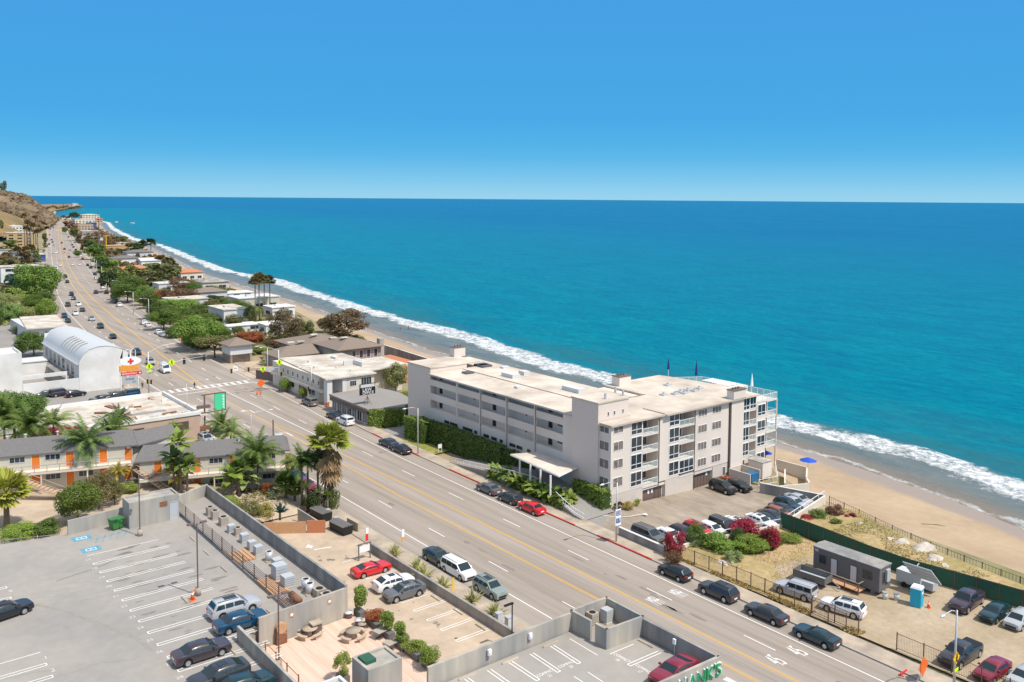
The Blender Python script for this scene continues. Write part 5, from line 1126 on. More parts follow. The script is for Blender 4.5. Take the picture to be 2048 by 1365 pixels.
# vaulted hall
car('hatch', 'green', 90, 788, 'dark green hatchback, left of three cars in front of the white yard wall', 97, .03, G8)
car('jeep', 'brown', 122, 786, 'dark maroon black SUV in the middle of the three by the white yard wall', -82, .03, G8)
car('hatch', 'black', 151, 787, 'black hatchback, right of three cars in front of the white yard wall', -82, .03, G8)
car('sedan', 'black', 202, 797, 'black car half hidden behind the roof edge of the stripped building, left one', 95, .03, G8)
car('suv', 'black', 228, 794, 'black car behind the roof edge of the stripped building, middle one', 95, .03, G8)
car('jeep', 'blue', 257, 789, 'blue boxy SUV parked beneath the liquor sign', 95, .03, G8)
# traffic (heading from the road tangent)
def th(y, d): return math.degrees(math.atan2(-(interp(YR, y+8)-interp(YR, y-8)), 16))+(180 if d < 0 else 0)
TR = [
 ('workvan', 'white', 330, 738, -1, 'white work van with roof rack and ladder approaching the crossing'), ('suv', 'silver', 301, 723, -1, 'silver SUV following the white work van'),
 ('suv', 'dark', 274, 704, -1, 'dark SUV behind the silver SUV in the oncoming lanes'), ('suv', 'black', 254, 717, -1, 'black car standing beside the gallery posts of the vaulted hall'),
 ('sedan', 'black', 226, 672, -1, 'black sedan passing the roof of the vaulted hall'), ('suv', 'dark', 201, 652, -1, 'dark blue SUV in the oncoming inner lane above the vaulted hall'),
 ('cuv', 'silver', 183.5, 637, -1, 'silver blue crossover ahead of the dark blue SUV'), ('suv', 'white', 151, 626, -1, 'white SUV in the oncoming outer lane'),
 ('sedan', 'dark', 165, 619, -1, 'dark sedan in the inner lane right of the white SUV'), ('suv', 'white', 157, 608, -1, 'white crossover one place behind the dark sedan'),
 ('suv', 'dark', 136, 609, -1, 'dark SUV in the outer lane beside the white crossover'), ('sedan', 'dark', 147, 596, -1, 'dark car close behind another dark car near the huge round tree'),
 ('suv', 'black', 143, 588, -1, 'black SUV, farther of the pair beside the huge round tree'), ('sedan', 'black', 134.5, 563, -1, 'black and white looking sedan right of the huge round tree'),
 ('suv', 'black', 131, 553, -1, 'black SUV with bright plate right of the huge round tree'), ('suv', 'brown', 192, 584, 1, 'dark maroon SUV driving away in the outer lane'),
 ('sedan', 'white', 120.5, 530, -1, 'white car crossing the far junction on the left'), ('sedan', 'white', 145, 529, 1, 'white car waiting at the far junction, inner lane'), ('sedan', 'white', 159, 529, 1, 'white car waiting at the far junction, outer lane'),
 ('sedan', 'black', 138, 513.5, 1, 'black car just past the far junction'), ('workvan', 'white', 112, 505, -1, 'white box van in the far oncoming lane'),
 ('suv', 'dark', 129, 498, 1, 'dark SUV level with the white box van'), ('sedan', 'silver', 140, 500, 1, 'silver car right of the dark SUV on the far stretch'),
 ('sedan', 'blue', 98, 488, -1, 'blue car ahead of a white one on the far left lane'), ('sedan', 'white', 99, 492.5, -1, 'white car close to the blue one on the far left lane'),
 ('sedan', 'silver', 107.5, 490, -1, 'silver car in the inner far lane'), ('sedan', 'dark', 123.5, 485.5, 1, 'lone dark car driving away on the far stretch'),
 ('sedan', 'brown', 103, 479.5, -1, 'brown car in the tight far queue, first'), ('sedan', 'dark', 105, 484, -1, 'dark car at the tail of the tight far queue'),
 ('sedan', 'red', 94.5, 477.5, -1, 'small red car far away in the outer lane'), ('sedan', 'red', 99.5, 469.5, -1, 'small red and white car beyond the other red one'),
 ('sedan', 'white', 114.7, 470, 1, 'white speck of a car driving away under the ridge'), ('sedan', 'white', 113, 461, 1, 'farthest white car driving away before the bend'),
 ('sedan', 'dark', 107, 455, -1, 'dark car entering the far bend'), ('sedan', 'black', 101, 458, -1, 'right one of two black cars at the far bend'), ('sedan', 'black', 97, 457.5, -1, 'left one of two black cars at the far bend')]
for kd, cl, u, v, d, lb in TR:
    q = at(u, v, .8); far = q.y > 330
    o = car(kd, cl, u, v, lb, th(q.y, d), 0, G7, light=far, zc=.8, xy=(q.x, q.y))
PK = [('sedan', 'silver', 325, 668.5, 'silver sedan, nearer of the pair parked before the orange barrier'), ('sedan', 'white', 316.5, 663.5, 'white sedan, farther of the pair parked before the orange barrier'),
 ('sedan', 'white', 295.6, 649.5, 'white sedan, nearer of two at the foot of the lamp by the tall hedge'), ('suv', 'white', 287, 645, 'white SUV, farther of two at the foot of the lamp by the tall hedge'),
 ('suv', 'white', 238.5, 610, 'white SUV parked beside the wooden gate'), ('suv', 'black', 231, 603.5, 'black car tucked behind the white SUV near the wooden gate'), ('sedan', 'dark', 227, 600, 'dark car parked under the green roadside trees'),
 ('suv', 'black', 213, 584.5, 'black car in the tree shade at the seaward verge'), ('suv', 'white', 206, 574.5, 'white car parked by itself below the leaning tree'), ('suv', 'gray', 198, 563.5, 'gray car parked by the lamp foot beyond the white one'),
 ('suv', 'dark', 190, 548, 'dark cluttered pickup shaped car at the verge'), ('suv', 'teal', 181.5, 535, 'teal van at the verge near the far junction'), ('sedan', 'black', 175, 530, 'black car next to the teal van'),
 ('sedan', 'red', 165, 517.5, 'red car parked at the far seaward verge'), ('sedan', 'white', 162, 511, 'white car behind the red one at the far verge'), ('sedan', 'dark', 157, 506, 'dark car behind the white one at the far verge'),
 ('sedan', 'black', 151.6, 499.5, 'black car in the middle of the far verge row'), ('sedan', 'blue', 147, 494, 'dark blue car in the far verge row'), ('sedan', 'dark', 144.5, 489.5, 'dark car beyond the blue one in the far verge row'), ('sedan', 'silver', 142, 483, 'silver car high in the far verge row'), ('sedan', 'black', 137, 474, 'last black car of the far verge row')]
for kd, cl, u, v, lb in PK:
    q = at(u, v, .7); car(kd, cl, u, v, lb, th(q.y, 1), 0, 'cars parked along the far seaward verge', light=q.y > 330, xy=(q.x, q.y))
PL = [('sedan', 'teal', 136, 641, 'teal sedan, nearer of two parked beside the red tubs'), ('suv', 'blue', 129, 632, 'blue SUV, farther of two parked beside the red tubs'), ('sedan', 'dark', 105, 592.5, 'dark car in the shade below the huge round tree'),
 ('workvan', 'white', 111.5, 538, 'white and dark truck parked beside the top of the huge round tree'), ('workvan', 'white', 86, 493, 'white van parked on the far landward side'), ('sedan', 'dark', 88, 502, 'dark car parked in front of the white van on the landward side'), ('sedan', 'blue', 88, 508, 'blue white car parked on the far landward side, nearest'), ('suv', 'black', 78, 512, 'black van parked outside the small teal shop')]
for kd, cl, u, v, lb in PL:
    q = at(u, v, .7); car(kd, cl, u, v, lb, th(q.y, -1), 0, 'cars parked along the far landward side', light=q.y > 330, xy=(q.x, q.y))
for kk in PV.values():
    if '_used' in kk: del kk['_used']
# ================================================================ VEGETATION
def rv(rn): 
    while True:
        v = Vector((rn.uniform(-1, 1), rn.uniform(-1, 1), rn.uniform(-1, 1)))
        if 0.05 < v.length < 1: return v.normalized()
def leafquad(mb, p, n_, s, rn, asp=1.0):
    t_ = n_.orthogonal().normalized(); t_ = Matrix.Rotation(rn.uniform(0, 6.28), 3, n_) @ t_; b2 = n_.cross(t_)
    mb.v += [tuple(p-t_*s*asp), tuple(p+b2*s*.62), tuple(p+t_*s*asp), tuple(p-b2*s*.62)]; i = len(mb.v); mb.f.append((i-4, i-3, i-2, i-1)); mb.m.append(0)
def crown_mesh(seed, nl=2600, lobes=16, leaf=.075, shape='round', name='crown'):
    """unit crown: radius about 1 in x and y, z from 0 to 2 (scaled later)"""
    rn = random.Random(seed); mb = MB(); L_ = []
    for i in range(lobes):
        d = rv(rn); r = rn.uniform(.45, .72)
        if shape == 'umbrella': c = Vector((d.x*r*1.05, d.y*r*1.05, 1.15+abs(d.z)*.35)); rr = rn.uniform(.28, .42)
        elif shape == 'dense': c = Vector((d.x*r*1.2, d.y*r*1.2, 1+d.z*r*1.0)); rr = rn.uniform(.2, .42)
        elif shape == 'column': c = Vector((d.x*.35, d.y*.35, rn.uniform(.3, 1.75))); rr = rn.uniform(.3, .5)
        elif shape == 'loose': c = Vector((d.x*r*1.1, d.y*r*1.1, 1+d.z*r*1.15)); rr = rn.uniform(.2, .36)
        else: c = Vector((d.x*r, d.y*r, 1+d.z*r*.85)); rr = rn.uniform(.34, .5)
        L_.append((c, rr))
    tot = sum(r*r for _, r in L_)
    for c, r in L_:
        for j in range(int(nl*r*r/tot)):
            d = rv(rn); q = rn.uniform(.55, 1.04)**.6; p = c+Vector((d.x, d.y, d.z*.85))*r*q
            if p.z < .08: continue
            n_ = (d+rv(rn)*.75+Vector((0, 0, .25))).normalized(); leafquad(mb, p, n_, leaf*rn.uniform(.6, 1.25), rn, rn.uniform(.7, 1.2))
    return mb
def mesh_of(mb, name, m_):
    me = bpy.data.meshes.new(name); me.from_pydata(mb.v, [], mb.f); me.materials.append(K[m_]); me.update(); return me
CR = {s: [mesh_of(crown_mesh(i*7+hash(s) % 1 + sd, nl, lb, lf, s), 'crown', 'leaf') for i in range(nv)] for s, nl, lb, lf, nv, sd in (('round', 4200, 22, .062, 3, 11), ('umbrella', 3600, 20, .06, 2, 31), ('column', 3000, 12, .075, 2, 51), ('loose', 5200, 34, .045, 3, 71))}
CR['dense'] = [mesh_of(crown_mesh(200+i*9, 11000, 44, .042, 'dense'), 'crown', 'leaf') for i in range(3)]
CRS = {s: [mesh_of(crown_mesh(i*5+sd, 900, 12, .13, s), 'crown', 'leaf') for i in range(3)] for s, sd in (('round', 101), ('umbrella', 131), ('loose', 151), ('column', 171))}
def trunk_mesh(seed, n_=5):
    rn = random.Random(seed); mb = MB(); mb.tube([(0, 0, -.3), (rn.uniform(-.05, .05), .02, .5), (.03, 0, 1.0)], .09, 7, 0, .06)
    for i in range(n_):
        a = i*6.28/n_+rn.uniform(-.4, .4); r = rn.uniform(.4, .7); mb.tube([(0, 0, rn.uniform(.5, .9)), (math.cos(a)*r*.5, math.sin(a)*r*.5, 1.15), (math.cos(a)*r, math.sin(a)*r, 1.5)], .045, 5, 0, .012)
    return mesh_of(mb, 'trunk', 'trunk')
TRK = [trunk_mesh(i) for i in range(3)]
GC = dict(green=(.095, .14, .03), bright=(.16, .215, .04), dark=(.045, .075, .022), olive=(.13, .13, .045), brown=(.15, .095, .05), russet=(.26, .09, .035), lime=(.2, .25, .05), gray=(.13, .15, .1), red=(.25, .028, .045), yellow=(.28, .23, .05), pale=(.2, .24, .09), blue=(.05, .1, .09), mauve=(.2, .13, .12))
vi = [0]
def vobj(name, me, parent, loc, sc, rz, colr):
    o = bpy.data.objects.new(name, me); COL.objects.link(o); o.parent = parent; o.location = loc; o.scale = sc; o.rotation_euler = (0, 0, rz); o.color = (*colr, 1); return o
def tree(u, v, wpx, hpx, c, label, shape='round', z=0.0, name='tree', grp='trees and bushes among the beach houses', bush=False, wdep=None, cat=None):
    """u, v: foot of the crown in the photo; wpx, hpx its size there"""
    vi[0] += 1; i = vi[0]; q = at(u, v, z); s = (v-(HOR+SLOPE*u))/(H-z); w_ = wpx/s; h_ = hpx/s*1.0; far = q.y > 420
    colr = GC[c] if isinstance(c, str) else c; rn = random.Random(i)
    colr = tuple(x*rn.uniform(.88, 1.12) for x in colr)
    t = thing(name, label, cat or ('bush' if bush else 'tree'), q, 0, grp)
    d_ = wdep or w_;  w_ *= 1.04; h_ *= 1.08; lift = 0 if bush or label.startswith('huge') else h_*.1
    pool = (CRS if (far or w_ < 2.2) and not label.startswith('huge') else CR)['dense' if shape == 'round' and w_ > 5 and (not far or label.startswith('huge')) else shape]
    vobj('crown', pool[i % len(pool)], t, (0, 0, lift-(.14*h_ if bush or label.startswith('huge') else 0)), (w_/2*1.03, d_/2*1.03, (h_-lift+(.1*h_ if bush else 0))/1.85), rn.uniform(0, 6.28) if wdep is None else 0, colr)
    if not bush:
        vobj('trunk', TRK[i % 3], t, (0, 0, 0), (max(1.2, w_*.28), max(1.2, d_*.28), h_*.5), rn.uniform(0, 6), (1, 1, 1))
    return t
def hedge(label, pts, wd, h_, c, z=0.0, n_=70, leaf=.17, name='hedge', grp=None, top=None):
    vi[0] += 1; rn = random.Random(vi[0]); mb = MB(); o0 = Vector((*pts[0], z)); tot = 0
    for a, b2 in zip(pts, pts[1:]):
        a = Vector((*a, z)); b2 = Vector((*b2, z)); L_ = (b2-a).length; d = (b2-a)/L_; nn = Vector((-d.y, d.x, 0))
        for j in range(int(n_*L_*(h_*1.6+wd))):
            s = rn.uniform(-.15, L_+.15); f_ = rn.random()*(2*h_+wd); p = a+d*s
            bulge = 1+.14*mnoise.noise(Vector((s*.6, f_*.8, vi[0])))
            if f_ < h_: q = p-nn*wd/2*bulge+Vector((0, 0, f_)); n_2 = -nn
            elif f_ < 2*h_: q = p+nn*wd/2*bulge+Vector((0, 0, f_-h_)); n_2 = nn
            else: q = p+nn*(f_-2*h_-wd/2)+Vector((0, 0, h_*bulge)); n_2 = Vector((0, 0, 1))
            q += rv(rn)*.12; leafquad(mb, q-o0, (n_2+rv(rn)*.8).normalized(), leaf*rn.uniform(.6, 1.3), rn)
    t = thing(name, label, 'hedge', o0, 0, grp); me = mesh_of(mb, 'foliage', 'leaf'); vobj('foliage', me, t, (0, 0, 0), (1, 1, 1), 0, GC[c] if isinstance(c, str) else c)
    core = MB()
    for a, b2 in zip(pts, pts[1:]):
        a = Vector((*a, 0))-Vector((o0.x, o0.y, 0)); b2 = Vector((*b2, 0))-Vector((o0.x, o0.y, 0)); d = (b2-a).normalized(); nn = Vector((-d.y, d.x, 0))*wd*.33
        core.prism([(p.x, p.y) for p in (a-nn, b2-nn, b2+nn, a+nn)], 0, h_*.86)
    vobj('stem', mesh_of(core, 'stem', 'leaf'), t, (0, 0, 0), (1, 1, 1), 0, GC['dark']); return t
# ---- palms
def frond_feather(mb, rn, az, el, L_, droop, wl=.55, seg=9):
    p = Vector((0, 0, 0)); d = Vector((math.cos(az)*math.cos(el), math.sin(az)*math.cos(el), math.sin(el))); pts = [p.copy()]
    for i in range(seg): p = p+d*L_/seg; d = (d+Vector((0, 0, -droop/seg*(.6+i*.18)))).normalized(); pts.append(p.copy())
    mb.tube(pts, .035, 3, 0, .01)
    for i in range(1, seg+1):
        d = (pts[i]-pts[i-1]).normalized(); side = d.cross(Vector((0, 0, 1))).normalized(); ww = wl*math.sin(math.pi*min(1, (i+1.5)/(seg+2)))+.12
        for s in (-1, 1):
            for k_ in range(3):
                a = pts[i-1].lerp(pts[i], (k_+.5)/3); tip = a+side*s*ww+d*ww*.55+Vector((0, 0, -ww*rn.uniform(.2, .65))); w2 = d*.06
                mb.v += [tuple(a-w2), tuple(a+w2), tuple(tip)]; n_ = len(mb.v); mb.f.append((n_-3, n_-2, n_-1)); mb.m.append(0)
def crown_feather(seed, nf=34, L_=3.2, droop=1.3, lo=-.2):
    rn = random.Random(seed); mb = MB()
    for i in range(nf): frond_feather(mb, rn, i*2.4+rn.uniform(-.2, .2), rn.uniform(lo, 1.35)*(1 if i > 3 else 1), L_*rn.uniform(.8, 1.1), droop*rn.uniform(.7, 1.2))
    return mb
def crown_fan(seed, nf=44, L_=1.5, dead=0):
    rn = random.Random(seed); mb = MB()
    for i in range(nf):
        az = i*2.4; el = rn.uniform(-.35, 1.3) if not dead else rn.uniform(-1.45, -.5); l_ = L_*rn.uniform(.75, 1.1)
        d = Vector((math.cos(az)*math.cos(el), math.sin(az)*math.cos(el), math.sin(el))); side = d.cross(Vector((0, 0, 1))).normalized(); upv = side.cross(d); c = d*l_*.45; o0 = Vector((0, 0, -rn.uniform(0, 1.2) if dead else 0))
        mb.tube([o0, o0+c], .02, 3)
        for k_ in range(9):
            a = (k_-4)*.3; tip = c+(d*math.cos(a)+side*math.sin(a))*l_*.6-Vector((0, 0, .12*abs(a)*l_))+o0; m2 = c+o0+(d*math.cos(a)+side*math.sin(a))*l_*.32
            w2 = (side*math.cos(a)-d*math.sin(a))*l_*.085; mb.v += [tuple(c+o0), tuple(m2+w2), tuple(tip), tuple(m2-w2)]; n_ = len(mb.v); mb.f.append((n_-4, n_-3, n_-2, n_-1)); mb.m.append(0)
    return mb
def crown_paddle(seed, nf=34, L_=1.7):
    rn = random.Random(seed); mb = MB()
    for i in range(nf):
        az = i*2.4; el = rn.uniform(.2, 1.4); l_ = L_*rn.uniform(.7, 1.1); d = Vector((math.cos(az)*math.cos(el), math.sin(az)*math.cos(el), math.sin(el))); side = d.cross(Vector((0, 0, 1))).normalized(); p = Vector((rn.uniform(-.2, .2), rn.uniform(-.2, .2), rn.uniform(-.5, .2))); pts = []; dd = d.copy()
        for s in range(6): pts.append(p.copy()); p = p+dd*l_/5; dd = (dd+Vector((0, 0, -.26))).normalized()
        mb.tube(pts[:3], .03, 3)
        for s in range(1, 5):
            wa = [.02, .22, .27, .22, .03]; a, b2 = pts[s], pts[s+1]
            mb.v += [tuple(a-side*wa[s-1]*l_*.7), tuple(a+side*wa[s-1]*l_*.7), tuple(b2+side*wa[s]*l_*.7), tuple(b2-side*wa[s]*l_*.7)]; n_ = len(mb.v); mb.f.append((n_-4, n_-3, n_-2, n_-1)); mb.m.append(0)
    return mb
PM = {'feather': [mesh_of(crown_feather(i+1), 'crown', 'leaf') for i in range(3)], 'fan': [mesh_of(crown_fan(i+5), 'crown', 'leaf') for i in range(2)], 'dead': [mesh_of(crown_fan(9, 26, 1.3, 1), 'crown', 'leaf')], 'paddle': [mesh_of(crown_paddle(i+20), 'crown', 'leaf') for i in range(3)], 'spiky': None}
sp_ = MB(); rn0 = random.Random(4)
for i in range(60):
    az, el_ = rn0.uniform(0, 6.28), rn0.uniform(.3, 1.5); l_ = rn0.uniform(.8, 1.3); d = Vector((math.cos(az)*math.cos(el_), math.sin(az)*math.cos(el_), math.sin(el_))); s_ = d.cross(Vector((0, 0, 1))).normalized()*.05
    sp_.v += [tuple(-s_), tuple(s_), tuple(d*l_*.6+s_*.9), tuple(d*l_-Vector((0, 0, .1))), tuple(d*l_*.6-s_*.9)]; n_ = len(sp_.v); sp_.f.append(tuple(range(n_-5, n_))); sp_.m.append(0)
PM['spiky'] = [mesh_of(sp_, 'crown', 'leaf')]
def palm(x, y, z, h_, kind, label, sc=1.0, colr='green', grp=None, lean=(0, 0), tr=.17, dead=False, name='palm_tree'):
    vi[0] += 1; i = vi[0]; rn = random.Random(i); t = thing(name, label, 'palm tree' if kind in ('feather', 'fan') else 'plant', (x, y, z), 0, grp); tp = Vector((lean[0], lean[1], h_))
    mb = MB(); mb.tube([(0, 0, -.3), (lean[0]*.25, lean[1]*.25, h_*.45), tuple(tp)], tr*1.15, 8, 0, tr*.75); mb.build('trunk', K['palm_trunk'], t, True)
    vobj('crown', PM[kind][i % len(PM[kind])], t, tuple(tp), (sc,)*3, rn.uniform(0, 6), GC[colr] if isinstance(colr, str) else colr)
    if dead: vobj('dead_skirt', PM['dead'][0], t, tuple(tp-Vector((0, 0, .1))), (sc, sc, sc*1.4), rn.uniform(0, 6), (.24, .16, .08))
    return t
def palmpx(u, vb, z, vtop, kind, label, sc=1.0, **kw):
    if kw.get('grp') == GP: sc *= 1.1 if kind == 'paddle' else 1.3 if kind == 'feather' and sc > .7 and 'dark' not in label or kind == 'paddle' else 1.05
    q = at(u, vb, z); s = (vb-(HOR+SLOPE*u))/(H-z); return palm(q.x, q.y, z, (vb-vtop)/s, kind, label, sc, **kw)
GT = 'trees and bushes among the beach houses'
T = [ # u, v, w, h, colour, label, shape, bush
 (72, 594, 98, 76, (.15, .19, .04), 'huge round light green tree beside the highway on the left', 'round', 0), (38, 588, 46, 44, 'blue', 'dark bluish tree squeezed against the huge round tree', 'round', 0),
 (68, 712, 66, 46, 'green', 'round green tree behind the white yard left of the vaulted hall', 'round', 0), (-4, 665, 22, 52, 'green', 'green tree cut off at the left edge beside the old gray building', 'round', 0),
 (95, 638, 44, 42, 'bright', 'bright green roadside bush at the foot of the bank', 'round', 1), (65, 618, 44, 28, 'green', 'leafy bush in the middle of the green bank', 'round', 1), (30, 600, 44, 26, 'bright', 'bright bush at the top of the green bank', 'round', 1), (22, 642, 50, 34, 'pale', 'pale scrubby bush low on the green bank', 'loose', 1), (55, 640, 30, 18, 'pale', 'small pale bush on the green bank', 'loose', 1), (2, 630, 30, 40, 'pale', 'pale scrub at the left edge of the bank', 'loose', 1), (36, 668, 22, 18, 'olive', 'olive bush behind the old gray building', 'loose', 1),
 (15, 545, 36, 30, 'olive', 'olive tree in front of the low white houses on the left', 'loose', 0), (45, 535, 40, 36, 'brown', 'brownish thin tree among the left side roofs', 'loose', 0), (70, 528, 30, 24, 'olive', 'thin olive tree beside the small teal shop', 'loose', 0),
 (22, 470, 44, 30, 'dark', 'dense dark green tree above the ochre flats', 'round', 0), (-2, 480, 26, 40, 'olive', 'dark olive tree at the left edge by the ochre flats', 'round', 0), (86, 455, 12, 14, 'brown', 'small dark tree at the roadside below the dry hill', 'round', 0),
 (14, 452, 60, 26, 'dark', 'broad dark trees on the slope left of the slim palms', 'round', 0), (5, 420, 12, 10, 'dark', 'small dark bush on the ridge side', 'round', 1),
 (430, 716, 76, 44, 'olive', 'gray green wide tree leaning over the pavement by the gatehouse', 'umbrella', 0), (400, 702, 90, 66, 'bright', 'large bright green hedge like tree beside the orange barrier', 'round', 0), (372, 662, 60, 30, 'green', 'green rounded tree left of the white modern house', 'round', 0), (372, 646, 34, 30, 'green', 'small round green tree before the slot windowed house', 'round', 0),
 (328, 660, 56, 40, 'green', 'gray green tree behind the lamp beside the parked white cars', 'round', 0), (345, 632, 110, 32, 'bright', 'long tall trimmed green hedge tree in front of the angular house', 'round', 0), (305, 640, 34, 50, 'green', 'tall green tree at the corner of the long hedge', 'column', 0),
 (255, 606, 60, 50, 'green', 'large green tree behind the third street lamp', 'round', 0), (232, 600, 26, 28, 'green', 'green bush beside the parked white SUV', 'round', 1), (215, 585, 36, 44, 'dark', 'dark tree leaning over the parked black car', 'round', 0), (205, 560, 26, 24, 'green', 'green tree near the far lamps', 'round', 0),
 (300, 580, 76, 44, 'olive', 'big brownish green tree in the middle of the gardens', 'loose', 0), (335, 572, 70, 52, 'olive', 'tall dark olive tree with bare limbs behind the terracotta villa', 'loose', 0), (350, 615, 66, 36, 'brown', 'brown green spreading tree above the long hedge', 'loose', 0), (380, 606, 40, 28, 'brown', 'brownish tree left of the curved roof house', 'loose', 0), (300, 602, 50, 26, 'pale', 'pale tree between the big olive trees and the lamp', 'loose', 0), (322, 596, 36, 18, 'bright', 'bright low bush behind the boulder gray roof', 'round', 1),
 (252, 546, 30, 22, 'olive', 'round olive tree in front of the white house', 'round', 0), (375, 572, 50, 14, 'olive', 'low dark hedge before the sand', 'round', 1), (188, 520, 40, 26, 'green', 'dark green tree mass left of the ochre compound', 'round', 0), (200, 534, 34, 22, 'green', 'green tree behind the far street lamps', 'round', 0), (225, 516, 40, 16, 'dark', 'dark hedge below the ochre compound', 'round', 1), (245, 512, 30, 14, 'dark', 'dark shrub right of the ochre compound', 'round', 1), (272, 512, 40, 26, 'dark', 'dark tangled trees beside the beach lamp', 'loose', 0),
 (165, 505, 22, 34, 'brown', 'thin brown tree beside the large metal roof', 'loose', 0), (150, 482, 24, 26, 'olive', 'olive tree left of the large metal roof', 'round', 0), (142, 470, 30, 20, 'brown', 'brown green trees before the orange rendered house', 'loose', 0), (150, 462, 30, 16, 'mauve', 'mauve brown trees beside the far houses', 'loose', 0), (138, 456, 26, 14, 'brown', 'far brown trees right of the bend', 'loose', 0), (148, 441, 20, 16, 'dark', 'dark tree beside the pale green mansion', 'round', 0), (132, 441, 16, 10, 'mauve', 'small far tree by the white houses', 'loose', 0), (237, 488, 40, 16, 'olive', 'row of short palms like trees near the surf', 'loose', 0), (298, 522, 16, 14, 'dark', 'dark round shrub on the sand edge', 'round', 1),
 (175, 493, 26, 16, 'green', 'green tree in front of the gray metal roofed building', 'round', 0),
 (420, 622, 46, 22, 'olive', 'olive shrubs beside the curved roof house', 'loose', 1), (455, 610, 40, 18, 'olive', 'dark low shrub on the white terrace', 'round', 1), (440, 636, 90, 26, 'green', 'long rounded hedge behind the white modern house', 'round', 1), (498, 646, 36, 34, 'olive', 'olive shrubs beneath the slim palms', 'loose', 1), (520, 658, 44, 16, 'green', 'green shrub strip by the white studio', 'round', 1),
 (572, 696, 70, 74, 'brown', 'tall brown spiky tree behind the yellow green bushes', 'loose', 0), (610, 676, 44, 34, 'olive', 'gray olive scrub beside the brown spiky tree', 'loose', 1), (500, 692, 64, 30, 'russet', 'reddish shrubs behind the gatehouse roof', 'round', 1), (478, 672, 26, 20, 'green', 'green dome bush left of the reddish shrubs', 'round', 1), (540, 700, 50, 22, 'brown', 'orange brown shrubs right of the gatehouse', 'loose', 1), (560, 694, 70, 22, 'lime', 'lime green bushes behind the brown shingled house', 'round', 1), (520, 706, 44, 16, 'lime', 'yellow green low bushes right of the gatehouse', 'round', 1),
 (685, 690, 112, 66, 'brown', 'large brown tangled tree beside the beach behind the shingled house', 'loose', 0), (655, 664, 40, 28, 'dark', 'dark green tree left of the large brown one', 'round', 0), (715, 690, 36, 20, 'olive', 'olive scrub at the seawall corner', 'loose', 1), (745, 728, 30, 12, 'olive', 'small shrubs on the red terrace', 'loose', 1),
 (792, 786, 60, 58, 'pale', 'pale flowering tree beside the apartment end wall', 'loose', 0), (812, 797, 30, 14, 'lime', 'lime green planting patch behind the law office roof', 'round', 1), (812, 818, 26, 12, 'lime', 'lime green planting patch by the apartment end wall', 'round', 1),
 (574, 784, 32, 26, 'bright', 'small bright street tree beside the tall signal pole', 'round', 0), (606, 797, 22, 20, 'bright', 'small bright street tree nearest the signal on the pavement', 'round', 0),
]
T += [(470, 628, 60, 26, 'green', 'green garden trees right behind the slot windowed house', 'round', 0), (505, 640, 40, 26, 'pale', 'pale shrubs at the foot of the two tall palms', 'loose', 0), (545, 652, 44, 18, 'olive', 'olive shrubs on the sand side of the white studio', 'loose', 1), (590, 662, 40, 20, 'olive', 'straggling shrubs where the sand meets the gardens', 'loose', 1), (430, 590, 40, 18, 'olive', 'olive shrub at the sand edge by the green gray roof', 'loose', 1), (385, 590, 40, 24, 'green', 'green tree on the beach side of the rusty brown one', 'round', 0), (340, 555, 40, 22, 'olive', 'olive tree between the villa and the terracotta roof', 'loose', 0), (300, 548, 40, 20, 'green', 'green tree in front of the short palms', 'round', 0), (265, 566, 50, 34, 'olive', 'olive tree over the villa forecourt', 'loose', 0), (222, 545, 30, 26, 'bright', 'bright tree by the sixth lamp', 'round', 0), (212, 530, 30, 20, 'olive', 'olive tree by the farthest lamps', 'loose', 0), (240, 530, 26, 14, 'green', 'low green tree before the long white house', 'round', 0), (180, 505, 24, 22, 'dark', 'dark tree opposite the far verge row', 'round', 0), (330, 606, 60, 26, 'russet', 'rusty tree crown beside the boulder gray roof', 'loose', 0), (288, 612, 36, 40, 'bright', 'bright tree behind the wooden gate', 'round', 0), (318, 640, 44, 36, 'green', 'green tree filling the left end of the long hedge', 'round', 0), (388, 690, 60, 40, 'bright', 'bright lower half of the hedge beside the orange barrier', 'round', 1), (352, 676, 40, 24, 'green', 'green verge shrub left of the orange barrier', 'round', 1), (458, 694, 30, 20, 'green', 'green shrub tucked behind the gatehouse wall', 'round', 1), (415, 650, 60, 24, 'green', 'green hedge across the front of the slot windowed house', 'round', 1), (155, 515, 16, 14, 'green', 'small green roadside tree by the red car', 'round', 0), (130, 468, 14, 14, 'green', 'small green tree on the right of the far bend', 'round', 0), (40, 705, 30, 14, 'green', 'low green bush beside the old gray building', 'round', 1), (20, 640, 60, 26, 'green', 'deep green bush at the lower left of the bank', 'round', 1)]
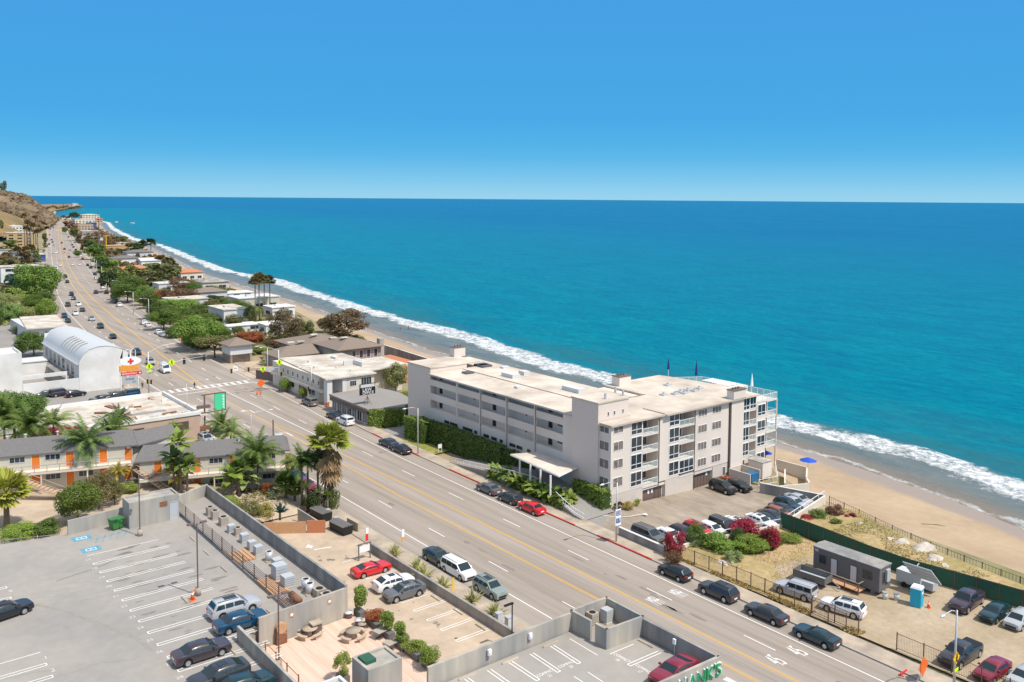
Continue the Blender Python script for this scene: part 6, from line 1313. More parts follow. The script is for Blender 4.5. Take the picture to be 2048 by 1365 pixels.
T += [(445, 700, 46, 40, 'green', 'green tree squeezed between the bright hedge tree and the gatehouse', 'round', 0), (410, 668, 40, 34, 'bright', 'bright shrub below the dark window slot of the white house', 'round', 1), (300, 618, 40, 34, 'green', 'green tree in front of the angular house, left of the long hedge', 'round', 0), (275, 596, 44, 40, 'olive', 'olive tree just behind the third street lamp', 'loose', 0), (360, 590, 50, 34, 'brown', 'rusty brown tree beside the green gray roof', 'loose', 0), (315, 560, 50, 30, 'dark', 'dark olive tree above the terracotta villa', 'round', 0), (242, 575, 40, 34, 'green', 'green tree beside the terracotta villa', 'round', 0), (228, 560, 30, 26, 'olive', 'olive tree at the foot of the white gabled house', 'loose', 0), (205, 546, 30, 30, 'dark', 'dark tree behind the seventh lamp', 'round', 0), (196, 512, 34, 24, 'green', 'green tree left of the ochre compound hedge', 'round', 0), (268, 500, 30, 16, 'olive', 'olive scrub between pavilion and surf', 'loose', 1), (185, 488, 30, 16, 'olive', 'olive trees right of the gray metal roof', 'loose', 0), (355, 640, 50, 24, 'green', 'green shrubs under the angular house wall', 'round', 1), (468, 650, 40, 22, 'olive', 'olive shrub row right of the slot windowed house', 'loose', 1), (595, 690, 44, 30, 'brown', 'brown scrub right of the spiky tree', 'loose', 1), (395, 636, 40, 26, 'green', 'green shrub between the angular and the slot windowed houses', 'round', 1), (425, 606, 30, 16, 'dark', 'dark shrub by the green gray roof', 'round', 1), (60, 560, 50, 30, 'dark', 'dark shrubs beneath the top of the bank', 'round', 1), (85, 615, 40, 30, 'green', 'leafy roadside shrub just above the bank foot', 'round', 1), (12, 615, 50, 26, 'pale', 'pale scrub across the upper bank', 'loose', 1), (55, 655, 60, 18, 'pale', 'yellowish scrub along the bank foot', 'loose', 1), (20, 500, 30, 20, 'green', 'green tree left of the ochre flats', 'round', 0), (30, 520, 40, 24, 'olive', 'olive trees between the low left roofs', 'loose', 0), (10, 530, 40, 24, 'brown', 'brown scrub by the left roofs', 'loose', 1), (90, 500, 14, 30, 'olive', 'thin olive tree at the landward verge', 'column', 0)]
for u, v, w_, h_, c, lb, sh, bu in T: tree(u, v, w_, h_, c, lb, sh, bush=bool(bu), grp=GT, name='bush' if bu else 'tree')
GA = 'trees and shrubs in the motel garden'
for u, v, w_, h_, c, lb, sh, bu, z in [
 (155, 1046, 88, 78, 'green', 'bushy green tree right of the yellow fan palm', 'round', 0, 3.6), (198, 1018, 70, 70, 'olive', 'grayish tree behind the concrete hut, left of the lamp', 'loose', 0, 3.6), (230, 1010, 40, 44, 'olive', 'thin olive tree just left of the concrete hut', 'loose', 0, 3.6),
 (30, 870, 110, 82, 'green', 'large green tree mass at the left edge above the motel roof', 'round', 0, 4), (75, 905, 60, 50, 'pale', 'yellowish green tree in front of the motel at the left', 'loose', 0, 3.8), (110, 878, 70, 24, 'red', 'bright red flowering hedge behind the motel roof', 'round', 1, 4), (150, 868, 60, 14, 'red', 'red bougainvillea strip beside the big palm', 'round', 1, 4),
 (40, 1072, 90, 24, 'lime', 'yellow green shrubs along the deck rail', 'loose', 1, 3.7), (95, 1066, 60, 26, 'green', 'green shrubs beside the low rail', 'round', 1, 3.7), (258, 985, 44, 22, 'lime', 'flowering yellow bush above the concrete hut', 'loose', 1, 3.6), (200, 960, 60, 30, 'green', 'leafy green shrub before the motel stairs', 'round', 1, 3.6),
 (455, 1012, 50, 20, 'lime', 'low lime shrub at the corner of the air conditioner wall', 'round', 1, 3.2), (500, 1032, 60, 30, 'olive', 'orange green shrubs behind the air conditioner wall', 'loose', 1, 2.2), (530, 1036, 44, 30, 'yellow', 'yellow flowering shrub behind the air conditioner wall', 'loose', 1, 1.6), (535, 992, 30, 26, 'russet', 'russet shrub beside the motel end wall', 'loose', 1, 1.8), (545, 1000, 26, 22, 'gray', 'gray green rosette bush on the gravel garden', 'round', 1, 1.5), (628, 1020, 50, 40, 'dark', 'dark undergrowth at the feet of the palm cluster', 'round', 1, .3), (665, 1016, 30, 46, 'green', 'broad leaved clump right of the palm cluster', 'round', 1, .3)]:
    tree(u, v, w_, h_, c, lb, sh, z, bush=bool(bu), grp=GA, name='bush' if bu else 'tree')
GP = 'palms around the motel'
palmpx(14, 1056, 3.6, 985, 'fan', 'short fan palm with yellow skirt at the left edge', 2.0, colr=(.3, .3, .05), grp=GP, tr=.35)
palmpx(176, 962, 3.8, 885, 'feather', 'tall feather palm with pale trunk in front of the motel', 1.15, colr=(.13, .19, .06), grp=GP, tr=.3)
palmpx(225, 940, 3.8, 868, 'feather', 'feather palm right of the pale trunked one', 1.0, colr='green', grp=GP)
palmpx(240, 905, 4, 835, 'feather', 'dark feather palm against the stripped building', .8, colr='dark', grp=GP)
palmpx(60, 925, 3.9, 850, 'feather', 'feather palm over the left part of the motel roof', 1.15, colr='green', grp=GP)
palmpx(10, 905, 3.9, 835, 'feather', 'feather palm at the very left above the motel', 1.1, colr='green', grp=GP)
palmpx(108, 900, 3.9, 845, 'feather', 'drooping yellow green palm left of the big palm', .9, colr='pale', grp=GP)
palmpx(362, 990, 3.3, 880, 'paddle', 'tallest giant bird of paradise before the motel', 1.25, colr='bright', grp=GP, name='strelitzia')
palmpx(348, 985, 3.3, 915, 'paddle', 'giant bird of paradise left of the tallest one', 1.25, colr='green', grp=GP, name='strelitzia')
palmpx(375, 990, 3.3, 930, 'paddle', 'giant bird of paradise right of the tallest one', 1.2, colr='green', grp=GP, name='strelitzia')
palmpx(358, 985, 3.3, 945, 'paddle', 'low bird of paradise clump beneath the tallest one', 1.3, colr='yellow', grp=GP, name='strelitzia')
palmpx(160, 960, 3.6, 935, 'paddle', 'banana plant under the pale trunked palm', 1.0, colr='green', grp=GP, name='strelitzia')
palmpx(238, 975, 3.6, 945, 'feather', 'young yellow feather palm near the staircase', .6, colr='yellow', grp=GP)
palmpx(444, 900, .4, 850, 'feather', 'feather palm under the green hanging sign', .85, colr='green', grp=GP)
palmpx(462, 910, .4, 868, 'feather', 'pale feather palm at the motel roof edge', .8, colr='pale', grp=GP)
palmpx(345, 910, 1, 858, 'feather', 'small palm beside the stripped building window', .6, colr='bright', grp=GP)
palmpx(516, 985, 2.2, 905, 'feather', 'feather palm leaning at the motel end wall', 1.0, colr='green', grp=GP)
palmpx(505, 985, 2.6, 925, 'paddle', 'bird of paradise with orange flowers at the motel end', 1.2, colr='bright', grp=GP, name='strelitzia')
palmpx(478, 990, 3.0, 935, 'paddle', 'tall bird of paradise beside the rear staircase', 1.25, colr='green', grp=GP, name='strelitzia')
palmpx(462, 995, 3.2, 955, 'paddle', 'leafy banana clump at the corner of the air conditioner wall', 1.3, colr='bright', grp=GP, name='strelitzia')
palmpx(492, 985, 2.8, 958, 'paddle', 'low banana clump before the motel end', 1.2, colr='pale', grp=GP, name='strelitzia')
palmpx(660, 1018, .2, 880, 'fan', 'tall fan palm with golden skirt at the highway kerb', 2.1, colr=(.24, .26, .04), grp=GP, tr=.2, dead=True)
palmpx(604, 1010, .6, 925, 'feather', 'feather palm left of the tall fan palm', .85, colr='green', grp=GP)
palmpx(616, 1000, .5, 925, 'feather', 'dark feather palm in the middle of the cluster', .7, colr=(.06, .1, .035), grp=GP)
palmpx(636, 1008, .4, 915, 'feather', 'very dark feather palm touching the fan palm', .75, colr=(.05, .085, .03), grp=GP)
palmpx(572, 1000, 1.0, 965, 'fan', 'squat round fan palm on the gravel garden', 1.15, colr='bright', grp=GP, tr=.2)
palmpx(590, 1002, .8, 978, 'fan', 'second squat fan palm nearer the palm cluster', .95, colr='bright', grp=GP, tr=.2)
palmpx(576, 950, .6, 922, 'feather', 'yellow feather palm at the motel corner sign', .55, colr='yellow', grp=GP)
palmpx(612, 1020, .5, 975, 'spiky', 'yucca at the left of the palm cluster', 1.2, colr='pale', grp=GP, name='yucca')
palmpx(648, 1018, .4, 950, 'spiky', 'tall branched yucca in the palm cluster', 1.1, colr='pale', grp=GP, lean=(.6, .3), name='yucca')
palmpx(640, 1022, .4, 985, 'spiky', 'low yucca in front of the palm cluster', 1.1, colr='pale', grp=GP, name='yucca')
palmpx(655, 1022, .3, 990, 'spiky', 'yucca head beside the fan palm trunk', .9, colr='lime', grp=GP, name='yucca')
palmpx(560, 1036, 1.2, 1026, 'spiky', 'blue gray agave on the gravel slope', 1.5, colr='blue', grp=GP, name='agave')
GB = 'slim palms between the white houses and the surf'
for u, vb, vt, c, lb in ((511, 650, 563, 'brown', 'leftmost slim palm with brown drooping crown'), (519, 648, 556, 'brown', 'slim palm second from the left'), (529, 625, 560, 'brown', 'slim palm third from the left'), (540, 620, 560, 'dark', 'rightmost slim palm of the four against the surf')):
    palmpx(u, vb, 0, vt+2, 'fan', lb, 1.8, colr=(.16, .13, .05) if c == 'brown' else (.09, .09, .04), grp=GB, tr=.24)
for u, vb, vt, lb in ((317, 535, 518, 'left short palm beside the white gabled house'), (325, 535, 517, 'right short palm beside the white gabled house')): palmpx(u, vb, 0, vt, 'fan', lb, 1.8, colr=(.2, .14, .05), grp='short palms by the gabled house', tr=.3)
for u, vb, vt, lb in ((302, 515, 487, 'dark palm against the surf near the tangled trees'), (285, 508, 490, 'dark palm left of the one against the surf')): palmpx(u, vb, 0, vt, 'fan', lb, 3.0, colr='dark', grp='dark palms near the tangled trees', tr=.3)
for i, (u, vb, vt) in enumerate(((50, 500, 432), (56, 503, 446), (62, 500, 450), (68, 505, 452), (72, 490, 436), (60, 495, 460), (76, 505, 464), (54, 505, 458), (36, 540, 500), (52, 535, 500), (64, 530, 496))):
    palmpx(u, vb, 0, vt, 'fan', ['tallest slim palm beside the ochre flats', 'palm close right of the tallest one', 'third palm of the group beside the ochre flats', 'palm in the right half of the group beside the ochre flats', 'second tallest palm, right end of the ridge line', 'short thick palm in the group beside the ochre flats', 'lowest right palm beside the far highway', 'palm directly in front of the ochre wall', 'palm among the left roofs, left of three', 'palm among the left roofs, middle of three', 'palm among the left roofs, right of three'][i], 1.9, colr=(.16, .12, .05), grp='palms beside the ochre flats', tr=.35)
for u, vb, vt, lb in ((4, 388, 375, 'left pale conifer on the hill crest'), (9, 388.5, 372, 'right taller conifer on the hill crest')):
    d = RM @ _cr(u, vb); p = d*(1900/d.y)+Vector((0, 0, H)); vi[0] += 1; t = thing('tree', lb, 'tree', p, 0, 'trees on the hill crest'); vobj('crown', CRS['column'][vi[0] % 3], t, (0, 0, 0), (6, 6, (vb-vt)*1900/F/1.9*1.4), 0, GC['gray']); MB().cyl(0, 0, -4, 8, .6, 6).build('trunk', K['trunk'], t)
for i in range(9):
    q = at(92+i*8, 415.5-(i % 3), 8); vi[0] += 1; t = thing('tree', ['far tree at the root of the distant headland', 'second far tree along the headland', 'third far tree along the headland', 'fourth far tree along the headland', 'far tree in the middle of the headland', 'sixth far tree along the headland', 'far tree left of the reddish headland house', 'far tree behind the reddish headland house', 'last far tree near the headland tip'][i], 'tree', (q.x, q.y, 5), 0, 'trees on the distant headland'); vobj('crown', CRS['loose'][i % 3], t, (0, 0, -2), (9, 9, 5), i, GC['olive'])
# hedges
hedge('tall dark clipped hedge running the length of the apartment block', [(89.2, 137.5), (89.2, 112.5)], 1.5, 4.0, 'green', n_=55)
hedge('lower dark hedge end beside the entrance canopy', [(89.6, 112.3), (91.0, 106)], 1.4, 3.4, 'green', n_=55)
hedge('bright square topped hedge at the near corner of the apartments', [(89.6, 95.2), (89.3, 88.3)], 1.5, 2.9, 'bright', n_=75)
hedge('bright rounded hedge behind the lamp at the lawn', [(87.8, 139.8), (87.9, 133.5)], 1.5, 4.0, 'bright', n_=60)
hedge('vivid green climbing hedge covering the law office corner', [(85.7, 150.4), (91.8, 147.8)], 1.2, 3.3, 'bright', n_=70)
hedge('deep green hedge in shade right of the law office', [(92.6, 147.6), (98.5, 147.2)], 1.4, 3.6, 'green', n_=50)
hedge('trimmed green hedge behind the round bus stop sign', [(89.5, 262), (93, 258)], 2.0, 3.2, 'green', n_=30)
for i, s in enumerate([j/13 for j in range(14)]):
    q = at(975+s*150, 960+s*60+7*math.sin(s*3.1), 0); palm(q.x+1.4, q.y, 0, 1.0+.3*(i % 3), 'paddle', ['leafy clump at the far end of the row beside the ramp', 'leafy clump second from the far end of the ramp row', 'leafy clump third from the far end of the ramp row', 'leafy clump opposite the far canopy post', 'leafy clump between the first two canopy posts', 'leafy clump opposite the second canopy post', 'leafy clump behind the gray sedan', 'leafy clump opposite the third canopy post', 'leafy clump behind the black hatchback', 'leafy clump opposite the nearest canopy post', 'leafy clump behind the bright red sedan', 'leafy clump just past the bright red sedan', 'leafy clump next to last before the ramp foot', 'leafy clump at the near end of the ramp row'][i], 1.05, colr=('bright', 'lime', 'green')[i % 3], grp='leafy clumps lining the entrance ramp', tr=.12, name='leafy_plant')
_p = [at(u, v, .1) for u, v in ((972, 958), (1030, 975), (1080, 1000), (1120, 1022))]
hedge('loose low leafy hedge filling the row beside the entrance ramp', [(p.x+.9, p.y) for p in _p], 1.3, 1.3, 'bright', n_=45, leaf=.28)
for (u, v, w_, h_, c, lb, sh) in [
 (1392, 1090, 44, 44, 'green', 'dark green bush against the apartment lot retaining wall', 'loose'), (1350, 1112, 52, 50, 'red', 'red bougainvillea at the street end of the lot wall', 'loose'), (1345, 1126, 40, 26, 'brown', 'thin brown twiggy base under the street end bougainvillea', 'loose'), (1488, 1074, 66, 36, 'red', 'largest red bougainvillea draped over the lot wall', 'round'), (1478, 1088, 40, 30, 'dark', 'dark bush below the largest bougainvillea', 'round'), (1540, 1096, 44, 44, 'red', 'red bougainvillea right of the largest one', 'round'), (1538, 1098, 34, 22, 'dark', 'dark green foot of the right hand bougainvillea', 'round'),
 (1440, 1098, 70, 30, 'bright', 'spreading bright ground bush in the green patch', 'round'), (1500, 1098, 80, 24, 'bright', 'bright green cover between the two bougainvilleas', 'round'), (1580, 1082, 50, 14, 'bright', 'bright green cover beside the mesh fence corner', 'round'), (1468, 1122, 44, 18, 'pale', 'pale green shrub beside the white stones on dry grass', 'loose'), (1415, 1086, 36, 20, 'green', 'green creeping bush near the wall foot', 'round'),
 (1635, 1040, 42, 22, 'green', 'green shrub behind the mesh fence by the lot corner', 'loose'), (1668, 1034, 40, 24, 'brown', 'reddish brown shrub by the rusty fence start', 'loose'), (1616, 1042, 36, 12, 'red', 'pink flowering patch behind the mesh fence', 'round'), (1700, 1040, 22, 14, 'red', 'small dark red shrub at the rusty fence', 'loose'), (1672, 1046, 26, 8, 'green', 'low green mat behind the mesh fence', 'round'),
 (1258, 1016, 30, 12, 'yellow', 'yellow flowering bed at the apartment corner wall', 'loose'), (1238, 1018, 26, 12, 'brown', 'brownish succulents at the apartment corner wall', 'loose'), (1276, 1008, 18, 10, 'lime', 'lime succulent at the right end of the corner bed', 'round'), (1525, 943, 30, 8, 'lime', 'lime ground cover inside the beach patio', 'round'), (1450, 960, 24, 8, 'copper' if False else 'russet', 'terracotta coloured plant pot shrub by the bin enclosure', 'round')]:
    tree(u, v, w_, h_, c, lb, sh, -.5 if v < 1045 and u > 1400 else 0, name='bush', bush=True, grp='shrubs around the apartment lot and the meadow')
GF = 'spiky flax plants along the planted kerb strip'
for u, v, lb in ((786, 1115, 'flax plant nearest the driveway entrance'), (830, 1143, 'flax plant behind the red coupe wall, larger one'), (842, 1158, 'flax plant touching the larger one'), (880, 1180, 'flax plant beside the yellow feather flag'), (940, 1208, 'flax plant opposite the sage crossover'), (985, 1236, 'flax plant nearest the big concrete parapet')):
    q = at(u, v, .05); palm(q.x+.3, q.y, .05, .12, 'spiky', lb, 1.55, colr=(.34, .33, .14), grp=GF, tr=.15, name='flax_plant')
# planters on the picnic terrace
for i, (u, v, w_, h_, c, lb, sh, L_) in enumerate([(720, 1232, 30, 46, 'bright', 'tall leafy planter shrub at the far end of the terrace row', 'column', 1.3), (748, 1253, 26, 26, 'russet', 'low reddish planter shrub, second in the terrace row', 'round', 2.2), (775, 1273, 32, 38, 'bright', 'bright planter shrub third in the terrace row', 'column', 1.6), (803, 1296, 32, 42, 'bright', 'bright planter shrub opposite the square tables', 'column', 1.6), (828, 1313, 28, 24, 'lime', 'low lime planter shrub, fifth in the terrace row', 'round', 2.2), (858, 1336, 40, 34, 'bright', 'wide planter shrub at the near end of the terrace row', 'round', 1.4), (686, 1362, 36, 46, 'lime', 'feathery planter shrub beside the green hatched hut', 'loose', 1.2)]):
    q = at(u, v, 4); t = thing('planter', lb.replace('planter shrub', 'shrub in a gray planter box'), 'planter', (q.x, q.y, 4), 0, 'planters along the picnic terrace'); mb = MB(); mb.box(-.35, .35, -L_/2, L_/2, 0, .6); mb.build('box', K['gray_trailer'], t)
    s = pxm(v, u)*H/(H-4); vobj('shrub', CR[sh][i % 2], t, (0, 0, .4), (w_/s/1.55, max(w_/s/1.55, L_*.55), h_/s/1.75), i, GC[c])
# loose ground cover
for hn, hr in HILLS:
    rn = random.Random(len(hr)); mb = MB(); bank = hn == 'grassy_bank'
    for i in range(9000 if bank else 7000):
        a, b2 = rn.randrange(len(hr)-1), rn.randrange(len(hr[0])-1); p = Vector(hr[a][b2]).lerp(Vector(hr[a+1][b2+1]), rn.random()).lerp(Vector(hr[a+1][b2]), rn.random()*.5)
        if mnoise.noise(p*(.07 if bank else .012)) < .02+.25*(rn.random()-.5): continue
        leafquad(mb, p+Vector((0, 0, rn.uniform(0, .8 if bank else 3))), Vector((rn.uniform(-1, 1), rn.uniform(-1, .3), .8)).normalized(), rn.uniform(.25, .7) if bank else rn.uniform(2, 6), rn)
    o = bpy.data.objects.new('scrub', mesh_of(mb, 'scrub', 'leaf')); COL.objects.link(o); o.color = (*((.15, .17, .05) if bank else (.17, .125, .075)), 1); tag(o, 'low green scrub growing over the roadside bank' if bank else 'dark dry scrub patching the hillside', 'scrub', None, 'stuff')
def scatter(name, label, poly, n_, c, s_, seed, z=.03):
    rn = random.Random(seed); mb = MB(); xs = [p[0] for p in poly]; ys_ = [p[1] for p in poly]
    def ins(x, y):
        k2 = False
        for i in range(len(poly)):
            (x1, y1), (x2, y2) = poly[i], poly[i-1]
            if (y1 > y) != (y2 > y) and x < (x2-x1)*(y-y1)/(y2-y1)+x1: k2 = not k2
        return k2
    m_ = 0
    while m_ < n_:
        x, y = rn.uniform(min(xs), max(xs)), rn.uniform(min(ys_), max(ys_))
        if not ins(x, y) or mnoise.noise(Vector((x*.25, y*.25, seed))) < -.05: m_ += .2; continue
        leafquad(mb, Vector((x, y, z+rn.uniform(0, s_))), (Vector((rn.uniform(-1, 1), rn.uniform(-1, 1), .6))).normalized(), s_*rn.uniform(.5, 1.2), rn); m_ += 1
    me = mesh_of(mb, name, 'leaf'); o = bpy.data.objects.new(name, me); COL.objects.link(o); o.color = (*(GC[c] if isinstance(c, str) else c), 1); tag(o, label, 'grass', None, 'stuff'); return o
scatter('weeds', 'green weeds creeping over the dry meadow by the lot wall', [(88, 73), (103, 69), (104, 66), (98, 65), (92, 66), (88, 70)], 5000, 'bright', .16, 1)
scatter('weeds', 'thin dry weeds along the foot of the iron fence', [(83.4, 72), (84.8, 72), (85.2, 46), (83.6, 46)], 2600, (.3, .22, .08), .12, 2)
scatter('weeds', 'dry tufts scattered over the brown meadow', [(86, 70), (103, 66), (102, 58), (90, 55)], 3500, (.3, .23, .12), .08, 3)
scatter('weeds', 'tufts and succulents on the bank above the rusty fence', [(104.5, 68.5), (118, 68.5), (113, 54), (110, 44), (104, 44)], 5000, (.24, .21, .09), .12, 4)
scatter('weeds', 'patchy weeds on the motel garden slope', [(41.8, 114), (55, 116), (56, 124), (45, 119)], 1500, 'olive', .16, 5, 2.6)
scatter('scrub', 'low scrub covering the gardens between the beach houses', [(96, 226), (124, 232), (160, 400), (180, 560), (150, 560), (118, 420), (96, 270)], 9000, 'olive', .9, 6, .2)
scatter('scrub', 'distant scrub between the houses and the road beyond the junction', [(150, 560), (180, 560), (235, 850), (330, 1400), (300, 1300), (190, 800)], 3500, 'brown', 3.0, 7, .5)
scatter('scrub', 'scrub on the landward side of the far highway', [(60, 400), (80, 460), (150, 800), (60, 900), (0, 500)], 6000, 'olive', 2.2, 8, .3)
# ================================================================ MARKINGS ON LOTS AND DECKS
def stripe(mb, a, b2, w_=.1, z=0):
    a = Vector((a[0], a[1], z)); b2 = Vector((b2[0], b2[1], z)); d = (b2-a).normalized(); n_ = Vector((-d.y, d.x, 0))*w_/2; mb.quad(a-n_, b2-n_, b2+n_, a+n_)
def stall(mb, a, b2, z, gap=.42, dirv=None):
    a = Vector((a[0], a[1], 0)); b2 = Vector((b2[0], b2[1], 0)); d = (b2-a).normalized(); n_ = Vector((-d.y, d.x, 0))*gap/2
    stripe(mb, a-n_, b2-n_, .09, z); stripe(mb, a+n_, b2+n_, .09, z); stripe(mb, a-n_-d*0+n_*0, a+n_, .09, z+.002)
mb = MB(); zd = DZ+.008
YS_ = [102.1-2.72*i for i in range(13)]
stripe(mb, (23.0, YS_[0]), (30.6, YS_[0]), .09, zd)
for i, y in enumerate(YS_[1:]): stall(mb, (23.0, y), (30.9, y), zd)
for i in range(6):
    q = at(81+12*i, 1305+24*i, DZ); q2 = Vector((q.x-8, q.y, 0)); (stall if i else (lambda m_, a, b2, z: stripe(m_, a, b2, .09, z)))(mb, q, q2, zd)
for i in range(3): q = at(13+9*i, 1175+21*i, DZ); stall(mb, q, (q.x-6, q.y), zd)
struct('stall_marking', mb, K['white_paint'])
for i, (x, y) in enumerate([(740, 338), (795, 410), (855, 485), (915, 560), (975, 643), (1043, 728), (1112, 818), (1180, 910), (1260, 1012), (1340, 1110), (1420, 1215), (1510, 1325)]):
    q = at(x/4.2, 1040+y/4.2, DZ); o = lettering('stall_number', str(17+i), .62, K['old_white_paint'], Matrix.Translation((q.x, q.y, zd)) @ Matrix.Diagonal((1, 1, .01, 1))); tag(o, kind='structure')
for tx, x, y in (('1', 385, 1158), ('2', 445, 1265), ('9', 90, 600)):
    q = at(x/4.2, 1040+y/4.2, DZ); tag(lettering('stall_number', tx, .8, K['old_white_paint'], Matrix.Translation((q.x, q.y, zd)) @ Matrix.Diagonal((1, 1, .01, 1))), kind='structure')
mb = MB()
for (x, y) in ((685, 155), (765, 248)):
    q = at(x/4.2, 1040+y/4.2, DZ); mb.X = Matrix.Translation((q.x, q.y, zd)); mb.quad((-1.0, -.75, 0), (1.0, -.75, 0), (1.0, .75, 0), (-1.0, .75, 0))
mb.X = Matrix.Identity(4)
for i in range(5): a = at((800+i*60)/4.2, 1040+(200-i*14)/4.2, DZ); stripe(mb, a, (a.x+.9, a.y+2.2), .1, zd)
q0 = at(690/4.2, 1040+200/4.2, DZ); stripe(mb, (q0.x+.6, q0.y+.3), (q0.x+6.6, q0.y+1.1), .1, zd)
struct('blue_bay_marking', mb, K['blue_paint'])
mb = MB()
for (x, y) in ((685, 155), (765, 248)):
    q = at(x/4.2, 1040+y/4.2, DZ); mb.X = Matrix.Translation((q.x, q.y, zd+.004))
    for a, b2 in (((-.5, -.35), (.5, -.35)), ((-.5, .35), (.5, .35)), ((-.5, -.35), (-.5, .35)), ((.5, -.35), (.5, .35)), ((-.2, -.1), (.25, -.1)), ((-.1, -.2), (.05, .25))): stripe(mb, a, b2, .09)
mb.X = Matrix.Identity(4); struct('bay_symbol_marking', mb, K['white_paint'])
mb = MB(); S = 3.413; zr2 = RZ+.008
for (a, b2) in (((1075, 720), (885, 607)), ((950, 775), (765, 655)), ((812, 833), (625, 708)), ((670, 890), (480, 765)), ((520, 950), (335, 820)), ((370, 1010), (180, 880))):
    p, q = at(880+a[0]/S, 1100+a[1]/S, RZ), at(880+b2[0]/S, 1100+b2[1]/S, RZ); (stripe(mb, p, q, .08, zr2) if a[0] == 1075 else stall(mb, p, q, zr2, .35))
for (a, b2) in (((1160, 712), (1320, 645)), ((1290, 788), (1500, 697))):
    p, q = at(880+a[0]/S, 1100+a[1]/S, RZ), at(880+b2[0]/S, 1100+b2[1]/S, RZ); (stripe(mb, p, q, .08, zr2) if a[0] == 1160 else stall(mb, p, q, zr2, .35))
for (a, b2) in (((915, 865), (1000, 920)), ((1010, 835), (1115, 905))): stripe(mb, at(880+a[0]/S, 1100+a[1]/S, RZ), at(880+b2[0]/S, 1100+b2[1]/S, RZ), .08, zr2)
struct('stall_marking', mb, K['white_paint'])
for (x, y, n_, rot) in ((882, 790, '20', 0), (738, 850, '21', 0), (1225, 745, '18', -90), (1378, 825, '17', -90)):
    q = at(880+x/S, 1100+y/S, RZ)
    for tx, dy, s in (('COMPACT', .28, .5), (n_, -.25, .5)):
        tag(lettering('stall_lettering', tx, s, K['white_paint'], Matrix.Translation((q.x, q.y, zr2)) @ Matrix.Rotation(R(rot), 4, 'Z') @ Matrix.Translation((0, dy, 0)) @ Matrix.Diagonal((.75, 1, .01, 1))), kind='structure')
mb = MB(); S = 5.934
for (a, b2) in (((605, 860), (925, 765)), ((760, 965), (1075, 882)), ((920, 1075), (1265, 982)), ((1085, 1190), (1440, 1090)), ((1265, 1322), (1600, 1215)), ((190, 580), (500, 490))):
    p, q = at(700+a[0]/S, 1060+a[1]/S, .03), at(700+b2[0]/S, 1060+b2[1]/S, .03); q = Vector((p.x+4.3, p.y, 0)); stall(mb, (p.x, p.y), (q.x, q.y), .04, .4)
p = at(684, 1126, .03); stripe(mb, p, (p.x+4.3, p.y), .1, .04)
struct('stall_marking', mb, K['white_paint'])
mb = MB(); q = at(640, 1098, .03); arrow(mb, q.x, q.y, R(75), 3.0, .042, 1.0); q = at(1240, 1022, .03)
pts = [at(x, y, .03) for x, y in ((1180, 1023), (1200, 1030), (1225, 1034), (1255, 1034), (1288, 1028))]
for a, b2 in zip(pts, pts[1:]): stripe(mb, a, b2, .12, .045)
for p, s in ((pts[0], 1), (pts[-1], -1)): mb.add([(p.x-.5*0, p.y+s*.8, .045), (p.x-.4, p.y, .045), (p.x+.4, p.y, .045)], [(0, 1, 2)] if s > 0 else [(0, 2, 1)])
struct('arrow_marking', mb, K['white_paint'])
q = at(578, 1096, .03); tag(lettering('lot_lettering', 'SLOW', 1.3, K['old_white_paint'], Matrix.Translation((q.x, q.y, .042)) @ Matrix.Rotation(R(-90), 4, 'Z') @ Matrix.Diagonal((1, 1, .01, 1))), kind='structure')
# dark patches and tyre stains
mb = MB(); rn = random.Random(8)
for (pts) in ([(113, 1163), (150, 1150), (190, 1138), (215, 1127), (250, 1112), (285, 1106)],):
    v_ = [at(x, y, DZ) for x, y in pts]
    for a, b2 in zip(v_, v_[1:]): stripe(mb, a, b2, .22, zd-.003)
k('stain', (.22, .215, .21), .9, .2, 3); struct('tyre_stain', mb, K['stain'])
k('brown_stain', (.3, .27, .235), .9, .15, 2)
mb = MB(); v_ = [at(x, y, DZ) for x, y in [(45, 1205), (90, 1213), (130, 1222), (165, 1235), (205, 1250), (240, 1263), (270, 1275), (290, 1290), (312, 1303)]]; wd_ = [.3, .4, .3, .35, .8, .9, 1.3, 2.0, .3]
L1 = [(p.x, p.y+w_*.6, zd-.004) for p, w_ in zip(v_, wd_)]; L2 = [(p.x-.1, p.y-w_*.5, zd-.004) for p, w_ in zip(v_, wd_)]
for i in range(len(v_)-1): mb.quad(L2[i], L2[i+1], L1[i+1], L1[i])
struct('water_stain', mb, K['brown_stain'])
k('oil_stain', (.235, .2, .17), .9, .25, 5)
mb = MB(); rn = random.Random(12)
for i in range(70):
    y = rn.uniform(30, 330); f = rn.choice([.25, .27, .73, .76]); x = interp(EL, y)+(interp(ER, y)-interp(EL, y))*f+rn.uniform(-.8, .8); l_, w_ = rn.uniform(.3, 1.8), rn.uniform(.08, .35)
    mb.prism([(x+w_*math.cos(a)*rn.uniform(.7, 1.2), y+l_*math.sin(a)*rn.uniform(.7, 1.2)) for a in [j*math.pi/4 for j in range(8)]], .001, .005)
for i in range(40):
    x, y = rn.uniform(42, 52), rn.uniform(60, 108); r_ = rn.uniform(.1, .4); mb.prism([(x+r_*math.cos(a)*rn.uniform(.6, 1.3), y+r_*math.sin(a)*rn.uniform(.6, 1.3)) for a in [j*math.pi/4 for j in range(8)]], .031, .036)
for i in range(60):
    x, y = rn.uniform(24, 33), rn.uniform(72, 102); r_ = rn.uniform(.1, .5); mb.prism([(x+r_*2*math.cos(a)*rn.uniform(.6, 1.3), y+r_*.6*math.sin(a)*rn.uniform(.6, 1.3)) for a in [j*math.pi/4 for j in range(8)]], DZ+.001, DZ+.003)
struct('oil_stain', mb, K['oil_stain']); mb = MB()
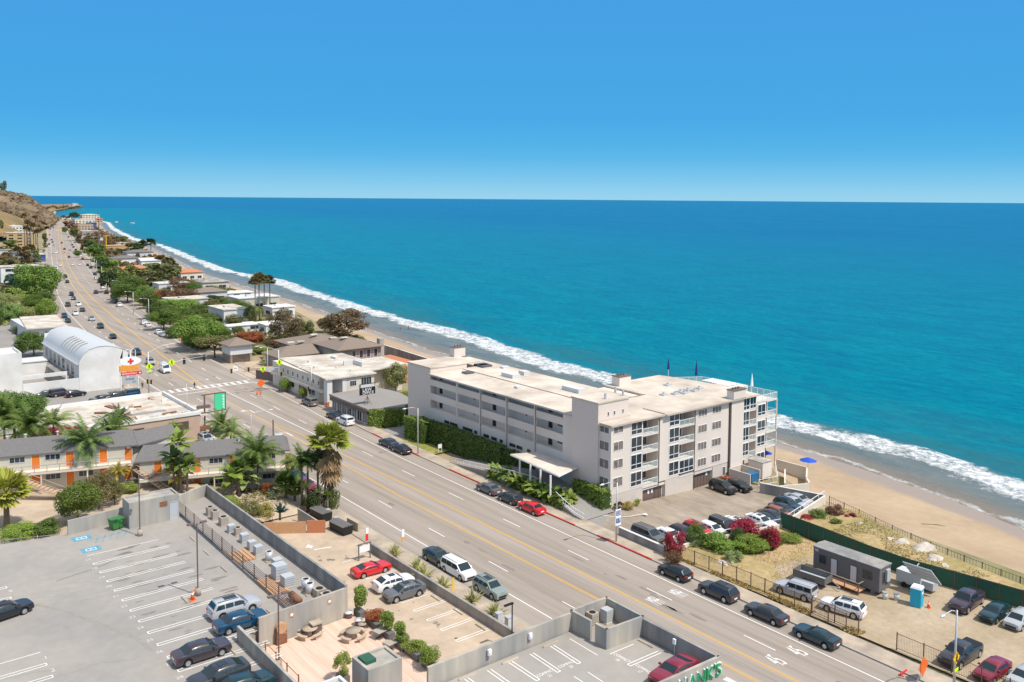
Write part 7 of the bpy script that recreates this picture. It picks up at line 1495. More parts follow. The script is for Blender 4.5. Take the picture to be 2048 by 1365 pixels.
for i in range(26):
    y = rn.uniform(35, 300); x = interp(EL, y)+(interp(ER, y)-interp(EL, y))*rn.choice([.02, .2, .5, .52, .8, .98])+rn.uniform(-.3, .3); a = Vector((x, y, 0)); cross = rn.random() < .3
    for j in range(rn.randint(4, 12)): b2 = a+(Vector((rn.uniform(.5, 1), rn.uniform(-.3, .3), 0)) if cross else Vector((rn.uniform(-.14, .14), rn.uniform(.8, 1.6), 0))); stripe(mb, a, b2, .05, .0065); a = b2
for i in range(16):
    a = Vector((rn.uniform(2, 30), rn.uniform(66, 100), 0))
    for j in range(9): b2 = a+Vector((rn.uniform(.3, .9), rn.uniform(-.5, .5), 0)); stripe(mb, a, b2, .035, DZ+.004); a = b2
struct('crack_sealing', mb, K['stain'])
def stops(label, px, z, rot, grp='concrete wheel stops', proto=[]):
    q = at(*px, z)
    if not proto:
        t = thing('wheel_stop', 'x', 'wheel stop', (0, 0, -500)); mb = MB(); mb.ring([[(-.85, -.09, 0), (-.85, .09, 0), (-.85, .05, .12), (-.85, -.05, .12)], [(.85, -.09, 0), (.85, .09, 0), (.85, .05, .12), (.85, -.05, .12)]]); mb.build('block', K['sidewalk'], t); proto.append(t)
    place(proto[0], (q.x, q.y, z+.01), rot, label, grp); return proto
WS = [((385, 1079), DZ, 'wheel stop nearest the lamp at the hut end of the deck'), ((413, 1107), DZ, 'wheel stop second from the concrete hut'), ((448, 1140), DZ, 'wheel stop level with the deck lamp'), ((369, 1201), DZ, 'wheel stop beside the traffic cone'), ((541, 1228), DZ, 'wheel stop in front of the glossy blue sedan'), ((464, 1303), DZ, 'wheel stop in front of the very dark brown sedan'),
 ((1101, 1290), RZ, 'wheel stop nearest the two condensers on the near deck'), ((1020, 1323), RZ, 'second wheel stop along the near parapet'), ((935, 1355), RZ, 'wheel stop at the left end of the near parapet'), ((1291, 1289), RZ, 'wheel stop by the enclosure corner facing the highway'),
 ((871, 1198), .03, 'wheel stop right of the gray crossover in the lower lot'), ((916, 1225), .03, 'middle wheel stop in the lower lot'), ((961, 1256), .03, 'nearest wheel stop in the lower lot')]
for px, z, lb in WS: P_ = stops(lb, px, z, 0 if (z == RZ and px[0] < 1200) else R(90))
del P_[0]['_used']
# ================================================================ POLES, LAMPS, SIGNALS
def street_lamp(x, y, h_, side, label, arm=2.4, m_='galv', z=0, grp='street lamps along the highway', rot=None, r=.11, name='street_lamp'):
    t = thing(name, label, 'street lamp', (x, y, z), 0 if rot is None else rot, grp)
    mb = MB(); mb.tube([(0, 0, 0), (0, 0, h_*.5), (0, 0, h_)], r, 8, 0, r*.55); mb.build('pole', K[m_], t, True); MB().cyl(0, 0, 0, .12, r*2, 8).build('base_plate', K[m_], t)
    mb = MB(); mb.tube([(0, 0, h_-.6), (side*.35, 0, h_), (side*1.1, 0, h_+.3), (side*arm, 0, h_+.3)], .05, 6); mb.build('arm', K[m_], t, True)
    mb = MB(); mb.ring([[(side*arm, -.08, h_+.24), (side*arm, .08, h_+.24), (side*arm, .06, h_+.36), (side*arm, -.06, h_+.36)], [(side*(arm+.3), -.17, h_+.2), (side*(arm+.3), .17, h_+.2), (side*(arm+.3), .12, h_+.4), (side*(arm+.3), -.12, h_+.4)], [(side*(arm+.75), -.1, h_+.24), (side*(arm+.75), .1, h_+.24), (side*(arm+.75), .07, h_+.34), (side*(arm+.75), -.07, h_+.34)]]); mb.build('lamp_head', K['lamp_lens'], t, True)
    return t
for u, v, vt, lb in ((838, 909, 815, 'white street lamp on the lawn kerb in front of the apartments'), (1237, 1084, 962, 'street lamp carrying the white speed feedback sign'), (612, 804, 736, 'street lamp next to the small street trees'), (525, 762, 697, 'slender street lamp before the brown fence'), (298, 645, 598, 'street lamp beside the pair of parked white cars'), (267, 630, 584, 'second street lamp beyond the parked white cars'), (239, 592, 562, 'third street lamp along the seaward verge'), (218, 575, 544, 'fourth street lamp beside the leaning tree'), (204, 568, 533, 'fifth street lamp before the white houses'), (194, 550, 521, 'sixth lamp of the seaward row'), (189, 538, 518, 'seventh lamp of the seaward row'), (181, 530, 507, 'farthest lamp of the seaward row')):
    q = at(u, v, 0); s = pxm(v, u); x = kr(q.y)+.5 if v > 700 else q.x; street_lamp(x, q.y, (v-vt)/s, -1, lb, arm=1.4 if u == 525 else 2.4, r=.12 if q.y < 300 else .15)
q = at(1913, 1380, 0); lp = street_lamp(kr(q.y)+.7, q.y, (1380-1212)/pxm(1380, 1913), -1, 'street lamp with yellow pedestrian diamond at the bottom right', r=.14)
def diamond(t, x, y, z, m_, s=.45, fig=True, label=None, face=-1):
    mb = MB(); mb.add([(x, y, z-s*1.35), (x+s*1.35, y, z), (x, y, z+s*1.35), (x-s*1.35, y, z), (x, y+.03, z-s*1.35), (x+s*1.35, y+.03, z), (x, y+.03, z+s*1.35), (x-s*1.35, y+.03, z)], [(3, 0, 1, 2)[::1], (4, 7, 6, 5), (0, 4, 5, 1), (1, 5, 6, 2), (2, 6, 7, 3), (3, 7, 4, 0)]); o = mb.build('warning_sign', K[m_], t)
    if fig:
        f = MB(); f.tube([(x, y-.02, z-.02), (x, y-.02, z+.26*s/.45)], .06*s/.45, 6); f.tube([(x, y-.02, z+.3*s/.45), (x, y-.02, z+.42*s/.45)], .055*s/.45, 6); f.tube([(x, y-.02, z), (x-.14*s/.45, y-.02, z-.36*s/.45)], .035*s/.45, 5); f.tube([(x, y-.02, z), (x+.14*s/.45, y-.02, z-.36*s/.45)], .035*s/.45, 5); f.tube([(x-.17*s/.45, y-.02, z+.02), (x, y-.02, z+.2*s/.45), (x+.17*s/.45, y-.02, z+.04)], .028*s/.45, 5); f.build('walking_figure', K['black'], o)
    return o
diamond(lp, -.05, -.16, (1380-1308)/pxm(1380, 1913), 'amber', .46); MB().box(-.42, .32, -.2, -.17, 2.05, 2.35).build('plate', K['lime'], lp)
for u, v, vt, lb in ((503, 884, 828, 'landward street lamp reaching over the turn arrow'), (375, 872, 766, 'landward street lamp behind the stripped building'), (123, 640, 600, 'thin lamp beside the parked teal sedan')):
    q = at(u, v, 0); street_lamp(q.x, q.y, (v-vt)/pxm(v, u), 1, lb, arm=3.5 if u < 510 else 2.4, grp='street lamps on the landward side', r=.08)
for u, v, vt, lb, z in ((396, 1191, 1044, 'tall bronze twin lamp standing mid deck beside the traffic cone', DZ), (280, 1072, 954, 'bronze twin lamp in front of the concrete hut', DZ), (558, 1337, 1186, 'bronze twin lamp at the edge of the picnic terrace', 4.0)):
    q = at(u, v, z); h_ = (v-vt)/(pxm(v, u)*H/(H-z)); t = thing('deck_lamp', lb, 'lamp', q, 0, 'twin lamps on the parking decks')
    MB().cyl(0, 0, 0, .75, .3, 10).build('footing', K['sidewalk'], t, True); mb = MB(); mb.tube([(0, 0, .75), (0, 0, h_)], .07, 6); mb.build('pole', K['bronze'], t)
    for s in (-1, 1): mb = MB(); mb.tube([(0, 0, h_-.1), (s*.5, 0, h_)], .035, 4); mb.build('arm', K['bronze'], t); MB().box(min(s*.35, s*.95), max(s*.35, s*.95), -.18, .18, h_-.02, h_+.12).build('lamp_head', K['bronze'], t)
def signal_head(parent, x, y, z, front=False, name='signal_head'):
    mb = MB(); mb.box(x-.18, x+.18, y, y+.22, z-.55, z+.55); o = mb.build(name, K['amber' if front else 'sig_black'], parent); b2 = MB(); b2.box(x-.3, x+.3, y+.02 if not front else y-.0, y+.06, z-.72, z+.72) if not front else b2.box(x-.15, x+.15, y-.16, y-.002, z-.5, z+.5); b2.build('visor', K['sig_black'], o); return o
q = at(298, 794, 0); t = thing('traffic_signal', 'teal gray signal mast reaching over the landward lanes beside the liquor sign', 'traffic signal', (q.x, q.y, 0))
mb = MB(); mb.tube([(0, 0, 0), (0, 0, 10.2)], .16, 8, 0, .1); mb.build('pole', K['galv'], t, True); mb = MB(); mb.tube([(0, 0, 5.2), (3.5, 0, 6.7), (7.5, 0, 7.6), (13.2, 0, 7.9)], .12, 6, 0, .05); mb.build('mast_arm', K['galv'], t, True); mb = MB(); mb.tube([(0, 0, 10), (3, 0, 11.3), (6, 0, 11.6)], .06, 6); mb.build('lamp_arm', K['galv'], t)
for x, z in ((8.0, 7.2), (12.6, 7.5)): signal_head(t, x, .1, z)
signal_head(t, -.35, -.3, 3.6, True); signal_head(t, .45, -.3, 3.4, True); diamond(t, .1, -.25, 6.9, 'lime', .62); diamond(t, 5.1, -.2, 7.3, 'lime', .62); mb = MB(); mb.box(-.3, .6, -.25, -.2, 5.6, 6.0); mb.build('plate', K['lime'], t)
q = at(558, 782, 0); t = thing('traffic_signal', 'tall gray signal mast in front of the brown fence with arm over the seaward lanes', 'traffic signal', (q.x, q.y, 0))
mb = MB(); mb.tube([(0, 0, 0), (0, 0, 9.6)], .17, 8, 0, .1); mb.build('pole', K['galv'], t, True); mb = MB(); mb.tube([(0, 0, 5.4), (-4, .3, 5.9), (-11.6, .8, 6.3)], .11, 6, 0, .05); mb.build('mast_arm', K['galv'], t, True); mb = MB(); mb.tube([(0, 0, 9.4), (-1, 0, 9.9), (-4.0, 0, 10.9), (-5.0, 0, 11)], .06, 6); mb.build('lamp_arm', K['galv'], t); MB().box(-5.7, -4.9, -.12, .12, 10.9, 11.05).build('lamp_head', K['lamp_lens'], t)
for x, z in ((-7.3, 5.9), (-11.3, 6.0)): signal_head(t, x, -.1, z, True)
signal_head(t, .5, -.2, 4.0, True); diamond(t, .1, -.25, 6.7, 'lime', .6); diamond(t, -3.9, -.1, 5.6, 'lime', .58)
MB().box(-3.2, -1.1, -.1, -.05, 5.1, 5.7).build('street_name_sign', K['ac_gray'], t); MB().box(-10.7, -9.7, .3, .36, 5.9, 6.9).build('plate', K['sign_white'], t); lettering('lettering', 'R5', .5, K['black'], frameM((-10.2, .29, 6.4), (1, 0, 0), (0, 0, 1)), t)
q = at(616, 812, 0); t = thing('traffic_signal', 'short amber traffic signal on a post beside the street lamp', 'traffic signal', (q.x, q.y, 0)); MB().cyl(0, 0, 0, 3.2, .07, 6).build('pole', K['galv'], t); signal_head(t, 0, -.15, 3.8, True)
q = at(1030, 1292, .1); t = thing('kerb_lamp', 'short black lamp post beyond the near parapet', 'lamp', (q.x-.4, q.y, 0)); MB().cyl(0, 0, 0, 4.6, .07, 6).build('pole', K['black'], t); MB().box(-1.0, .1, -.12, .12, 4.55, 4.7).build('lamp_head', K['black'], t)
for u, v, lb in ((998, 1240, 'gray electrical cabinet at the near end of the planted strip'), (1018, 1248, 'pale electrical cabinet beside the short black lamp post'), (672, 1046, 'gray blue utility cabinet behind the black waste containers'), (655, 1030, 'pale utility cabinet at the foot of the fan palm')):
    q = at(u, v, .5); t = thing('utility_cabinet', lb, 'cabinet', (q.x, q.y, .05), 0, 'utility cabinets'); MB().box(-.35, .35, -.3, .3, 0, 1.2).build('casing', K['vault_metal'], t); MB().box(-.38, .38, -.33, .33, 1.2, 1.26).build('lid', K['galv'], t)
# ---- signs
q = at(252, 790, 0); t = thing('liquor_sign', 'tall sign tower with white hoops, red cross, LIQUOR and DISPENSARY boards', 'sign', (q.x+.6, q.y, 0))
for x in (-1.7, 2.1): mb = MB(); mb.tube([(x, 0, 0), (x, 0, 5.6)], .13, 8); mb.build('post', K['white_trim'], t)
for x in (0, 1.15):
    mb = MB(); mb.tube([(x-.5, .1, 8.0)]+[(x-.5*math.cos(a), .1, 9.8+.55*math.sin(a)) for a in [i*math.pi/8 for i in range(9)]]+[(x+.5, .1, 8.0)], .08, 6); mb.build('hoop', K['white_trim'], t)
mb = MB(); mb.ring([[(.5+2.3*math.cos(a), -.22, 7.6+.95*math.sin(a)) for a in [i*math.pi/12 for i in range(24)]], [(.5+2.3*math.cos(a), .22, 7.6+.95*math.sin(a)) for a in [i*math.pi/12 for i in range(24)]]]); mb.build('oval_board', K['sign_white'], t)
mb = MB(); mb.box(.5-.22, .5+.22, -.27, -.23, 6.95, 8.25); mb.box(-.15, .277, -.268, -.232, 7.38, 7.82); mb.box(.723, 1.15, -.268, -.232, 7.38, 7.82); mb.build('red_cross', K['sign_red'], t)
MB().box(-1.9, 2.2, -.2, .2, 5.35, 6.7).build('liquor_board', K['sign_orange'], t); lettering('lettering', 'LIQUOR', 1.0, K['yellow_paint'], frameM((.1, -.22, 6.05), (1, 0, 0), (0, 0, 1)), t)
MB().box(-1.6, 2.9, -.2, .2, 4.4, 5.15).build('dispensary_board', K['sign_red'], t); lettering('lettering', 'DISPENSARY', .52, K['sign_white'], frameM((.3, -.22, 4.78), (1, 0, 0), (0, 0, 1)), t, 1.05)
mb = MB(); mb.add([(2.3, -.22, 4.6), (2.8, -.22, 4.78), (2.3, -.22, 4.96), (-1.5, -.22, 4.78), (-1.1, -.22, 4.6), (-1.1, -.22, 4.96)], [(0, 1, 2), (3, 4, 5)]); mb.build('arrow', K['sign_white'], t)
MB().box(-1.2, 1.9, -.1, .1, 2.4, 3.9).build('letter_board', K['ac_gray'], t); lettering('lettering', 'WINE', .75, K['letter_blue'], frameM((.3, -.12, 3.5), (1, 0, 0), (0, 0, 1)), t); lettering('lettering', 'KS', .6, K['letter_green'], frameM((1.2, -.12, 2.8), (1, 0, 0), (0, 0, 1)), t)
q = at(410, 868, 0); t = thing('hanging_sign', 'green hanging board in a dark brown frame over the stripped building corner', 'sign', (q.x, q.y, 0))
mb = MB(); mb.box(-.12, .12, -.12, .12, 0, 7.4); mb.build('post', K['bronze'], t); mb = MB(); mb.box(-.6, 4.2, -.1, .1, 7.4, 7.6); mb.box(-.6, 4.2, -.1, .1, 4.0, 4.15); mb.box(3.95, 4.1, -.1, .1, 4.15, 7.4); mb.build('frame', K['bronze'], t); MB().box(1.9, 3.9, -.15, .15, 4.2, 7.35).build('board', K['sign_green'], t)
for i in range(5): MB().box(3.45, 3.75, -.18, -.152, 4.45+i*.55, 4.8+i*.55).build('character', K['sign_white'], t)
MB().box(-1.4, 1.0, -.4, .4, 5.0, 5.5).build('box', K['bronze'], t); MB().box(-1.5, .9, -.45, .45, .9, 1.5).build('lower_box', K['rust'], t); MB().box(-1.2, -1.1, -.05, .05, 1.5, 5).build('side_post', K['bronze'], t)
q = at(1237, 1084, 0); t = thing('speed_feedback_sign', 'white board with two blue number panels fixed to the street lamp', 'sign', (kr(q.y)+.5, q.y-.25, 0))
mb = MB(); mb.box(-.5, .5, -.06, 0, 2.4, 4.55); mb.build('board', K['sign_white'], t)
for z, tx in ((3.75, '23'), (2.75, '17')): MB().box(-.38, .38, -.08, -.06, z, z+.62).build('number_panel', K['letter_blue'], t); lettering('lettering', tx, .6, K['sign_white'], frameM((0, -.1, z+.31), (1, 0, 0), (0, 0, 1)), t)
for u, v, s, lb in ((522, 770, 1.0, 'orange diamond construction sign before the brown fence'), (1846, 1352, .95, 'orange diamond construction sign at the bottom edge by the iron fence')):
    q = at(u, v+8, .14); t = thing('construction_sign', lb, 'sign', q); diamond(t, 0, 0, 1.3, 'orange', .75 if u < 600 else .72, False); mb = MB()
    for a in (-.5, .5): mb.tube([(a, .3, 0), (0, .05, .8)], .03, 4)
    mb.build('stand', K['galv'], t); mb = MB(); [mb.box(-.5, .5, -.02, -.005, 1.08+i*.2, 1.17+i*.2) for i in range(3)] if False else None
q = at(731, 1095, .14); t = thing('feather_flag', 'red and white feather banner at the lower lot entrance', 'flag', (q.x, q.y, .14)); MB().tube([(0, 0, 0), (0, 0, 2.5)], .03, 5).build('pole', K['galv'], t); MB().box(.03, .4, -.01, .01, .8, 1.7).build('banner', K['sign_red'], t); MB().box(.05, .45, -.01, .01, 1.75, 2.5).build('banner_top', K['sign_white'], t)
q = at(803, 1098, .14); t = thing('feather_flag', 'white and orange feather banner at the kerb strip', 'flag', (q.x, q.y, .14)); MB().tube([(0, 0, 0), (0, 0, 2.5)], .03, 5).build('pole', K['galv'], t); MB().box(.03, .42, -.01, .01, 1.5, 2.5).build('banner', K['sign_white'], t); MB().box(.03, .42, -.01, .01, 1.0, 1.48).build('banner_foot', K['sign_orange'], t)
q = at(904, 1190, .1); t = thing('feather_flag', 'yellow feather banner beside the white minivan', 'flag', (q.x, q.y, .05)); MB().tube([(0, 0, 0), (0, 0, 2.1)], .03, 5).build('pole', K['galv'], t); MB().box(.02, .3, -.01, .01, .2, 2.0).build('banner', K['amber'], t)
q = at(729, 1119, .03); t = thing('lot_notice_board', 'blank white notice board on two gray posts above the red coupe', 'sign', (q.x, q.y, 0)); 
for x in (-.8, .8): MB().box(x-.06, x+.06, -.06, .06, 0, 2.0).build('post', K['gray_trailer'], t)
MB().box(-.74, .74, -.03, .03, 1.0, 1.8).build('board', K['sign_white'], t); MB().box(-.9, .9, -.08, .08, 2.0, 2.1).build('top_rail', K['gray_trailer'], t)
q = at(340, 660, 0); t = thing('bus_stop_sign', 'small gray bus stop sign beside the trimmed hedge', 'sign', (q.x, q.y, 0)); MB().cyl(0, 0, 0, 2.4, .06, 6).build('pole', K['galv'], t); MB().box(-.45, .45, -.05, .05, 1.6, 2.5).build('board', K['light_gray'], t)
q = at(556, 920, .5); t = thing('motel_sign', 'pale blue framed sign on a dark post at the motel corner', 'sign', (q.x-.8, q.y, .5)); MB().cyl(0, 0, 0, 7, .12, 6).build('pole', K['bronze'], t); MB().box(.2, 1.7, -.08, .08, 3.2, 4.6).build('frame', K['vault_metal'], t); MB().box(.35, 1.55, -.1, -.081, 3.4, 4.4).build('board', K['sign_white'], t)
q = at(880, 905, .15); t = thing('apartment_notice', 'small white post sign at the end of the lawn', 'sign', (q.x, q.y, .1)); MB().box(-.4, -.34, 0, .06, 0, 1.5).build('post', K['white_trim'], t); MB().box(.34, .4, 0, .06, 0, 1.5).build('post', K['white_trim'], t); MB().box(-.34, .34, 0, .05, .8, 1.5).build('board', K['sign_white'], t)
# orange barriers and cones
def cone(px, z, lb, s=1, grp='traffic cones'):
    q = at(*px, z); t = thing('traffic_cone', lb, 'cone', q, 0, grp); mb = MB(); mb.tube([(0, 0, .03), (0, 0, .9*s)], .2*s, 10, 0, .04); mb.build('cone', K['orange'], t, True); MB().box(-.28*s, .28*s, -.28*s, .28*s, 0, .05).build('base', K['orange'], t); MB().tube([(0, 0, .5*s), (0, 0, .65*s)], .125*s, 10, 0, .1*s).build('reflective_band', K['sign_white'], t)
cone((385, 1200), DZ, 'orange traffic cone at the foot of the tall deck lamp', 1.1); cone((1857, 1216), .02, 'red and white traffic cone beside the blue portable toilet', .9); cone((1347, 1090), .1, 'small white topped marker by the bougainvillea', .5) if False else None
for (u, v, lb) in ((362, 685, 'orange barrel barrier at the verge beside the bright hedge tree'), (518, 793, 'flat orange marker on the road beside the construction sign'), (115, 640, 'red tubs beside the parked teal sedan'), (1807, 1352, 'red folded barrier lying on the kerb')):
    q = at(u, v-3, 0); t = thing('barrier', lb, 'barrier', q); mb = MB(); mb.box(-.6, .6, -.05, .05, .5 if u < 1000 else .1, .8 if u < 1000 else .3); mb.build('board', K['sign_red' if u > 1000 or u == 115 else 'orange'], t)
    for x in (-.45, .45): MB().box(x-.05, x+.05, -.25, .25, 0, .5 if u < 1000 else .1).build('foot', K['orange'], t)
t = thing('newspaper_rack', 'orange terracotta bin at the corner of the cream offices', 'bin', (86.4, 169.6, .14)); MB().box(-.3, .3, -.3, .3, 0, 1.0).build('body', K['clay_tile'], t); MB().box(-.35, .35, -.35, .35, 1.0, 1.1).build('lid', K['clay_tile'], t)
# ================================================================ FENCES
def fence(label, pts, h_, z=0, m_='rust_fence', step=2.4, rails=(0, 1), pick=.14, cat='fence', zs=None, name='fence', solid=None, pr=.012):
    o0 = Vector((*pts[0], 0)); t = thing(name, label, cat, o0); rl = MB(); pk = MB(); sl = MB()
    for i, (a, b2) in enumerate(zip(pts, pts[1:])):
        za, zb = (z, z) if zs is None else (zs[i], zs[i+1]); a = Vector((*a, za))-o0; b2 = Vector((*b2, zb))-o0; L_ = (b2-a).length; n_ = max(1, round(L_/step))
        for j in range(n_+(i == len(pts)-2)): p = a.lerp(b2, j/n_); MB().box(p.x-.045, p.x+.045, p.y-.045, p.y+.045, p.z-.4, p.z+h_+.06).build('post', K[m_], t)
        for r_ in rails: rl.tube([a+Vector((0, 0, .12+(h_-.2)*r_)), b2+Vector((0, 0, .12+(h_-.2)*r_))], .03, 4)
        if pick:
            for j in range(int(L_/pick)): p = a.lerp(b2, j*pick/L_); pk.tube([p+Vector((0, 0, .08)), p+Vector((0, 0, h_-.02))], pr, 3)
        if solid: sl.add([tuple(a+Vector((0, 0, .05))), tuple(b2+Vector((0, 0, .05))), tuple(b2+Vector((0, 0, h_))), tuple(a+Vector((0, 0, h_)))]+[tuple(p+Vector((.03, .03, 0))) for p in (a+Vector((0, 0, .05)), b2+Vector((0, 0, .05)), b2+Vector((0, 0, h_)), a+Vector((0, 0, h_)))], [(0, 1, 2, 3), (7, 6, 5, 4), (0, 4, 5, 1), (2, 6, 7, 3)])
    rl.build('rail', K[m_], t)
    if pick: tag(pk.build('picket', K[m_], t), kind='stuff')
    if solid: sl.build('mesh_screen', K[solid], t)
    return t
fence('rusty iron picket fence between pavement and meadow', [(84.15, 72.4), (84.5, 66), (84.6, 60), (84.3, 54), (84.0, 47.6)], 1.7, .1, rails=(0, 1), pick=.16)
fence('sliding iron gate standing open behind the picket fence', [(84.6, 52), (84.35, 46.4)], 1.8, .1, name='gate', cat='gate', pick=.13, step=2.8)
fence('iron picket fence continuing beyond the gate opening at the bottom right', [(84.2, 42.2), (84.1, 34), (84, 24)], 1.7, .1, pick=.16)
fence('dark green mesh covered fence dividing meadow and gravel lot from the beach bank', [(103.7, 68.9), (103.1, 62), (102.2, 55), (102.1, 50), (102.9, 45), (103.8, 38), (104.2, 28)], 2.2, 0, pick=0, solid='green_mesh', step=2.5)
fence('rusty lattice fence along the top of the beach', [(118.5, 70.5), (117.2, 65), (115.3, 59), (113.8, 53), (112.6, 46), (111.6, 39), (110.5, 28)], 1.9, -1.6, rails=(0, .5, 1), pick=.42, step=2.6, pr=.022, zs=[-1.0, -1.2, -1.3, -1.4, -1.5, -1.5, -1.5])
t = fence('long horizontal rail fence between the parking stalls and the air conditioners', [(35.3, 109.8), (34.9, 76)], 1.55, DZ, m_='bronze', step=3.0, rails=(0, .17, .33, .5, .67, .83, 1), pick=0)
MB().box(-.12, .12, -33.8, 0, DZ, DZ+.12).build('kerb', K['stain'], t)
fence('gray horizontal rail fence along the far edge of the left deck', [(22.6, 109.8), (17, 112), (8, 114.5)], 1.3, DZ-1.0, m_='metal_gray', step=3.2, rails=(0, .33, .66, 1), pick=0)
fence('short rail in front of the black sedan at the left edge', [(10.2, 83.8), (6, 82.6)], 1.0, DZ, m_='metal_gray', step=3, rails=(0, .3, .6, 1), pick=0)
fence('rust coloured handrail beside the timber ramp', [(31.2, 73.6), (31.1, 66.6)], 1.0, 4, m_='rust', step=2.4, rails=(1,), pick=0, name='handrail', cat='handrail')
fence('rust coloured handrail at the steps near the green hatched hut', [(31.7, 62.6), (31.9, 57.4)], 1.0, 4, m_='rust', step=2.0, rails=(1,), pick=0, name='handrail', cat='handrail')
wall_run('short reddish timber panel at the bin end of the gate screen', [(51.4, 106.95), (53.3, 105.6)], 0, 1.75, 'red_wood', .12, name='gate_screen', cat='gate')
wall_run('rust tan timber gate screen across the lower lot beside the bins', [(46.7, 110.1), (51.2, 107.1)], 0, 1.6, 'wood', .12, name='gate_screen', cat='gate')
wall_run('short angled concrete wall behind the timber gate screen', [(52.3, 111.5), (53.6, 107.6)], 0, 1.5, 'concrete_wall', .2, ztop=[1.9, .8])
wall_run('small concrete wall at the end of the black waste containers', [(56.8, 105.6), (56.9, 103.0)], 0, 1.3, 'tan_concrete', .25)
# red kerb line on landward side
for i, (u, v, lb) in enumerate(((628, 1023, 'black waste container farthest back behind the timber screen'), (668, 1050, 'black waste container next to the small concrete wall'))):
    q = at(u+14, v+14, 0); t = thing('waste_container', lb, 'bin', (q.x, q.y, 0), R(5), 'black waste containers'); mb = MB(); mb.ring([[(-.7, -1.7, .1), (.7, -1.7, .1), (.8, -1.7, 1.2), (-.8, -1.7, 1.2)], [(-.7, 1.7, .1), (.7, 1.7, .1), (.8, 1.7, 1.2), (-.8, 1.7, 1.2)]]); mb.build('body', K['black'], t); mb = MB(); mb.ring([[(-.85, -1.75, 1.21), (.85, -1.75, 1.21), (0, -1.75, 1.45)], [(-.85, 1.75, 1.21), (.85, 1.75, 1.21), (0, 1.75, 1.45)]]); mb.build('lid', K['gray_trailer'], t)
q = at(233, 1058, DZ); t = thing('green_bin', 'green wheeled waste container beside the concrete hut', 'bin', q, R(15)); mb = MB(); mb.ring([[(-.6, -.45, .15), (.6, -.45, .15), (.6, .45, .15), (-.6, .45, .15)], [(-.75, -.55, 1.2), (.75, -.55, 1.2), (.75, .55, 1.2), (-.75, .55, 1.2)]]); mb.build('body', K['bin_green'], t); MB().box(-.78, .78, -.6, .58, 1.2, 1.3).build('lid', K['bin_green'], t)
for x in (-.5, .5): MB().cyl(x, -.3, 0, .15, .08, 8).build('wheel', K['rubber'], t)
# ================================================================ AIR CONDITIONERS
def ac(u, v, kind, w_, h_, lb, z=DZ, grp='air conditioners behind the rail fence'):
    w_ *= .85; h_ *= .85; q = at(u, v, z+h_/2); t = thing('condenser' if kind != 'tank' else 'tank', lb, 'air conditioner', (q.x, q.y, z+.1), 0, grp)
    if kind == 'round': 
        MB().cyl(0, 0, 0, h_, w_/2, 14).build('casing', K['galv'], t, True); MB().cyl(0, 0, h_+.002, h_+.05, w_*.38, 12).build('fan_guard', K['black'], t)
        mb = MB(); mb.tube([(w_*.42*math.cos(a), w_*.42*math.sin(a), h_+.05) for a in [i*math.pi/8 for i in range(17)]], .05, 4); mb.build('rim', K['metal_white'], t)
    else:
        mb = MB(); w2 = w_/2; mb.box(-w2, w2, -w2, w2, 0, h_); mb.build('casing', K['ac_tan' if kind == 'tan' else 'ac_gray'], t); 
        if kind == 'tan': MB().cyl(0, 0, h_+.002, h_+.04, w_*.36, 12).build('fan_guard', K['black'], t)
        mb = MB(); 
        for i in range(4): mb.box(-w2-.012, w2*.85, -w2-.012, -w2-.002, .15+i*h_*.2, .15+i*h_*.2+.05)
        mb.build('louvre', K['gray_wall'], t)
    MB().box(-w_*.62, w_*.62, -w_*.62, w_*.62, -.1, 0).build('pad', K['sidewalk'], t)
    return t
def Z7(x, y): return (340+x/4.55, 980+y/4.55)
for (x, y, kd, w_, h_, lb) in ((365, 195, 'tan', .95, 1.1, 'tan condenser at the far end of the row'), (410, 230, 'tan', .95, 1.15, 'tan condenser second from the far end'), (488, 285, 'tan', 1.1, 1.1, 'wide tan condenser third from the far end'), (557, 355, 'gray', .9, .95, 'pale gray box condenser before the round gray green one'), (618, 380, 'tan', .85, .95, 'greenish condenser between two pale gray boxes'), (677, 440, 'gray', 1.0, 1.05, 'pale gray box condenser on the long plinth'), (745, 505, 'gray', .95, 1.0, 'left one of two pale boxes on the wide plinth'), (803, 550, 'gray', 1.0, 1.05, 'right one of two pale boxes on the wide plinth'), (902, 610, 'round', .95, 1.05, 'lone round silver condenser in the middle of the row'), (975, 665, 'gray', 1.1, .9, 'pale box just before the tallest unit'), (995, 745, 'gray', 1.5, 1.7, 'largest tallest pale gray air handler'), (1070, 830, 'gray', 1.3, 1.25, 'pale box between the tallest unit and the round pair'), (1235, 865, 'round', 1.0, 1.1, 'farther one of the pair of round silver condensers'), (1272, 905, 'round', 1.0, 1.1, 'nearer one of the pair of round silver condensers'), (1360, 935, 'tan', 1.2, .8, 'tan twin fan condenser beside the round pair'), (1425, 980, 'tan', 1.2, .8, 'nearest tan condenser in the corner of the strip')):
    ac(*Z7(x, y), kd, w_, h_, lb)
t = thing('rust_tank', 'rusty brown horizontal tank near the picnic end of the strip', 'tank', (*at(*Z7(1140, 985), DZ+.5)[:2], DZ)); mb = MB(); mb.tube([(0, -.9, .55), (0, .9, .55)], .35, 12); mb.build('tank', K['rust'], t, True)
for y in (-.6, .6): MB().box(-.3, .3, y-.06, y+.06, 0, .25).build('cradle', K['bronze'], t)
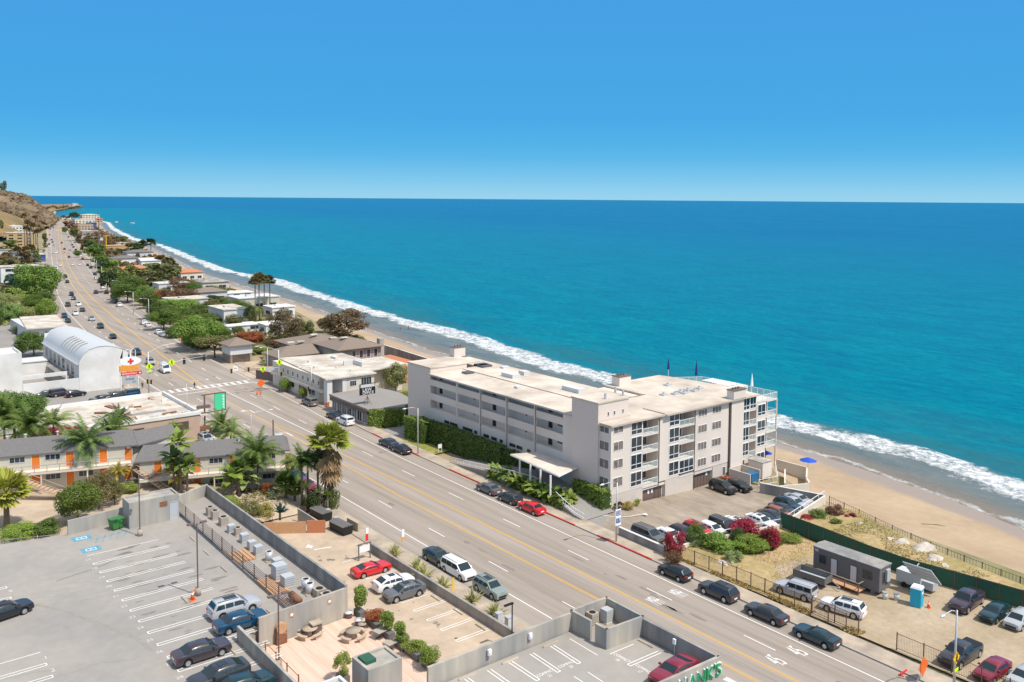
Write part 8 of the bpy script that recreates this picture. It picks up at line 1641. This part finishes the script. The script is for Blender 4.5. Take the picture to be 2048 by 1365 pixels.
for (x, y, lb, wx, wy, m_) in ((930, 880, 'stack of weathered timber planks inside the rail fence', .9, 4.2, 'wood'), (650, 610, 'broad timber pallet beneath the two pale boxes', 1.0, 3.2, 'wood')):
    q = at(*Z7(x, y), DZ); t = thing('timber_stack', lb, 'timber', (q.x, q.y, DZ)); mb = MB()
    for j in range(5): mb.box(-wx+j*wx*.42, -wx+j*wx*.42+wx*.34, -wy/2, wy/2, .02, .16)
    mb.build('plank', K[m_], t)
t = thing('scrap_frame', 'rusty metal frame scrap at the near end of the air conditioner strip', 'scrap', (*at(*Z7(1090, 1010), DZ+.3)[:2], DZ)); mb = MB()
for j in range(5): mb.tube([(-.6, -1+j*.5, .1), (.5, -1+j*.5, .7)], .03, 4); 
mb.tube([(-.6, -1, .1), (-.6, 1, .1)], .03, 4); mb.tube([(.5, -1, .7), (.5, 1, .7)], .03, 4); mb.build('frame', K['rust'], t)
for (x, y, kd, lb) in ((1040, 475, 'tan', 'tan condenser with black fan inside the square enclosure'), (1138, 450, 'gray', 'taller gray topped condenser inside the square enclosure')):
    ac(880+x/3.413, 1100+y/3.413, kd, 1.0, 1.35, lb, RZ, 'condensers in the enclosure on the near deck')
for (x, y, lb) in ((290, 680, 'white wall lamp box on the near deck parapet, left one'), (575, 575, 'white wall lamp box on the near deck parapet, right one')):
    q = at(880+x/3.413, 1100+y/3.413, 7.3); t = thing('wall_lamp', lb, 'lamp', (q.x, 56.1, 7.2), 0, 'wall lamps on the near parapet'); MB().box(-.16, .16, -.2, 0, 0, .5).build('housing', K['sign_white'], t); MB().box(-.1, .1, -.24, -.2, .05, .3).build('lens', K['lamp_lens'], t)
t = thing('wall_lamp', 'white wall lamp box above the maroon car', 'lamp', (56.6, 47.6, 7.3)); MB().box(-.16, 0, -.14, .14, 0, .45).build('housing', K['sign_white'], t); MB().box(-.03, 0, -.03, .03, -.9, 0).build('conduit', K['galv'], t)
for (x, y, lb) in ((1095, 1125, 'faded pink notice at the left of the picnic terrace wall'), (1460, 1020, 'faded pink notice at the right of the picnic terrace wall')):
    q = at(*Z7(x, y), 6.2); t = thing('wall_notice', lb, 'sign', (q.x, 74.6+(q.x-31)*.075-.15, 6.2)); MB().box(-.2, .2, -.02, .0, -.25, .25).build('board', K['sign_red'] if False else K['skin'], t); MB().box(-.14, .14, -.03, -.021, -.12, .1).build('symbol', K['sign_white'], t)
t = thing('wooden_cabinet', 'rounded rusty wooden cabinet against the picnic terrace wall', 'cabinet', (33.0, 74.3, 4)); MB().box(-.5, .5, -.25, .25, 0, 1.5).build('body', K['rust'], t); MB().tube([(0, -.28, 1.5), (0, .22, 1.5)], .5, 12).build('top', K['wood'], t)
t = thing('bin_cabinet', 'tan litter cabinet against the middle of the picnic terrace wall', 'bin', (36.4, 74.1, 4)); MB().box(-.45, .45, -.35, .35, 0, .95).build('body', K['bronze'], t); MB().box(-.55, .55, -.45, .45, .95, 1.08).build('lid', K['sidewalk'], t)
# ---- picnic furniture
def round_table(u, v, lb):
    q = at(u, v, 4.4); t = thing('picnic_table', lb, 'table', (q.x, q.y, 4), 0, 'round concrete picnic tables'); MB().cyl(0, 0, .68, .78, .72, 20).build('table_top', K['sidewalk'], t, True); MB().cyl(0, 0, 0, .68, .22, 10).build('pedestal', K['tan_concrete'], t)
    for a in (0, 1.57, 3.14, 4.71):
        mb = MB(); aa = [a+.35+(-.55+i*.22) for i in range(6)]; i_ = [(.95*math.cos(z), .95*math.sin(z)) for z in aa]; o_ = [(1.3*math.cos(z), 1.3*math.sin(z)) for z in aa[::-1]]; mb.prism(o_+i_ if False else i_+o_, .38, .46); mb.prism([(1.03*math.cos(z), 1.03*math.sin(z)) for z in (aa[1], aa[4])]+[(1.22*math.cos(z), 1.22*math.sin(z)) for z in (aa[4], aa[1])], 0, .38); mb.build('bench', K['tan_concrete'], t)
def Z8(x, y): return (400+x/4.096, 1080+y/4.096)
round_table(*Z8(900, 750), 'round picnic table farther from the hut, near the litter cabinet'); round_table(*Z8(1255, 770), 'round picnic table closer to the planters')
for (x, y, lb) in ((1470, 755, 'square gray table farther from the green hatched hut'), (1555, 850, 'square gray table nearer the green hatched hut')):
    q = at(*Z8(x, y), 4.6); t = thing('square_table', lb, 'table', (q.x, q.y, 4), R(10), 'square terrace tables'); MB().box(-.5, .5, -.5, .5, .7, .76).build('table_top', K['ac_tan'], t); MB().cyl(0, 0, 0, .7, .06, 6).build('leg', K['bronze'], t); MB().box(-.3, .3, -.3, .3, 0, .04).build('foot', K['bronze'], t)
for (x, y, lb) in ((1218, 605, 'white topped drum table at the far corner of the terrace'), (1298, 665, 'white topped drum table beside the wooden one'), (1328, 700, 'wooden drum table beside the white topped one')):
    q = at(*Z8(x, y), 4.4); t = thing('drum_table', lb, 'table', (q.x, q.y, 4), 0, 'drum tables on the terrace'); MB().cyl(0, 0, .5, .58, .42, 16).build('table_top', K['light_gray' if 'white' in lb[:5] else 'sidewalk'], t, True); MB().cyl(0, 0, 0, .5, .32, 12).build('drum', K['bronze'], t, True)
# ================================================================ GRAVEL LOT OBJECTS
t = thing('site_office_trailer', 'dark gray portable office trailer with two doors standing in the gravel lot', 'trailer', (94.0, 49.4, 0))
MB().box(0, 2.5, 0, 8.4, .55, 3.3).build('wall', K['gray_trailer'], t); mb = MB(); mb.ring([[(-.06, -.1, 3.3), (2.56, -.1, 3.3), (2.56, -.1, 3.4), (1.25, -.1, 3.52), (-.06, -.1, 3.4)], [(-.06, 8.5, 3.3), (2.56, 8.5, 3.3), (2.56, 8.5, 3.4), (1.25, 8.5, 3.52), (-.06, 8.5, 3.4)]]); mb.build('roof', K['gray_wall'], t)
for y in (1.0, 3, 5.4, 7.4): MB().box(.3, 2.2, y-.2, y+.2, 0, .55).build('block', K['gray_wall'], t)
window(t, (0, 7.6), (0, 6.7), 1.6, 2.6, m_='glass', frame='trim_dark', div=2); window(t, (0, 2.0), (0, .9), 1.7, 2.6, m_='glass', frame='trim_dark', div=2)
window(t, (0, 6.1), (0, 5.25), .65, 2.65, m_='light_gray', frame='trim_dark', name='door'); window(t, (0, 3.6), (0, 2.75), .65, 2.65, m_='light_gray', frame='trim_dark', name='door')
window(t, (.7, 0), (1.2, 0), 1.4, 2.7, m_='glass', frame='trim_dark'); MB().box(1.3, 2.0, -.25, -.01, 1.5, 2.9).build('wall_unit', K['ac_gray'], t); MB().box(-.02, -.001, 7.75, 8.2, 2.85, 3.15).build('company_plate', K['ac_gray'], t)
mb = MB(); mb.box(-1.5, -.05, 1.6, 7.0, .42, .52); mb.build('porch_deck', K['wood'], t); mb = MB(); mb.tube([(-1.45, 1.7, 1.4), (-1.45, 7.0, 1.4)], .05, 4); mb.tube([(-1.45, 1.7, 1.4), (-.1, 1.7, 1.4)], .05, 4); mb.build('porch_rail', K['sidewalk'], t)
for y in (1.7, 3.4, 5.2, 7): MB().box(-1.5, -1.4, y-.05, y+.05, 0, 1.4).build('porch_post', K['rust'], t)
q = at(1625, 1158, .5); t = thing('dump_trailer', 'black open dump trailer between the silver SUV and the site office', 'trailer', (q.x, q.y, 0), R(5))
mb = MB(); mb.box(-1.0, 1.0, -2.0, 2.0, .6, .7); mb.box(-1.0, -.94, -2.0, 2.0, .7, 1.4); mb.box(.94, 1.0, -2, 2, .7, 1.4); mb.box(-.94, .94, 1.94, 2, .7, 1.4); mb.box(-.94, .94, -2, -1.94, .7, 1.4); mb.build('body', K['gray_trailer'], t); MB().box(-.93, .93, -1.93, 1.93, .701, .74).build('bed_floor', K['ac_gray'], t)
for x in (-1.12, 1.12):
    for y in (-.45, .45): MB().tube([(x-.1, y, .36), (x+.1, y, .36)], .36, 12).build('wheel', K['rubber'], t)
mb = MB(); mb.tube([(-.9, -2, .6), (0, -3.4, .55), (.9, -2, .6)], .06, 4); mb.tube([(0, -3.3, .55), (0, -3.3, 0)], .05, 5); mb.build('drawbar', K['galv'], t)
q = at(1833, 1212, 0); t = thing('portable_toilet', 'bright blue portable toilet with white roof beside the solar trailer', 'toilet', (q.x, q.y, 0), R(10))
MB().box(-.56, .56, -.56, .56, .1, 2.1).build('cabin', K['cyan_plastic'], t); mb = MB(); mb.ring([[(-.6, -.6, 2.1), (.6, -.6, 2.1), (.6, .6, 2.1), (-.6, .6, 2.1)], [(-.5, -.5, 2.3), (.5, -.5, 2.3), (.5, .5, 2.3), (-.5, .5, 2.3)]]); mb.build('roof', K['sign_white'], t); mb = MB(); mb.box(-.45, .4, -.585, -.562, .2, 2.0); d_ = mb.build('door', K['cyan_plastic'], t); MB().box(.25, .33, -.61, -.59, 1.0, 1.1).build('handle', K['black'], d_); MB().box(-.58, .58, -.58, .58, 0, .1).build('skid', K['gray_wall'], t); MB().box(-.25, .3, -.6, -.586, 1.5, 1.75).build('notice', K['sign_white'], d_)
q = at(1835, 1178, 0); t = thing('solar_generator_trailer', 'gray solar generator trailer with big tilted panel behind the blue toilet', 'trailer', (q.x+.4, q.y, 0))
MB().box(-1.2, .2, -.6, 2.2, .5, 1.9).build('cabinet', K['vault_metal'], t); MB().box(.2, 1.3, -1.2, .4, .5, 1.5).build('battery_box', K['ac_gray'], t); MB().box(-.7, .6, -1.9, -.65, .4, 1.3).build('equipment_box', K['ac_gray'], t)
mb = MB(); a, b2, c, d_ = Vector((.6, 4.2, 2.2)), Vector((3.2, -1.6, .5)), Vector((3.6, -1.4, 1.4)), Vector((1.0, 4.4, 3.2)); 
P0, P1, P2, P3 = [at(*p_)-Vector((t.location.x, t.location.y, 0)) for p_ in ((1805, 1124, 3.4), (1862, 1142, 3.4), (1883, 1171, 1.6), (1826, 1152, 1.6))]; mb.add([tuple(p) for p in (P0, P1, P2, P3)]+[tuple(p+Vector((.04, 0, .06))) for p in (P0, P1, P2, P3)], [(0, 3, 2, 1)[::-1], (4, 5, 6, 7)[::-1], (0, 1, 5, 4), (1, 2, 6, 5), (2, 3, 7, 6), (3, 0, 4, 7)]); mb.build('solar_panel', K['light_gray'], t)
mb = MB(); mb.tube([(.3, .8, 1.9), (1.4, .8, 2.3)], .06, 5)
for s in (.15, .4, .65, .9): mb.tube([P0.lerp(P3, s)+Vector((-.02, 0, -.06)), P1.lerp(P2, s)+Vector((-.02, 0, -.06))], .04, 4)
mb.build('panel_frame', K['galv'], t)
for x, y in ((-1.25, .2), (-1.25, 1.2)): MB().tube([(x-.1, y, .32), (x+.1, y, .32)], .32, 12).build('wheel', K['rubber'], t)
for (u, v, lb) in ((1770, 1192, 'gray ribbed dustbin nearer the trailer steps'), (1793, 1194, 'gray ribbed dustbin nearer the blue toilet')):
    q = at(u, v, .4); t = thing('dustbin', lb, 'bin', (q.x, q.y, 0), 0, 'dustbins in the gravel lot'); mb = MB(); mb.tube([(0, 0, 0), (0, 0, .8)], .26, 14, 0, .32); mb.build('body', K['vault_metal'], t, True); MB().cyl(0, 0, .8, .86, .34, 14).build('rim', K['gray_wall'], t)
rn = random.Random(5)
def rock(x, y, z, r_, lb, grp='boulders on the beach bank'):
    mb = MB(); rings = []; o_ = rn.uniform(0, 50)
    for i in range(7):
        a = math.pi*i/6; rings.append([tuple(Vector((math.sin(a)*math.cos(b3)*1.25, math.sin(a)*math.sin(b3), -math.cos(a)*.7))*r_*(1+.45*mnoise.noise(Vector((math.sin(a)*math.cos(b3)*1.3+o_, math.sin(a)*math.sin(b3)*1.3, a))))) for b3 in [j*math.pi/5 for j in range(10)]])
    mb.ring(rings); o = mb.build('boulder', K['rock']); o.location = (x, y, z); tag(o, lb, 'rock', grp)
for (u, v, r_, lb) in ((1845, 1102, 1.5, 'largest pale boulder beside the rusty fence'), (1868, 1122, 1.1, 'pale boulder right of the largest'), (1805, 1090, 1.0, 'gray boulder left of the largest'), (1782, 1083, .8, 'medium boulder halfway up the bank'), (1720, 1052, .7, 'boulder near the upper bank bend'), (1748, 1066, .6, 'small boulder in the upper bank'), (1890, 1138, .7, 'small boulder right of the big pair'), (1695, 1044, .5, 'small boulder by the dark red shrub')):
    q = at(u, v, -.3); rock(q.x, q.y, -.35, r_, lb)
for (u, v, r_, lb) in ((267, 447, 2.2, 'dark rock awash off the far spit'), (262, 446.5, 1.6, 'low rock beside the one awash'), (233, 445, 2.5, 'dark rock at the foot of the far spit')): q = at(u, v, -4); rock(q.x, q.y, -4.2, r_, lb, 'rocks in the surf')
t = thing('driftwood', 'bleached forked driftwood stick on the open sand', 'driftwood', (*at(1865, 1051, -2.2)[:2], -2.25)); MB().tube([(-.9, 1.2, .1), (.2, .1, .1), (1.0, -1.4, .1)], .06, 5, 0, .03).build('branch', K['trunk'], t); MB().tube([(.2, .1, .1), (1.1, -.5, .1)], .04, 5, 0, .02).build('twig', K['trunk'], t)
for (u, v, lb) in ((1453, 1123, 'small white stone heap on the dry meadow'),):
    for i in range(1): q = at(u, v, 0); t = thing('stone_heap', lb, 'stones', q); mb = MB()
    for i in range(9): x, y = rn.uniform(-1.4, 1.4), rn.uniform(-.7, .7); mb = MB(); mb.tube([(x, y, 0), (x+.1, y, .25)], .28, 6, 0, .12); mb.build('stone', K['white_wall'], t)
# dark mast and poles beyond
q = at(198, 508, 0); t = thing('utility_mast', 'dark leaning mast rising beyond the gray metal roof', 'mast', (q.x, q.y, 0)); MB().tube([(0, 0, 0), (.3, 1, 12), (.8, 1, 27)], .45, 6, 0, .3).build('pole', K['bronze'], t)
q = at(213, 505, 0); t = thing('site_crane', 'small yellow crane between the metal roofed building and the surf', 'crane', (q.x, q.y, 0)); MB().tube([(0, 0, 0), (0, 0, 13)], .35, 4).build('tower', K['amber'], t); MB().tube([(-1, 0, 13), (2.5, 0, 13.6)], .25, 4).build('jib', K['amber'], t)
# ================================================================ PEOPLE
def person(x, y, z, rz, label, top, legs_, pose='walk', grp=None):
    t = thing('person', label, 'person', (x, y, z), rz, grp); v = []; e = []; r_ = []
    def add(p, r, par=None): v.append(p); r_.append(r); e.append((par, len(v)-1)) if par is not None else None; return len(v)-1
    pv = add((0, 0, .95), .15); ch = add((0, .03, 1.3), .17, pv); nk = add((0, .04, 1.5), .065, ch); hd = add((0, .06, 1.62), .095, nk); add((0, .07, 1.72), .085, hd)
    for s, st in ((-1, 1), (1, -1)):
        f_ = .28*st if pose == 'walk' else .02
        hp = add((s*.1, 0, .88), .1, pv); kn = add((s*.11, f_*.6, .48), .065, hp); an = add((s*.11, f_*1.25-.05, .09), .045, kn); add((s*.11, f_*1.25+.1, .05), .04, an)
        sh = add((s*.2, .02, 1.42), .065, ch); eb = add((s*.25, -f_*.5, 1.15), .048, sh); wr_ = add((s*.24, -f_*.5+.15, .93), .035, eb); add((s*.24, -f_*.5+.2, .86), .03, wr_)
    me = bpy.data.meshes.new('body'); me.from_pydata(v, e, []); o = bpy.data.objects.new('body', me); COL.objects.link(o); mo = o.modifiers.new('s', 'SKIN'); sv = me.skin_vertices[0].data
    for i, q2 in enumerate(sv): q2.radius = (r_[i], r_[i]); q2.use_root = (i == 0)
    o.modifiers.new('ss', 'SUBSURF').levels = 1; dg = bpy.context.evaluated_depsgraph_get(); dg.update(); nm = bpy.data.meshes.new_from_object(o.evaluated_get(dg)); bpy.data.objects.remove(o)
    nm.materials.clear(); [nm.materials.append(K[m_]) for m_ in ('skin', top, legs_)]
    for p in nm.polygons: c = p.center; p.material_index = 2 if .12 < c.z < .98 and abs(c.x) < .21 else 1 if (.98 <= c.z < 1.48) else 0; p.use_smooth = True
    b2 = bpy.data.objects.new('body', nm); COL.objects.link(b2); b2.parent = t
    mb = MB(); mb.tube([(0, .03, 1.68), (0, .03, 1.76), (0, .03, 1.8)], .105, 8, 0, .05); mb.build('hair', K['trunk'], t, True)
q = at(389, 779, 0); person(q.x, q.y, .01, R(-80), 'person in dark clothes walking over the crosswalk', 'black', 'trim_dark')
q = at(285, 779, 0); person(q.x, q.y, .1, R(160), 'person in dark clothes standing behind the liquor sign post', 'trim_dark', 'black', 'stand')
for (u, v, lb) in ((801, 660, 'left bather standing in the wash by the breakers'), (817, 659, 'right bather standing in the wash by the breakers')): q = at(u, v, -3.9); person(q.x, q.y, -4.1, R(90), lb, 'skin', 'red_paint', 'stand', 'bathers in the wash')
for (u, v, lb) in ((187, 551, 'person on the verge beside the dark cluttered pickup'), (189, 560, 'person on the verge nearer the gray parked car'), (129, 507.5, 'person in red on the far lanes'), (104, 510.5, 'dark figure on the far lanes left of the box van')): q = at(u, v, 0); person(q.x, q.y, .1, R(20), lb, 'red_paint' if 'red' in lb or 'verge' in lb else 'black', 'black', 'stand')
for kk in list(bpy.data.objects):
    if '_used' in kk: del kk['_used']
